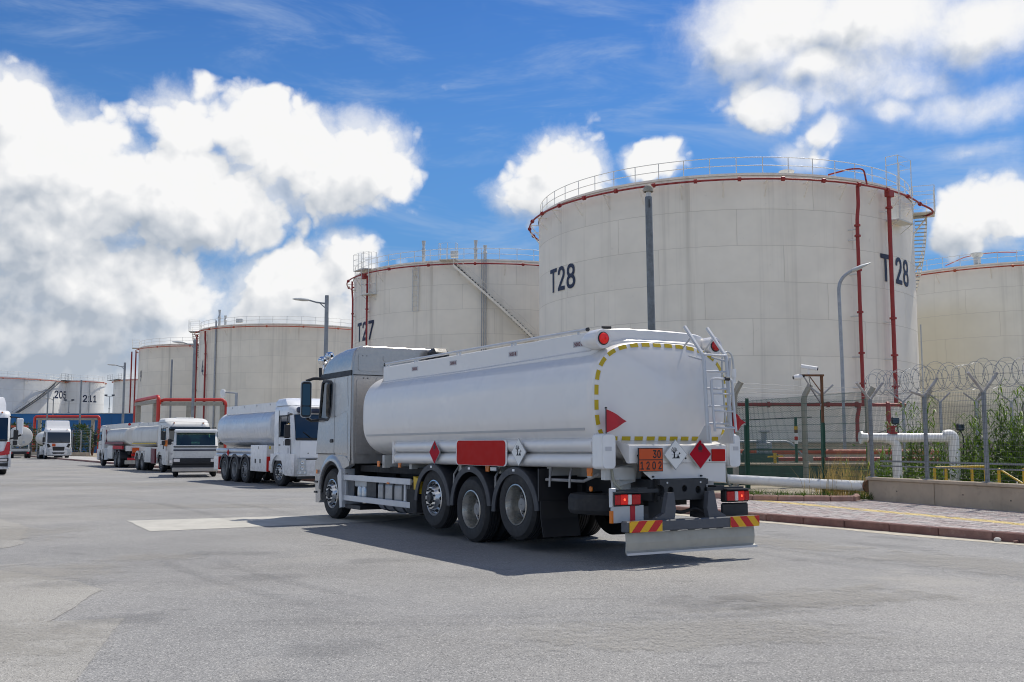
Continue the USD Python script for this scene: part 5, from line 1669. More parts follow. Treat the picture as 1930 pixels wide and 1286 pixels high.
# side deflector and air intake at the right rear corner
MB().b2((.50, -1.12, 3.10), (.95, -.80, 3.57), ch=.09).build('air_intake', 'black_plastic', truck, smooth=30)
MB().b2((.66, -1.0, 1.2), (.94, -.80, 3.1), ch=.06).build('intake_duct', 'black_plastic', truck)
for s in (-1, 1):
    # door skins: door, sleeper panel and lower locker, with shut lines between
    door = Polygon([(1.17, 1.36), (1.12, 1.72), (1.06, 2.02), (.98, 2.52), (.88, 2.90), (.18, 2.92), (.14, 2.2), (.13, 1.36)]).difference(win.buffer(.035))
    R = READ_R if s > 0 else SIDE_L
    flat(MB(), door.buffer(-.01).buffer(.01), R, (s * 1.150, 0, 0), .012).build('door', 'silver_paint', truck)
    flat(MB(), win.buffer(.036).difference(win.buffer(-.012)), R, (s * 1.150, 0, 0), .017).build('window_frame', 'black_plastic', truck)
    flat(MB(), win.buffer(.0), R, (s * 1.136, 0, 0), .005).build('window_pane', 'glass_cab', truck)
    for a in ([(.115, 2.13), (.115, 2.92), (-.55, 2.92), (-.66, 2.0), (-.60, 2.24)], [(.115, 1.37), (.115, 2.11), (-.55, 2.20), (-.60, 2.12), (-.62, 1.37)]):
        pl = Polygon(a).buffer(0)
        flat(MB(), pl, R, (s * 1.150, 0, 0), .012).build('side_panel', 'silver_paint', truck)
    flat(MB(), Polygon([(-.635, 1.2), (-.635, 3.0), (-.76, 3.0), (-.76, 1.2)]), R, (s * 1.150, 0, 0), .014).build('corner_strip', 'silver_paint', truck)
    flat(MB(), Polygon([(1.04, 2.94), (.90, 3.06), (-.77, 3.06), (-.77, 2.95)]), R, (s * 1.148, 0, 0), .022).build('roof_trim', 'black_plastic', truck)
    for q in (sbox(.118, 1.36, .128, 2.93), sbox(-.60, 2.112, .115, 2.128), sbox(-.632, 1.2, -.622, 3.0), sbox(.13, 1.335, 1.17, 1.352)):
        flat(MB(), q, R, (s * 1.150, 0, 0), .0105).build('shut_line', 'under_dark', truck)
    MB().box((s * 1.168, .26, 1.62), (.03, .16, .075), ch=.02).build('door_handle', 'black_plastic', truck)
    # mirror
    g = grp('mirror', truck)
    rr = np.array([[math.cos(.25 * s), -math.sin(.25 * s), 0], [math.sin(.25 * s), math.cos(.25 * s), 0], [0, 0, 1]])
    MB().loft(np.array([[(x, y, z) for x, z in np.array(rrect(.235 * k, .80 * k2, .07).exterior.coords)[:-1]] for y, k, k2 in ((-.07, .97, .99), (-.05, 1, 1), (.05, .95, .97), (.10, .7, .85))])).xf(rr, (s * 1.44, 1.12, 2.52)).build('mirror_housing', 'silver_paint', g, smooth=40)
    flat(MB(), rrect(.205, .76, .06), READ_REAR @ np.eye(3), (0, -.072, 0), .006).xf(rr, (s * 1.44, 1.12, 2.52)).build('mirror_rim', 'black_plastic', g)
    flat(MB(), rrect(.165, .47, .03), READ_REAR, (0, -.079, .10), .004).xf(rr, (s * 1.44, 1.12, 2.52)).build('mirror_glass', 'mirror', g)
    flat(MB(), rrect(.165, .19, .03), READ_REAR, (0, -.079, -.25), .004).xf(rr, (s * 1.44, 1.12, 2.52)).build('mirror_glass', 'mirror', g)
    MB().tube([(s * 1.10, 1.02, 2.98), (s * 1.28, 1.11, 2.98), (s * 1.44, 1.13, 2.92)], .032, 8).build('mirror_arm', 'black_plastic', g)
    MB().tube([(s * 1.10, 1.05, 2.08), (s * 1.30, 1.14, 2.06), (s * 1.42, 1.13, 2.12)], .035, 8).build('mirror_arm', 'black_plastic', g)
    # lower cab: wing round the wheel arch, bumper corner and step
    wing = arch_panel([(1.13, .32), (1.20, .9), (1.22, 1.18), (.9, 1.30), (.2, 1.335), (-.55, 1.30), (-.74, 1.20), (-.74, 1.12), (-.50, 1.06), (.95, .30)], (AX[0], .52), .66, s * 1.11 - .06, s * 1.11 + .06)
    MB().man(wing).build('wing', 'silver_paint', truck, smooth=32)
    w = np.linspace(.10, PI - .42, 20)
    MB().loft(np.array([[(s * x, AX[0] + r * math.cos(a), .52 + r * math.sin(a)) for x, r in ((1.175, .66), (1.205, .68), (1.205, .73), (1.185, .78), (1.16, .82), (1.10, .83), (1.10, .66))] for a in w])).build('arch_flare', 'silver_paint', truck, smooth=40)
    MB().loft(np.array([[(s * x, AX[0] + r * math.cos(a), .52 + r * math.sin(a)) for x, r in ((1.16, .60), (1.16, .66), (.72, .66), (.72, .60))] for a in np.linspace(.0, PI, 22)])).build('wheel_arch', 'under_dark', truck)
    MB().man(man_prism([(-.46, 1.02), (-.52, .28), (-.40, .26), (-.25, .90), (-.38, 1.06)], s * 1.175 - .05, s * 1.175 + .05) + man_box((s * .75 - .42 * (s < 0) * 0 - (.42 if s < 0 else 0), -.50, .28), (s * .75 + (.42 if s > 0 else 0), -.46, 1.05))).build('rear_wing_flap', 'alu_bar', truck)
    MB().box((s * 1.195, 1.02, .96), (.02, .07, .09), ch=.01).build('side_lamp', 'lens_amber', truck)
    MB().b2((s * 1.14 - .05, 1.05, .50), (s * 1.14 + .05, 1.20, .54)).b2((s * 1.14 - .05, 1.02, .72), (s * 1.14 + .05, 1.20, .76)).build('step', 'black_plastic', truck)
# front end
MB().loft(np.array([[(x, yf, z) for x, yf in zip((-1.16, -1.17, -1.10, -.95, -.6, .6, .95, 1.10, 1.17, 1.16), (.95, 1.13, 1.27, 1.36, 1.42, 1.42, 1.36, 1.27, 1.13, .95))] for z in (.30, .36, .9, 1.18)])).build('bumper', 'silver_paint', truck, smooth=30)
MB().b2((-.95, 1.30, 1.20), (.95, 1.40, 1.95), ch=.03).build('grille', 'black_plastic', truck)
flat(MB(), Polygon([(-.98, 2.0), (.98, 2.0), (.93, 2.90), (-.93, 2.90)]), np.column_stack([(1, 0, 0), (0, -.22, .975), (0, -.975, -.22)]), (0, 1.68, .04), .006).build('windscreen', 'glass_cab', truck)
MB().box((0, 1.06, 3.02), (1.9, .30, .05), ch=.02).build('sun_visor', 'black_plastic', truck)
for x, y, z in ((-.93, 1.46, 3.41), (-.80, 1.38, 3.51), (.80, 1.38, 3.51), (.93, 1.46, 3.41)):
    MB().revolve([(.03, -.10), (.07, -.09), (.10, -.02), (.105, .05), (.08, .07), (.01, .06)], c=(x, y, z), axis='y', n=18).build('roof_lamp', 'chrome', truck, smooth=40)
    MB().tube([(x, y - .02, z - .08), (x, y - .04, 3.22), (x, .9, 3.12)], .018, 8).build('lamp_bracket', 'chrome', truck)
MB().tube([(-1.12, 1.10, 2.96), (-1.12, 1.12, 3.22)], .035, 8).build('aerial_base', 'black_plastic', truck)
# seats and wheel inside
for x in (-.55, .55):
    MB().box((x, .1, 1.75), (.5, .5, .25), ch=.06).box((x, -.15, 2.15), (.5, .16, .7), ch=.06).box((x, -.17, 2.6), (.28, .12, .24), ch=.05).build('seat', 'seat_dark', truck)
MB().revolve([(.20 + .02 * math.cos(a), .02 * math.sin(a)) for a in np.linspace(0, 2 * PI, 8)], n=24).xf(np.array([[1, 0, 0], [0, .82, .57], [0, -.57, .82]]), (-.55, .62, 2.0)).build('steering_wheel', 'seat_dark', truck)
MB().box((0, .95, 1.85), (2.1, .45, .22), ch=.05).build('dashboard', 'seat_dark', truck)

# between the axles: guards, fuel tank, air tanks, battery box
for s in (-1, 1):
    g = grp('side_guard', truck)
    MB().b2((s * 1.165 - .02, -3.63, .825), (s * 1.165 + .02, -.40, .935), ch=.006).build('guard_rail', 'alu_bar', g)
    MB().b2((s * 1.165 - .02, -3.63, .415), (s * 1.165 + .02, -.42, .525), ch=.006).build('guard_rail', 'alu_bar', g)
    for y in (-.50, -3.33):
        MB().b2((s * 1.125 - .02, y - .04, .42), (s * 1.125 + .02, y + .04, .93)).build('guard_post', 'alu_bar', g)
    ft = Polygon(rrect(.62, .62, .17).exterior.coords)
    MB().man(man_prism(ft, -3.42, -2.02)).xf(np.array([[0, s, 0], [1, 0, 0], [0, 0, 1]], float), (s * .78, 0, .60)).build('fuel_tank', 'fuel_alu', truck, smooth=35)
    for y in (-2.30, -2.72, -3.14):
        MB().man(man_prism(Polygon(rrect(.645, .645, .18).exterior.coords).difference(rrect(.6, .6, .16)) if False else Polygon(rrect(.645, .645, .18).exterior.coords), y - .03, y + .03)).xf(np.array([[0, s, 0], [1, 0, 0], [0, 0, 1]], float), (s * .78, 0, .60)).build('tank_strap', 'black_steel', truck, smooth=35)
    MB().b2((s * .80 - .28, -1.9, .42), (s * .80 + .28, -1.45, .86)).build('battery_box', 'black_steel', truck)
    MB().b2((s * .95 - .12, -1.38, .70), (s * .95 + .12, -.80, .84), ch=.02).build('valve_block', 'rail_grey', truck)
    for y in (-1.02, -1.24):
        MB().revolve([(.01, .19), (.06, .18), (.085, .12), (.09, 0), (.085, -.12), (.01, -.14)], c=(s * 1.0, y, .56), n=16).build('air_dryer', 'alu', truck, smooth=40)
    MB().cyl((s * .68, -1.95, .62), (s * .68, -.6, .62), .14, 16).build('air_tank', 'black_steel', truck, smooth=40)
    MB().b2((s * .9 - .25, -1.3, .26), (s * .9 + .25, -.46, .34)).build('step_tray', 'black_plastic', truck)
    MB().box((s * 1.19, -2.70, .83), (.012, .10, .03)).build('reflector', 'lens_amber', truck)
    # wheel chock and its holder
    MB().man(man_prism([(-3.95, .68), (-3.70, .68), (-3.68, .98), (-3.95, .93)], s * 1.06 - .08, s * 1.06 + .08)).build('wheel_chock', 'yellow_steel', truck)
    MB().tube([(s * 1.12, -3.80, .90), (s * 1.12, -3.74, .72), (s * 1.12, -3.80, .52)], .018, 6).build('chock_holder', 'yellow_steel', truck)
    MB().b2((s * .9 - .28, -3.9, .35), (s * .9 + .25, -3.5, .75)).build('silencer', 'under_dark', truck)
# dark fill over the rails
MB().b2((-.9, -3.9, 1.0), (.9, -.7, 1.12)).build('gearbox_cover', 'under_dark', truck)

# wings over the rear wheels
for s in (-1, 1):
    for k, y in enumerate(AX[1:]):
        mudguard(truck, s * 1.195, s * .58, (y, .54), .655, (.05, .02, -.02)[k], PI + (.0, -.1, -.1)[k])
        MB().box((s * 1.19, y + .02, 1.165), (.012, .07, .035)).build('marker_tag', 'white_plastic', truck)
    for y in (-5.05, -6.42):
        MB().tube([(s * 1.0, y - .10, 1.20), (s * 1.12, y - .13, 1.05), (s * 1.14, y - .16, .80)], .016, 6).build('wing_stay', 'rusty_grey', truck)
    # flap behind the last axle
    MB().b2((s * .86 - .33, -7.90, .74), (s * .86 + .33, -7.87, 1.20)).build('flap_support', 'black_plastic', truck)
    MB().loft(np.array([[(s * .86 - .32, y, z), (s * .86 + .32, y, z), (s * .86 + .32, y + .012, z), (s * .86 - .32, y + .012, z)] for z, y in ((.74, -7.92), (.5, -7.94), (.24, -8.00))])).build('mud_flap', 'black_plastic', truck)
    for y in (-7.95, -8.45):
        MB().tube([(s * .98, y, 1.28), (s * 1.10, y - .10, 1.10), (s * 1.12, y - .12, .95)], .017, 6).build('hose_stay', 'rusty_grey', truck)
# spare wheel slung flat
gsp = grp('spare_wheel', truck)
MB().revolve([(.30, -.14), (.33, -.15), (.49, -.13), (.52, -.08), (.52, .08), (.49, .13), (.33, .15), (.30, .14)], c=(-.62, -8.72, .74), n=44).build('tyre', 'rubber', gsp, smooth=30)
MB().revolve([(.31, -.10), (.25, -.02), (.05, -.02)], c=(-.62, -8.72, .74), n=30).build('rim', 'rim_grey', gsp, smooth=30)

# the tank
ZT0, ZT1, HW, PT, BU = 1.28, 2.94, 1.215, 3.1, .18
tank_body(truck, -9.22, -1.48, HW, ZT0, ZT1, 'tank_silver', p=PT, bulge=BU, knuckle=.13, n=72, rise=.035)


def tank_x(z, y, k=1.0):
    """Half width of the tank at height z."""
    zz = .035 * (-1.48 - y) / 7.74
    u = abs((z - zz - (ZT0 + ZT1) / 2) / ((ZT1 - ZT0) / 2 * k))
    return HW * k * max(0, 1 - u ** PT) ** (1 / PT)


for s in (-1, 1):
    pts = []
    for zz in (1.700, 1.735):
        pts.append([(s * (tank_x(zz + .035 * (-1.48 - y) / 7.74, y) + .007), y, zz + .035 * (-1.48 - y) / 7.74) for y in np.linspace(-1.62, -9.02, 24)])
    a, b = np.array(pts[0]), np.array(pts[1])
    MB().loft(np.stack([a, b, b - (s * .02, 0, 0), a - (s * .02, 0, 0)], 1)).build('side_moulding', 'groove', truck)
# walkway upstand on top, curving round the rear
PX = .985


def up_path(n=14):
    L_ = [(-PX, -1.98), (-PX, -5.0), (-PX, -8.95)]
    w = np.linspace(0, PI, n)
    rear = [(-PX * math.cos(a), -8.95 - .24 * math.sin(a)) for a in w]
    return L_[:-1] + rear + [(PX, -5.0), (PX, -1.98)]


pp = np.array(up_path())
rings = []
for i, (x, y) in enumerate(pp):
    zb = .035 * (-1.48 - y) / 7.74
    nrm = np.array([x, 0]) if y > -8.94 else np.array([x * .25, (y + 8.95) * 4])
    nrm = nrm / (np.linalg.norm(nrm) + 1e-9)
    u = min(1.0, max(0.0, (-8.90 - y) / .24))
    base = 2.66 + .20 * u
    prof_ = [(.045, base), (.045, base + .075), (.006, base + .105), (.0, 3.03 + .055 * u), (-.02, 3.045 + .055 * u), (-.03, base)]
    rings.append([(x + nrm[0] * o, y + nrm[1] * o, z + zb) for o, z in prof_])
MB().loft(np.array(rings)).build('walkway_coaming', 'tank_silver', truck, smooth=35)
MB().b2((-PX, -2.02, 2.68), (PX, -1.98, 3.03)).build('coaming_end', 'tank_silver', truck)
for y in (-3.0, -4.6, -6.2, -7.8):
    MB().revolve([(.28, 2.85), (.28, 3.0), (.22, 3.03), (.01, 3.04)], c=(0, y, 0), n=24).build('manhole_lid', 'alu', truck, smooth=35)
for s in (-1, 1):
    MB().tube([(s * .97, -2.02, 3.10), (s * .97, -5.0, 3.115), (s * .97, -8.82, 3.13)], .022, 8).build('top_rail', 'alu_bar', truck)
    for y in (-2.06, -2.20, -3.35, -3.45, -5.0, -5.10, -6.8, -6.9, -8.6):
        MB().b2((s * .97 - .012, y - .02, 3.02), (s * .97 + .012, y + .02, 3.115)).build('rail_foot', 'alu_bar', truck)
    MB().box((s * .97, -2.02, 3.09), (.05, .035, .06)).build('rail_end', 'black_plastic', truck)
    MB().cyl((s * .97, -8.83, 3.13), (s * .97, -8.80, 3.13), .028, 8).build('rail_end', 'black_plastic', truck)
    # tail lamp pods on the rear corners of the upstand
    rngs = []
    for y, k in ((-8.62, .02), (-8.78, .6), (-8.98, 1.0), (-9.20, 1.05), (-9.22, .98)):
        rngs.append([(s * (1.00 - .05 * (1 - k)) + .135 * k * math.cos(a), y, 2.965 + .13 * k * math.sin(a)) for a in np.linspace(0, 2 * PI, 20, endpoint=False)])
    MB().loft(np.array(rngs)).build('lamp_pod', 'tank_silver', truck, smooth=40)
    MB().revolve([(.076, 0), (.076, .02), (.065, .04), (.01, .048)], c=(s * 1.00, 0, 2.968), axis='y', n=24).xf(np.diag([1, -1, 1.0]), (0, -9.215, 0)).build('round_lamp', 'lamp_red_on' if s < 0 else 'lens_red', truck, smooth=40)
    MB().revolve([(.09, 0), (.09, .015), (.076, .02)], c=(s * 1.00, 0, 2.968), axis='y', n=24).xf(np.diag([1, -1, 1.0]), (0, -9.213, 0)).build('lamp_bezel', 'black_plastic', truck)
    # capacity labels
    R = READ_R if s > 0 else READ_L
    for y, z in ((-3.38, 2.925), (-4.88, 2.93), (-6.85, 2.935), (-8.62, 2.94)):
        g = grp('capacity_label', truck)
        flat(MB(), rrect(.27, .085, .01), R, (s * (PX + .002), y, z), .003).build('plate', 'label_grey', g)
        flat(MB(), text('5000 lt', .052, .002, True, .82), R, (s * (PX + .0055), y, z - .026)).build('lettering', 'ink_maroon', g)
MB().cyl((-.90, -9.05, 3.14), (-.78, -9.10, 3.14), .02, 8).build('hinge', 'black_plastic', truck)

# under the tank: frame, hose lockers along the sides
for s in (-1, 1):
    MB().b2((s * .43 - .06, -9.2, 1.08), (s * .43 + .06, -1.6, 1.34)).build('sub_frame', 'subframe_white', truck)
for y in (-2.1, -3.3, -5.2, -6.5, -7.9, -8.9):
    MB().man(man_prism([(y - .05, 1.10), (y + .05, 1.10), (y + .05, 1.34), (y - .05, 1.34)], -1.02, 1.02)).build('cradle', 'subframe_white', truck)
ys0, ys1 = -9.18, -2.93
for s in (-1, 1):
    pr = []
    for zc, r in ((1.295, .098), (1.505, .098)):
        pr.append([(s * (1.10 + r * math.cos(a) * .95), zc + r * math.sin(a)) for a in np.linspace(-PI / 2, PI / 2, 9)])
    outline = pr[0] + [(s * 1.125, 1.40)] + pr[1] + [(s * 1.0, 1.60), (s * 1.0, 1.20)]
    r0 = np.array([[(x, y, z + .035 * (-2.9 - y) / 6.3) for x, z in outline] for y in np.linspace(ys1, ys0, 6)])
    MB().loft(r0).build('side_locker', 'tank_silver', truck, smooth=40)
    MB().b2((s * 1.03 - .02, ys1 - .02, 1.20), (s * 1.03 + .165 * s + .02 * 0, ys1 + .03, 1.60), ch=.0).build('locker_end', 'tank_silver', truck) if s > 0 else MB().b2((-1.20, ys1 - .02, 1.20), (-1.0, ys1 + .03, 1.60)).build('locker_end', 'tank_silver', truck)
    R = READ_R if s > 0 else READ_L
    flat(MB(), rrect(1.62, .395, .07), R, (s * 1.196, -6.22, 1.415), .012).build('blank_panel', 'white_plastic', truck)
    flat(MB(), rrect(1.55, .385, .07), R, (s * 1.208, -6.22, 1.415), .005).build('red_panel', 'plate_red', truck)
    placard(truck, (s * 1.225, -4.69, 1.415), R, .205, 'flame')
    placard(truck, (s * 1.225, -7.42, 1.435), R, .205, 'env')
    for y in (-2.1, -3.05, -6.3, -9.05):
        MB().box((s * 1.12, y, 1.15), (.02, .10, .05)).box((s * 1.12, y, 1.20), (.015, .12, .06)).build('marker_lamp', 'lens_amber', truck)
    MB().box((s * 1.14, -6.55, 1.17), (.06, .18, .07), ch=.01).build('latch', 'alu', truck)
    # corner lockers with fire extinguishers
    g = grp('corner_locker', truck)
    MB().man(m3.Manifold.batch_hull([m3.Manifold.sphere(.05, 20).translate([x, y, z]) for x in (s * (1.075 + .05 * (s > 0)) - .06, s * (1.075 + .05 * (s > 0)) + .06) for y in (-9.38, -9.22) for z in (1.27, 1.64)])).build('box', 'white_plastic', g, smooth=40)
    flat(MB(), rrect(.20, .44, .05), READ_REAR, (s * (1.08 + .05 * (s > 0)), -9.425, 1.455), .015).build('lid', 'white_plastic', g, smooth=30)
    flat(MB(), rrect(.10, .055, .005), READ_REAR, (s * (1.095 + .05 * (s > 0)), -9.441, 1.49), .003).build('badge', 'label_grey', g)
    # pennants
    MB().cyl((s * (1.115 + .015 * s), -9.40, 1.69), (s * (1.115 + .015 * s), -9.40, 2.03), .009, 6).build('flag_staff', 'black_steel', truck)
    MB().revolve([(.02, 0), (.015, .015), (.01, .02)], c=(s * 1.10, -9.40, 2.02), n=8).build('staff_knob', 'black_plastic', truck)
    n = 8
    fl = [[(s * 1.10 + .36 * u, -9.40 - .03 * math.sin(u * 5), 1.855 + k * .155 * (1 - u)) for k in (-1, 1)] for u in np.linspace(0, 1, n)]
    if s > 0:
        fl = [[(1.13 - .02 * u + .03 * math.sin(u * 6), -9.40 - .30 * u, 1.855 + k * .155 * (1 - u)) for k in (-1, 1)] for u in np.linspace(0, 1, n)]
    fl = np.array(fl)
    th = np.array([0, .004, 0])
    MB().loft(np.stack([fl[:, 0] - th, fl[:, 1] - th, fl[:, 1] + th, fl[:, 0] + th], 1)).build('pennant', 'flag_red', truck, smooth=30)

# yellow reflective dashes round the rear head
bo = []
for k in range(240):
    a = 2 * PI * k / 240
    c, sn = math.cos(a), math.sin(a)
    K = .965
    x = HW * K * np.sign(c) * abs(c) ** (2 / PT); z = (ZT0 + ZT1) / 2 + .035 + (ZT1 - ZT0) / 2 * K * np.sign(sn) * abs(sn) ** (2 / PT)
    bo.append((x, z))
loop = Polygon(bo).intersection(sbox(-2, 1.60, 2, 4))
ring = loop.difference(loop.buffer(-.055))
cen = loop.buffer(-.0275).exterior


def head_y(x, z):
    """Rear surface of the tank head at (x, z)."""
    zc = (ZT0 + ZT1) / 2 + .035
    k = ((abs(x) / HW) ** PT + (abs(z - zc) / ((ZT1 - ZT0) / 2)) ** PT) ** (1 / PT)
    ks, ys = [0.0, .02, .25, .55, .78, .90, .955, .97, .983, .992, .998, 1.0], None
    b, base, kn = BU, BU * .15, .13
    tab = [(0.0, -9.22 - b), (.02, -9.22 - b), (.25, -9.22 - b * .88), (.55, -9.22 - b * .65), (.78, -9.22 - b * .40), (.90, -9.22 - b * .22)]
    for a in np.linspace(0, PI / 2, 6):
        tab.append((1 - .045 * (1 - math.sin(a)), -9.22 + kn * (1 - math.cos(a)) - base * math.cos(a)))
    return np.interp(k, [q[0] for q in tab], [q[1] for q in tab])


nd = int(cen.length / .196)
for k in range(nd):
    p0 = cen.interpolate((k + .0) / nd, normalized=True); p1 = cen.interpolate((k + .66) / nd, normalized=True)
    q0, q1 = np.array(p0.coords[0]), np.array(p1.coords[0])
    rws = []
    for u in (0, .5, 1.0):
        pm = np.array(cen.interpolate((k + .66 * u) / nd, normalized=True).coords[0])
        pa = np.array(cen.interpolate(((k + .66 * u) / nd - .004) % 1, normalized=True).coords[0]); pb = np.array(cen.interpolate(((k + .66 * u) / nd + .004) % 1, normalized=True).coords[0])
        d = (pb - pa) / (np.linalg.norm(pb - pa) + 1e-9); nn = np.array([-d[1], d[0]]) * .0275
        A, B = pm + nn, pm - nn
        rws.append([(A[0], head_y(*A) - .006, A[1]), (B[0], head_y(*B) - .006, B[1]), (B[0], head_y(*B) + .01, B[1]), (A[0], head_y(*A) + .01, A[1])])
    MB().loft(np.array(rws)).build('reflective_strip', 'mark_yellow', truck)

# rear skirt panel with placards
yp = -9.55
MB().man(man_prism([(-9.50, 1.30), (-9.55, 1.30), (-9.55, 1.535), (-9.30, 1.60), (-9.25, 1.58)], -.84, .86)).build('rear_panel', 'tank_silver', truck, smooth=20)
flat(MB(), Polygon([(-.80, 1.295), (.86, 1.295), (.86, 1.02), (.50, 1.05), (.42, 1.085), (-.46, 1.085), (-.58, 1.17), (-.66, 1.295)]), READ_REAR, (0, yp + .03, 0), .012).build('lower_panel', 'tank_silver', truck)
for x, z in ((-.44, 1.12), (.40, 1.12), (.55, 1.33), (.12, 1.36), (-.70, 1.40)):
    MB().cyl((x, yp - .008, z), (x, yp + .03, z), .013, 8).build('bolt', 'black_steel', truck)
# orange number board
g = grp('orange_number_plate', truck)
ox, oz = -.53, 1.345
flat(MB(), sbox(-.205, -.155, .205, .155), READ_REAR, (ox, -9.60, oz), .012).build('frame', 'ink', g)
flat(MB(), unary_union([sbox(-.195, .006, .195, .145), sbox(-.195, -.145, .195, -.006)]), READ_REAR, (ox, -9.612, oz), .004).build('field', 'plate_orange', g)
flat(MB(), text('30', .10, .003, True, .80), READ_REAR, (ox + .10, -9.616, oz + .025)).build('number', 'ink', g)
flat(MB(), text('1 2 0 2', .10, .003, True, .80), READ_REAR, (ox, -9.616, oz - .125)).build('number', 'ink', g)
placard(truck, (-.09, -9.585, 1.41), READ_REAR, .205, 'env')
placard(truck, (.345, -9.585, 1.415), READ_REAR, .205, 'flame')
flat(MB(), rrect(.24, .165, .012), READ_REAR, (.70, -9.56, 1.40), .012).build('red_reflector', 'plate_red', truck)
MB().tube([(-.10, -9.56, 1.36), (-.02, -9.58, 1.35)], .012, 6).build('latch', 'black_steel', truck)

# ladder
lad = grp('ladder', truck)
LX0, LX1 = .38, .80
for x in (LX0, LX1):
    MB().tube(path([(x, -9.72, 1.60), (x, -9.66, 2.76), (x - .02, -9.30, 3.20)], .07, 5), .026, 8).build('ladder_rail', 'alu_bar', lad, smooth=40)
    MB().man(man_prism([(-9.78, 1.56), (-9.50, 1.56), (-9.50, 1.60), (-9.66, 1.80), (-9.76, 1.80)], x - .012, x + .012)).build('foot_plate', 'alu_bar', lad)
    MB().tube([(x, -9.66, 2.70), (x, -9.36, 2.78)], .014, 6).tube([(x, -9.42, 3.05), (x - .02, -9.20, 2.86)], .013, 6).build('bracket', 'alu_bar', lad)
for z in (1.83, 2.07, 2.31, 2.55, 2.78):
    yy = -9.72 + (z - 1.6) * .052
    MB().cyl((LX0, yy, z), (LX1, yy, z), .015, 8).build('rung', 'alu_bar', lad)
for x in (LX0 + .055, LX1 + .02):
    MB().tube([(x, -9.80, 1.72), (x, -9.74, 2.34)], .018, 6).build('fold_rail', 'alu_bar', lad)
MB().tube(path([(LX0 + .055, -9.78, 1.9), (LX0 + .055, -9.74, 2.45), (LX1 + .02, -9.74, 2.45), (LX1 + .02, -9.78, 1.9)], .07, 5), .018, 6).build('fold_hoop', 'alu_bar', lad, smooth=40)
for z in (1.77, 2.0, 2.24):
    MB().cyl((LX0 + .055, -9.80 + (z - 1.72) * .1, z), (LX1 + .02, -9.80 + (z - 1.72) * .1, z), .013, 8).build('rung', 'alu_bar', lad)
MB().tube([(LX1 + .03, -9.70, 2.75), (LX1 + .05, -9.62, 2.2), (LX1 + .14, -9.55, 1.75)], .018, 6).build('stay', 'alu_bar', lad)
MB().cyl((LX0 + .30, -9.745, 2.45), (LX0 + .38, -9.745, 2.45), .026, 8).build('rubber_stop', 'black_plastic', lad)
# gooseneck line with the white valve at the right
MB().tube(path([(LX1 + .16, -9.45, 1.75), (LX1 + .10, -9.45, 2.70), (LX1 + .14, -9.45, 2.86), (LX1 + .30, -9.45, 2.86), (LX1 + .33, -9.45, 2.62)], .10, 7), .013, 8).build('vent_line', 'rail_grey', truck, smooth=40)
MB().cyl((LX1 + .33, -9.45, 2.62), (LX1 + .33, -9.45, 2.50), .035, 10).cyl((LX1 + .33, -9.45, 2.50), (LX1 + .33, -9.45, 2.42), .024, 10).build('vent_valve', 'white_plastic', truck)

# rear end: cross member with holes, lamp arms, lamps, bumper
cm = man_box((-.42, -9.66, .81), (.42, -9.60, 1.085))
for x, r in ((-.24, .05), (0, .045), (.24, .05), (-.42, .075), (.42, .075)):
    cm = cm - m3.Manifold.cylinder(.3, r, r, 20).rotate([90, 0, 0]).translate([x, -9.5, .95 + (.01 if x == 0 else -.01)])
MB().man(cm).build('rear_cross_member', 'black_steel', truck, smooth=20)
MB().b2((-.44, -9.60, .80), (.44, -9.52, 1.09)).build('cross_member_back', 'under_dark', truck)
for x, z in ((-.30, 1.04), (.28, 1.04)):
    MB().cyl((x, -9.668, z), (x, -9.64, z), .014, 8).build('bolt', 'rail_grey', truck)
for s in (-1, 1):
    MB().b2((min(s * .42, s * 1.1), -9.63, .915), (max(s * .42, s * 1.1), -9.57, .965)).build('lamp_arm', 'black_steel', truck)
    MB().b2((min(s * .6, s * .75), -9.62, .95), (max(s * .6, s * .75), -9.45, .985)).build('arm_bracket', 'black_steel', truck)
    g = grp('tail_light', truck)
    xc = s * .955 - .02
    MB().b2((xc - .215, -9.68, .755), (xc + .215, -9.56, .925), ch=.015).build('lamp_housing', 'black_plastic', g)
    segs = (('lens_red', -.205, -.12), ('lamp_red_on', -.115, -.005), ('lens_white', .0, .06), ('lens_red', .065, .205)) if s < 0 else (('lens_red', -.205, -.065), ('lens_white', -.06, .0), ('lamp_red_on', .005, .115), ('lens_red', .12, .205))
    for m, a, b in segs:
        MB().b2((xc + a, -9.70, .775), (xc + b, -9.675, .905), ch=.008).build('lens', m, g)
    hx = xc + (-.06 if s < 0 else .06)
    MB().revolve([(.016, 0), (.012, .004), (.005, .005)], axis='y', c=(hx, 0, .84), n=12).xf(np.diag([1, -1, 1.0]), (0, -9.70, 0)).build('bulb', 'lamp_hot', g)
    MB().b2((xc - .215, -9.71, .922), (xc + .215, -9.56, .94)).build('lamp_hood', 'black_steel', g)
# left plate holder, right rubber flap
MB().b2((-1.21, -9.66, .545), (-.70, -9.63, .76)).build('plate_holder', 'rail_grey', truck)
MB().b2((-.92, -9.668, .55), (-.845, -9.655, .77)).build('red_strap', 'flag_red', truck)
MB().b2((-1.225, -9.67, .545), (-1.195, -9.62, .70)).build('reflector', 'lens_amber', truck)
MB().b2((-1.22, -9.66, .74), (-1.14, -9.60, .99), ch=.01).build('lamp_bracket', 'alu_bar', truck)
MB().b2((.66, -9.66, .56), (1.16, -9.62, .745), ch=.03).build('rubber_flap', 'black_plastic', truck)
MB().box((.93, -9.66, .515), (.05, .03, .06)).build('marker_lamp', 'lens_amber', truck)
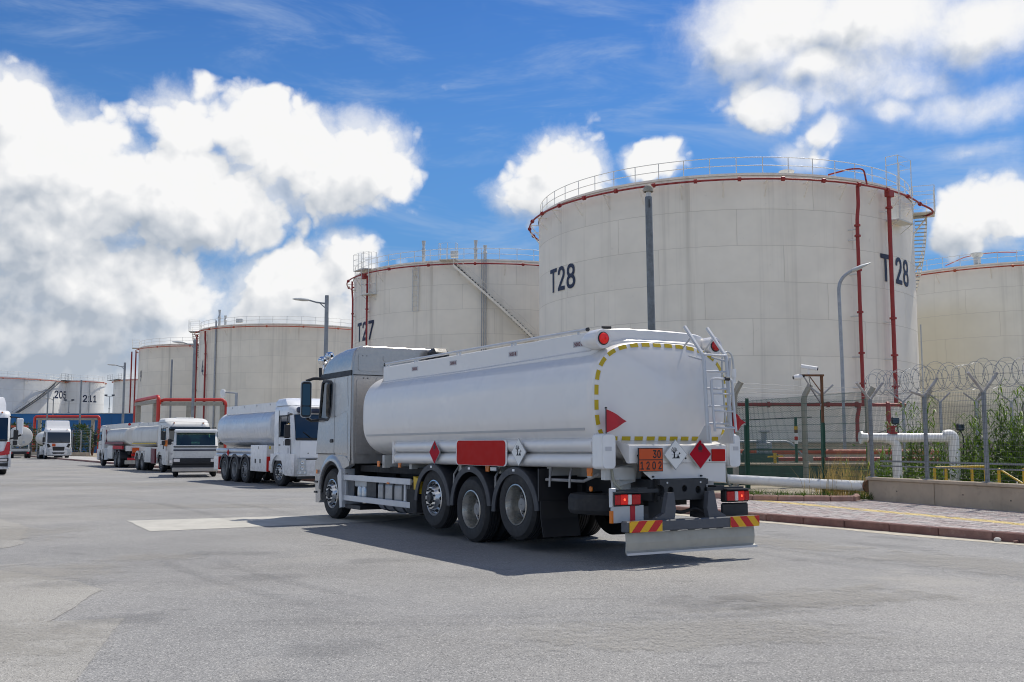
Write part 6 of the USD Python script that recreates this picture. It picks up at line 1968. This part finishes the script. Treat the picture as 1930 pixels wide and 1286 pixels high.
# curved drop arms
for s in (-1, 1):
    pr = [(.40, .92), (.46, .66), (.60, .595), (.60, .565), (.30, .565), (.27, .70), (.30, .92)]
    MB().man(man_prism([(x * s, z) for x, z in pr], -9.80, -9.72)).xf(np.array([[0, 1, 0], [1, 0, 0], [0, 0, 1]], float)).build('drop_arm', 'beam_grey', truck, smooth=20)
    MB().b2((s * .36 - .05, -9.74, .56), (s * .36 + .05, -9.4, .86)).build('arm_web', 'black_steel', truck)
MB().b2((-1.135, -9.86, .435), (1.155, -9.74, .575), ch=.012).build('bumper_beam', 'beam_grey', truck)
for s in (-1, 1):
    striped(.53, .142, 'safety_red', 'safety_yellow', READ_REAR, (-.825 if s < 0 else .885, -9.862, .505), truck, lean=(1 if s < 0 else -1))
rg_ = [(y, z) for y, z in ((-9.80, .425), (-9.815, .30), (-9.80, .20), (-9.83, .175), (-9.85, .16), (-9.84, .15), (-9.80, .165), (-9.785, .20), (-9.80, .30), (-9.785, .425))]
MB().man(man_prism([(y - .01, z) for y, z in rg_], -1.11, 1.10)).build('splash_plate', 'bumper_plate', truck)
MB().b2((-1.115, -9.868, .150), (1.105, -9.835, .178)).build('plate_lip', 'alu_bar', truck)
for x in (-.3, 0, .25, .5):
    MB().b2((x - .05, -9.80, .40), (x + .05, -9.77, .45)).build('plate_bracket', 'beam_grey', truck)
# pipes, hoses and cables under the back
MB().tube(path([(-.98, -9.35, 1.22), (-.98, -9.40, 1.02), (-.80, -9.5, .90)], .10, 6), .020, 8).build('drain_hose', 'hose', truck, smooth=40)
MB().tube([(-1.1, -7.95, 1.05), (-.9, -8.6, 1.04), (-1.0, -9.1, 1.15)], .022, 8).build('drain_pipe', 'rusty_grey', truck)
MB().b2((-1.08, -9.35, 1.08), (-.60, -9.25, 1.24)).build('locker_bracket', 'subframe_white', truck)
MB().man(man_prism([(-.30 - .55, 1.24), (-.30 - .50, 1.0), (-.30 - .25, 1.05), (-.30 - .2, 1.30)], -9.30, -9.1)).xf(np.array([[0, 1, 0], [1, 0, 0], [0, 0, 1]], float)).build('gusset', 'subframe_white', truck)
MB().b2((-.85, -9.2, .78), (-.55, -9.16, 1.08)).b2((-.80, -9.22, .83), (-.60, -9.15, 1.03)).build('valve_box', 'subframe_white', truck)
MB().cyl((-1.02, -8.95, .95), (-1.04, -8.95, .95), .035, 12).build('reflector', 'lens_amber', truck)
MB().tube(path([(-.3, -9.5, .75), (0, -9.55, .62), (.3, -9.55, .70), (.32, -9.7, .62)], .12, 6), .025, 8).build('tow_hose', 'black_plastic', truck, smooth=40)
MB().tube(path([(1.02, -9.35, 1.22), (1.0, -9.42, .98), (1.0, -9.5, .96)], .08, 6), .018, 8).build('drain_hose', 'hose', truck, smooth=40)
MB().b2((.45, -9.35, .62), (.80, -9.28, 1.05)).build('side_plate', 'tank_silver', truck)
# ------------------------------------------------------------ the other lorries
def simple_cab(t, paint_, top=2.95, front=1.38, back=-.62, roof=0.25, glass='glass_dark', bottom=.95, arch=True, style='round', lamp='round', visor=None, width=1.22, lower=None):
    lower = lower or paint_
    w = width
    prof = [(bottom, front - .02, w - .02), (bottom + .3, front, w), (1.75, front - .02, w), (2.0, front - .05, w), (top - .25, front - .22, w - .01), (top - .08, front - .30, w - .04), (top, front - .48, w - .12)]
    zb, zt = 1.72, top - .42
    side = Polygon([(front - .28, zb + .10), (front - .42, zt), (front - 1.35, zt), (front - 1.35, zb + .12)])
    cab_shell(prof, 3.0, back, paint_, t, [side], (-w + .14, zb, w - .14, zt + .05, front - .45), rf=.32, rb=.08)
    if roof:
        rg_ = []
        for z, k, yf in ((top - .03, .97, front - .38), (top + roof * .5, .94, front - .65), (top + roof * .9, .86, front - .95), (top + roof, .74, front - 1.2)):
            rg_.append([(x * w * k, y, z) for x, y in ((-1, back + .03), (1, back + .03), (1, yf - .25), (.8, yf), (-.8, yf), (-1, yf - .25))])
        MB().loft(np.array(rg_)).build('roof_fairing', paint_, t, smooth=30)
    M = np.column_stack([(1, 0, 0), (0, -.20, .98), (0, -.98, -.20)])
    flat(MB(), Polygon([(-w + .13, zb - .01), (w - .13, zb - .01), (w - .15, zt + .05), (-w + .15, zt + .05)]), np.column_stack([(1, 0, 0), (0, 0, 1), (0, -1, 0)]), (0, 0, 0), .006).xf(np.array([[1, 0, 0], [0, 1, -.17], [0, 0, 1]]), (0, front - .005 + .17 * zb - .015, 0)).build('windscreen', glass, t)
    MB().b2((-w + .16, front - .07, zb - .03), (w - .16, front + .008, zb + .06), ch=.01).build('wiper_panel', 'black_plastic', t)
    for x in (-.45, .45):
        MB().tube([(x, front + .02, zb + .02), (x + .35, front - .05, zb + .28)], .012, 5).build('wiper', 'black_plastic', t)
    for s in (-1, 1):
        R = READ_R if s > 0 else SIDE_L
        flat(MB(), side.buffer(.035).difference(side.buffer(-.012)), R, (s * (w - .004), 0, 0), .012).build('window_frame', 'black_plastic', t)
        flat(MB(), side, R, (s * (w - .03), 0, 0), .006).build('window_pane', glass, t)
        flat(MB(), Polygon([(front - .20, 1.15), (front - .24, zb + .04), (front - 1.42, zb + .04), (front - 1.42, 1.15)]), R, (s * (w - .006), 0, 0), .014).build('door', paint_, t)
        MB().box((s * (w + .012), front - 1.28, 1.52), (.03, .14, .05), ch=.01).build('door_handle', 'black_plastic', t)
        g = grp('mirror', t)
        MB().b2((s * (w + .22) - .11, front - .02, zb + .05), (s * (w + .22) + .11, front + .08, zb + .55), ch=.03).build('mirror_housing', 'black_plastic', g)
        MB().b2((s * (w + .20) - .10, front + .0, zb - .22), (s * (w + .20) + .10, front + .09, zb + .02), ch=.03).build('mirror_housing', 'black_plastic', g)
        MB().tube([(s * (w - .05), front - .12, zt + .05), (s * (w + .2), front + .05, zt + .1), (s * (w + .24), front + .04, zb + .5)], .02, 6).build('mirror_arm', 'black_plastic', g)
        # lower corner with wheel arch
        pan = arch_panel([(front + .03, .42), (front + .05, bottom + .25), (-.72, bottom + .25), (-.72, .95), (-.62, .75), (front - .5, .42)], (0, .52), .62, s * (w - .01) - .06, s * (w - .01) + .06)
        MB().man(pan).build('wing', lower, t, smooth=30)
        MB().loft(np.array([[(s * x, r * math.cos(a), .52 + r * math.sin(a)) for x, r in ((w + .02, .62), (w + .05, .65), (w + .04, .71), (w - .02, .74), (w - .02, .62))] for a in np.linspace(-.05, PI + .05, 18)])).build('arch_flare', lower, t, smooth=40)
        MB().loft(np.array([[(s * x, r * math.cos(a), .52 + r * math.sin(a)) for x, r in ((w - .03, .58), (w - .03, .63), (.75, .63), (.75, .58))] for a in np.linspace(0, PI, 16)])).build('wheel_arch', 'under_dark', t)
    xs = (-w + .02, -w + .03, -w + .12, -w + .30, -.5, .5, w - .30, w - .12, w - .03, w - .02)
    yo = (-.30, -.16, -.05, .02, .06, .06, .02, -.05, -.16, -.30)
    MB().loft(np.array([[(x, front + o, z) for x, o in zip(xs, yo)] for z in (.40, .44, .8, bottom + .06)])).build('bumper', lower, t, smooth=30)
    MB().b2((-.95, front - .2, .30), (.95, front - .02, .41)).build('under_bumper', 'black_plastic', t)
    MB().b2((-.27, front + .055, .50), (.27, front + .075, .62)).build('number_plate', 'white_plastic', t)
    MB().b2((-w + .22, front - .12, bottom + .055), (w - .22, front + .012, bottom + .075)).build('panel_gap', 'under_dark', t)
    for s in (-1, 1):
        R = READ_R if s > 0 else SIDE_L
        flat(MB(), sbox(front - 1.44, 1.12, front - 1.425, top - .2).union(sbox(front - .19, 1.15, front - .178, zb)), R, (s * (w - .006), 0, 0), .0105).build('shut_line', 'under_dark', t)
        MB().b2((s * (w - .03) - .03, front - .62, .62), (s * (w - .03) + .045, front - .40, .66)).build('step', 'black_plastic', t)
        MB().b2((s * .80 - .03, front - .33, top - .12), (s * .80 + .03, front - .25, top - .06)).build('marker_lamp', 'lens_amber', t)
    MB().b2((-.9, -.5, .45), (.9, .95, 1.0)).build('engine_block', 'under_dark', t)


def chassis(t, rear, axles, R=.52, steer=0.0, rims=('rim_alu', 'rim_grey'), w=1.18):
    for s in (-1, 1):
        MB().b2((s * .43 - .045, rear, .80), (s * .43 + .045, .9, 1.08)).build('chassis_rail', 'black_steel', t)
        for k, y in enumerate(axles):
            wheel(t, s * w, y, R, s, R=R, kind='front' if k == 0 or (k == 1 and len(axles) == 4) else 'rear', steer=steer if k == 0 else 0, rim=rims[0] if k == 0 else rims[1], n=32, dual=k > 0)
    for y in axles:
        MB().cyl((-.9, y, R), (.9, y, R), .08, 8).build('axle', 'under_dark', t)
    MB().b2((-.75, rear + .3, .86), (.75, -.6, 1.12)).build('chassis_deck', 'under_dark', t)


def coaming(t, y0, y1, z0, z1, hw, mat, lids=4, rail=True):
    for s in (-1, 1):
        MB().b2((s * hw - .015, y0, z0), (s * hw + .015, y1, z1)).build('walkway_coaming', mat, t)
    for y in (y0, y1):
        MB().b2((-hw, y - .015, z0), (hw, y + .015, z1)).build('coaming_end', mat, t)
    for k in range(lids):
        y = y0 + (y1 - y0) * (k + .5) / lids
        MB().revolve([(.26, z0), (.26, z1 + .02), (.20, z1 + .06), (.01, z1 + .07)], c=(0, y, 0), n=18).build('manhole_lid', 'alu', t, smooth=35)
        if rail:
            MB().cyl((hw + .015, y, z1 - .07), (hw + .03, y, z1 - .07), .035, 8).build('cap', 'rail_grey', t)


# white tanker parked behind the silver cab
t = thing('tanker_truck', 'white tanker truck facing the camera, parked just left of the silver cab', 'tanker truck', (-7.66, 38.95, 0), -2.57)
simple_cab(t, 'white_truck', top=3.0, roof=.27, front=1.42, back=-.55)
chassis(t, -8.1, (0, -3.95, -5.3, -6.65), steer=.10)
tank_body(t, -7.75, -1.15, 1.20, 1.40, 2.98, 'tank_steel', p=2.7, bulge=.22, knuckle=.12, n=56)
coaming(t, -7.3, -1.0, 2.82, 3.16, .92, 'tank_silver')
MB().b2((1.175, -7.6, 1.66), (1.205, -1.3, 1.685)).build('side_moulding', 'groove', t)
for s in (-1, 1):
    outline = []
    for zc in (1.10, 1.29):
        outline += [(s * (1.08 + .10 * math.cos(a)), zc + .095 * math.sin(a)) for a in np.linspace(-PI / 2, PI / 2, 8)]
    outline += [(s * .98, 1.39), (s * .98, 1.0)]
    MB().loft(np.array([[(x, y, z) for x, z in outline] for y in (-3.2, -5.5, -7.9)])).build('side_locker', 'tank_steel', t, smooth=40)
    MB().b2((s * 1.19 - .03, -3.15, .50), (s * 1.19 + .03, -1.30, 1.52), ch=.01).b2((s * .9 - .28, -3.12, .52), (s * .9 + .28, -1.33, 1.5)).build('white_locker', 'white_truck', t)
    for y in (-2.0, -2.55):
        MB().b2((s * 1.225 - .006, y - .06, .82), (s * 1.225 + .006, y + .06, .98)).build('locker_latch', 'black_plastic', t)
    MB().b2((s * 1.225 - .006, -2.2, 1.36), (s * 1.225 + .006, -2.17, 1.46)).build('locker_latch', 'black_plastic', t)
    for y in (-3.95, -5.3, -6.65):
        mudguard(t, s * 1.20, s * .6, (y, .54), .60, 0, PI)
    MB().cyl((s * 1.16, -1.15, .52), (s * 1.16, -1.15, 1.08), .10, 14).build('fire_extinguisher', 'plate_red', t, smooth=40)
    MB().b2((s * 1.1 - .10, -7.45, .48), (s * 1.1 + .10, -7.33, 1.02)).build('red_board', 'plate_red', t)
    MB().b2((s * 1.05 - .14, -8.1, .46), (s * 1.05 + .14, -7.47, 1.05)).build('rear_locker', 'white_truck', t)
    R = READ_R if s > 0 else READ_L
    dia = affinity.rotate(sbox(-.11, -.11, .11, .11), 45, origin=(0, 0))
    flat(MB(), dia, R, (s * 1.185, -6.15, 1.20), .01).build('hazard_placard', 'plate_red', t)
    MB().box((s * 1.21, -.95, 1.42), (.02, .15, .12)).build('yellow_label', 'mark_yellow', t)
    MB().b2((s * 1.10 - .1, -1.1, .55), (s * 1.10 + .1, -.75, .92)).build('side_box', 'white_truck', t)
    # front lamps
    g = grp('headlight', t)
    MB().box((s * .86, 1.475, .80), (.30, .03, .46), ch=.012).build('lamp_panel', 'rail_grey', g)
    for z in (.90, .70):
        MB().revolve([(.08, 0), (.075, .02), (.055, .022), (.03, .012), (.01, .03)], axis='y', c=(s * .86, 1.488, z), n=18).build('lens', 'chrome', g, smooth=30)
    MB().box((s * .86, 1.478, .535), (.40, .03, .13), ch=.03).build('fog_lamp_panel', 'rail_grey', g)
    for x in (-.09, .09):
        MB().revolve([(.045, 0), (.04, .015), (.01, .01)], axis='y', c=(s * .86 + x, 1.49, .535), n=14).build('lens', 'chrome', g, smooth=30)
    MB().box((s * 1.245, .72, 1.17), (.02, .12, .05), ch=.01).build('side_lamp', 'lens_amber', t)
    MB().b2((s * 1.225 - .004, .95, 1.22), (s * 1.225 + .004, 1.12, 1.42)).build('vent_grille', 'label_grey', t)
    for z in (1.56, 1.62):
        MB().b2((s * 1.228 - .006, .56, z - .05), (s * 1.228 + .006, .585, z + .05)).build('badge', 'black_plastic', t)
MB().box((0, 1.425, 1.36), (1.86, .02, .62), ch=.008).build('front_panel', 'white_truck', t)
MB().cyl((.62, 1.43, 1.22), (.62, 1.445, 1.22), .022, 10).build('lock', 'black_plastic', t)
MB().b2((-.95, 1.40, .985), (.95, 1.485, 1.02)).build('grille_slot', 'black_plastic', t)
MB().box((0, 1.36, 2.80), (2.05, .34, .22), ch=.06).build('sun_visor', 'number_navy', t)
MB().box((1.235, 1.05, 2.1), (.012, .10, .42)).build('window_sticker', 'safety_yellow', t)
MB().tube([(1.24, 1.35, 2.62), (1.42, 1.45, 2.60)], .03, 6).build('mirror_bracket', 'black_plastic', t)

# low white light lorry nose between the two tankers
t = thing('light_truck', 'low white light truck with black grille between two parked tankers', 'light truck', (-15.35, 49.9, 0), -2.83)
prof = [(.62, 1.45, 1.0), (.9, 1.47, 1.02), (1.3, 1.47, 1.02), (1.48, 1.43, 1.015), (1.95, 1.12, .98), (2.16, .98, .96), (2.24, .78, .92)]
side = Polygon([(1.02, 1.55), (.78, 2.05), (-.35, 2.05), (-.35, 1.55)])
cab_shell(prof, 2, -.7, 'white_dusty', t, [side], (-.88, 1.5, .88, 2.08, .75), rf=.16, extra=(man_box((-.7, -1, 1.6), (.7, -.5, 2.05)),))
flat(MB(), Polygon([(-.9, 1.46), (.9, 1.46), (.86, 2.12), (-.86, 2.12)]), np.column_stack([(1, 0, 0), (0, 0, 1), (0, -1, 0)]), (0, 0, 0), .006).xf(np.array([[1, 0, 0], [0, 1, -.66], [0, 0, 1]]), (0, 1.43 + .66 * 1.46, 0)).build('windscreen', 'glass_cab', t)
flat(MB(), rrect(1.36, .42, .05), READ_REAR, (0, -.68, 1.83), .006).build('rear_window', 'glass_cab', t)
MB().b2((-.98, .80, 2.10), (.98, 1.15, 2.26), ch=.05).build('roof_visor', 'white_truck', t)
MB().b2((-1.0, 1.42, 1.40), (1.0, 1.49, 1.46), ch=.015).build('wiper_rail', 'black_plastic', t)
MB().b2((-1.0, 1.40, 1.24), (1.0, 1.50, 1.31), ch=.015).build('trim_strip', 'number_navy', t)
MB().b2((-1.02, 1.40, .62), (1.02, 1.52, .90), ch=.03).build('grille', 'black_plastic', t)
for z in (.70, .76, .82):
    MB().b2((-.70, 1.50, z), (.70, 1.535, z + .025)).build('grille_bar', 'black_steel', t)
for s in (-1, 1):
    MB().b2((s * .83 - .14, 1.50, .72), (s * .83 + .14, 1.535, .87), ch=.01).build('headlight', 'lens_white', t)
    MB().b2((s * .83 - .05, 1.25, .45), (s * .83 + .05, 1.45, .64)).build('bumper_bracket', 'black_steel', t)
    R = READ_R if s > 0 else SIDE_L
    flat(MB(), side, R, (s * .99, 0, 0), .005).build('window_pane', 'glass_cab', t)
    wheel(t, s * .98, .45, .36, s, R=.36, W=.22, kind='front', rim='rim_grey', n=28)
    wheel(t, s * .98, -2.6, .36, s, R=.36, W=.22, kind='rear', rim='rim_grey', n=28)
    MB().box((s * .45, -.1, 1.60), (.5, .15, .62), ch=.08).box((s * .45, -.1, 1.98), (.26, .11, .18), ch=.05).build('seat', 'seat_dark', t)
    MB().b2((s * 1.18 - .09, 1.05, 1.52), (s * 1.18 + .09, 1.12, 1.80), ch=.03).build('mirror', 'black_plastic', t)
    MB().tube([(s * 1.0, 1.1, 1.55), (s * 1.18, 1.1, 1.6)], .018, 6).build('mirror_arm', 'black_plastic', t)
MB().b2((-1.04, 1.38, .45), (1.04, 1.46, .62), ch=.02).build('lower_grille', 'black_plastic', t)
MB().b2((-1.03, 1.42, .27), (1.03, 1.56, .46), ch=.03).build('bumper', 'beige_bumper', t)
MB().b2((-.95, -3.6, .95), (.95, -.75, 1.45), ch=.02).b2((-.9, -3.6, .55), (.9, 1.2, .72)).build('load_bed', 'white_dusty', t)

# dusty white tanker with its cab towards the camera
t = thing('tanker_truck', 'dusty white tanker truck with yellow striped tank behind the light truck', 'tanker truck', (-18.65, 58.3, 0), -2.575)
simple_cab(t, 'white_dusty', top=2.82, roof=.20, front=1.40, back=-.75, lower='white_dusty')
chassis(t, -7.6, (0, -4.5, -5.8), rims=('rim_grey', 'rim_grey'))
tank_body(t, -7.3, -1.1, 1.20, 1.38, 2.70, 'tank_dusty', p=3.4, bulge=.16, knuckle=.14, n=56)
coaming(t, -7.0, -1.2, 2.62, 2.84, .95, 'white_dusty', lids=5)
for s in (-1, 1):
    MB().b2((s * 1.20 - .012, -7.2, 1.56), (s * 1.20 + .012, -1.2, 1.625)).build('yellow_stripe', 'mark_yellow', t)
    MB().b2((s * 1.16 - .04, -3.85, .50), (s * 1.16 + .04, -2.35, 1.36)).build('white_locker', 'white_dusty', t)
    MB().b2((s * 1.13 - .05, -2.3, .45), (s * 1.13 + .05, -1.5, 1.30)).build('red_locker', 'ink_maroon', t)
    MB().b2((s * .85 - .22, 1.44, .52), (s * .85 + .22, 1.475, .68), ch=.01).build('headlight', 'lens_white', t)
    MB().b2((s * 1.225 - .006, .55, 1.28), (s * 1.225 + .006, .80, 1.52)).build('vent_grille', 'black_plastic', t)
    MB().tube([(s * 1.25, 1.35, 1.75), (s * 1.30, 1.42, 1.45)], .10, 8).build('corner_lamp', 'lens_amber', t)
    for y in (-4.5, -5.8):
        mudguard(t, s * 1.20, s * .6, (y, .54), .60, .2, PI - .2, mat='white_dusty')
MB().b2((-.75, 1.43, .72), (.75, 1.46, .98)).build('grille', 'black_plastic', t)
MB().b2((-1.1, 1.30, 2.36), (1.1, 1.52, 2.52), ch=.04).build('sun_visor', 'screen_dark', t)
MB().b2((-.5, -.1, 3.0), (.5, .35, 3.05), ch=.015).build('roof_hatch', 'rail_grey', t)

# tanker seen from behind, with red stripes
t = thing('tanker_truck', 'white tanker truck with dark red striped tank, leftmost of the parked row', 'tanker truck', (-28.78, 75.4, 0), .542)
simple_cab(t, 'white_dusty', top=2.85, roof=.1, front=1.40, back=-.9)
chassis(t, -8.3, (0, -5.3, -6.6), rims=('rim_grey', 'rim_grey'))
tank_body(t, -8.35, -1.2, 1.20, 1.40, 2.75, 'tank_dusty', p=2.4, bulge=.30, knuckle=.12, n=56)
coaming(t, -8.1, -1.3, 2.62, 2.95, .90, 'white_dusty', lids=4)
for s in (-1, 1):
    MB().b2((s * 1.19 - .02, -8.1, 1.55), (s * 1.19 + .02, -1.4, 1.70)).build('red_stripe', 'ink_maroon', t)
    MB().b2((s * 1.12 - .06, -7.6, 1.22), (s * 1.12 + .06, -4.2, 1.45)).build('red_panel', 'flag_red', t)
    MB().b2((s * 1.12 - .06, -4.2, .55), (s * 1.12 + .06, -2.2, 1.45)).build('white_locker', 'white_dusty', t)
    MB().b2((s * 1.12 - .06, -2.1, .45), (s * 1.12 + .06, -1.0, 1.30)).build('grey_locker', 'rail_grey', t)
    mb = MB()
    MB().loft(np.array([[(s * 1.205, -1.55 - .28 * (1 - abs(u)) * 1.0 - .10, 2.08 + .5 * u), (s * 1.205, -1.55 - .28 * (1 - abs(u)) + .06, 2.08 + .5 * u), (s * 1.15, -1.55 - .28 * (1 - abs(u)) + .06, 2.08 + .5 * u), (s * 1.15, -1.55 - .28 * (1 - abs(u)) - .10, 2.08 + .5 * u)] for u in np.linspace(-1, 1, 9)])).build('red_band', 'ink_maroon', t)
    for y in (-5.3, -6.6):
        mudguard(t, s * 1.20, s * .6, (y, .54), .60, .1, PI - .1)
    MB().cyl((s * .95, -8.68, 2.85), (s * .95, -8.60, 2.85), .09, 12).build('round_lamp', 'lens_red', t)
MB().b2((-1.1, -8.5, 1.1), (1.1, -8.4, 1.45)).build('rear_panel', 'white_dusty', t)
MB().b2((-.70, -8.62, 1.0), (-.28, -8.5, 1.32)).build('orange_number_plate', 'plate_orange', t)
MB().b2((-.75, -8.63, .76), (-.35, -8.5, .94)).build('red_board', 'plate_red', t)
MB().b2((-1.0, -8.60, .50), (1.0, -8.5, .66)).build('red_board', 'flag_red', t)
MB().b2((-1.15, -8.62, .25), (1.15, -8.52, .50)).build('splash_plate', 'bumper_plate', t)
for s in (-1, 1):
    MB().b2((s * .6 - .05, -8.55, .3), (s * .6 + .05, -8.2, 1.1)).build('bumper_bracket', 'black_steel', t)

# white lorry with roof deflector in front of the far gantry
t = thing('tanker_truck', 'white truck with tall roof deflector facing the camera before the bushes', 'tanker truck', (-47.55, 107.5, 0), -2.60)
simple_cab(t, 'white_truck', top=3.15, roof=.0, front=1.40, back=-.7)
rgs = [[(x * k, y, z) for x, y in ((-1, -.6), (1, -.6), (1, yf), (-1, yf))] for z, k, yf in ((3.10, 1.14, .85), (3.45, 1.12, .62), (3.95, 1.08, .35), (4.0, 1.02, .15))]
MB().loft(np.array(rgs)).build('roof_deflector', 'white_truck', t)
chassis(t, -8.0, (0, -4.6, -5.9))
tank_body(t, -7.8, -1.3, 1.22, 1.40, 3.0, 'tank_dusty', p=2.2, bulge=.25, knuckle=.12, n=48)
flat(MB(), Polygon([(-.52, .88), (.52, .88), (.58, 1.28), (-.58, 1.28)]), READ_FRONT, (0, 1.425, 0), .04).build('grille', 'black_plastic', t)
flat(MB(), Polygon([(-.50, .56), (.50, .56), (.62, .72), (-.62, .72)]), READ_FRONT, (0, 1.45, 0), .03).build('lower_grille', 'black_plastic', t)
for s in (-1, 1):
    flat(MB(), Polygon([(s * .74, 1.28), (s * 1.04, 1.18), (s * 1.12, 1.58), (s * .92, 1.60)]), READ_FRONT, (0, 1.40, 0), .03).build('air_duct', 'black_plastic', t)
    flat(MB(), Polygon([(s * .82, .72), (s * 1.12, .66), (s * 1.14, 1.02), (s * .90, 1.05)]), READ_FRONT, (0, 1.445, 0), .03).build('headlight', 'rail_grey', t)
    flat(MB(), Polygon([(s * .80, .46), (s * 1.12, .46), (s * 1.08, .60), (s * .86, .60)]), READ_FRONT, (0, 1.45, 0), .02).build('fog_lamp', 'rail_grey', t)
    MB().b2((s * 1.12 - .08, -3.8, .45), (s * 1.12 + .08, -2.2, 1.35)).build('white_locker', 'white_truck', t)
MB().b2((.30, 1.44, 1.34), (.62, 1.47, 1.60)).build('orange_number_plate', 'plate_orange', t)
for y in (-2.5, -4.5, -6.5):
    MB().revolve([(.26, 2.95), (.26, 3.2), (.1, 3.25), (.01, 3.26)], c=(.2, y, 0), n=14).build('manhole_lid', 'alu', t, smooth=35)

# rear of a round tanker at the left
t = thing('tanker_trailer', 'round ended pale tanker trailer seen from behind at far left', 'tanker trailer', (-59.0, 123.1, 0), .46)
chassis(t, -8.8, (-5.2, -6.5, -7.8))
tank_body(t, -8.6, .5, 1.28, 1.25, 3.55, 'tank_dusty', p=2.05, bulge=.42, knuckle=.10, n=48)
MB().b2((-1.05, -9.15, .75), (1.05, -9.05, 1.05)).build('rear_bumper', 'white_dusty', t)
MB().b2((-.75, -9.2, .45), (.75, -9.1, .75)).build('lamp_bar', 'black_plastic', t)
for s in (-1, 1):
    MB().b2((s * .9 - .07, -9.1, .7), (s * .9 + .07, -8.9, 1.5)).build('bracket', 'subframe_white', t)
    MB().b2((s * .85 - .12, -9.22, .50), (s * .85 + .12, -9.19, .68)).build('tail_light', 'lens_red', t)
MB().tube(path([(-.3, -9.1, 1.55), (0, -9.25, 1.35), (.45, -9.2, 1.6)], .1), .05, 8).build('valve_pipe', 'subframe_white', t)
MB().cyl((.35, -9.15, 1.75), (.35, -9.25, 1.75), .16, 14).build('valve', 'rail_grey', t)
MB().b2((-1.0, -3.4, 3.5), (.9, -2.6, 3.72)).build('orange_cover', 'pipe_orange', t)
MB().b2((-.3, -8.6, 3.5), (.3, -.5, 3.62)).build('walkway', 'pipe_orange', t)

# cab cut by the left edge
t = thing('truck_cab', 'white truck cab with red lamp surround cut off by the left edge', 'truck', (-27.10, 52.6, 0), -2.62)
simple_cab(t, 'white_truck', top=3.25, roof=.0, front=1.45, back=-.9, glass='glass_dark')
rgs = [[(x * k, y, z) for x, y in ((-1, -.8), (1, -.8), (1, yf), (-1, yf))] for z, k, yf in ((3.22, 1.0, .75), (3.6, 1.0, .55), (3.92, .92, .3), (3.97, .85, .0))]
MB().loft(np.array(rgs)).build('roof_deflector', 'white_truck', t, smooth=20)
chassis(t, -3.2, (0,))
MB().b2((-1.1, -3.2, 1.0), (1.1, -1.0, 1.3)).build('rear_deck', 'black_steel', t)
for s in (-1, 1):
    flat(MB(), Polygon([(s * .42, .92), (s * 1.20, 1.05), (s * 1.20, 1.66), (s * 1.06, 1.66), (s * .94, 1.22), (s * .42, 1.08)]), READ_FRONT, (0, 1.47, 0), .03).build('red_surround', 'truck_red', t)
    flat(MB(), Polygon([(s * .55, .66), (s * 1.16, .70), (s * 1.16, .86), (s * .62, .86)]), READ_FRONT, (0, 1.49, 0), .025).build('headlight', 'black_plastic', t)
    flat(MB(), Polygon([(s * .70, .70), (s * 1.10, .72), (s * 1.10, .82), (s * .74, .82)]), READ_FRONT, (0, 1.515, 0), .006).build('headlight_lens', 'lens_white', t)
    flat(MB(), Polygon([(s * .45, .46), (s * 1.14, .46), (s * 1.14, .60), (s * .5, .60)]), READ_FRONT, (0, 1.49, 0), .02).build('fog_lamp', 'black_plastic', t)
    MB().b2((s * 1.62 - .16, 1.28, 2.05), (s * 1.62 + .16, 1.40, 2.86), ch=.04).build('mirror_cover', 'white_truck', t)
    MB().tube([(s * 1.15, 1.2, 2.95), (s * 1.62, 1.34, 2.88)], .03, 6).build('mirror_arm', 'black_plastic', t)
    MB().tube([(s * 1.15, 1.2, 1.80), (s * 1.4, 1.30, 1.88), (s * 1.70, 1.34, 2.02)], .045, 6).build('mirror_arm', 'black_plastic', t)
MB().b2((-.7, 1.46, .95), (.7, 1.49, 1.55)).build('grille', 'black_plastic', t)
MB().b2((-1.22, 1.40, .30), (1.22, 1.52, .42), ch=.02).build('bumper_lip', 'white_truck', t)
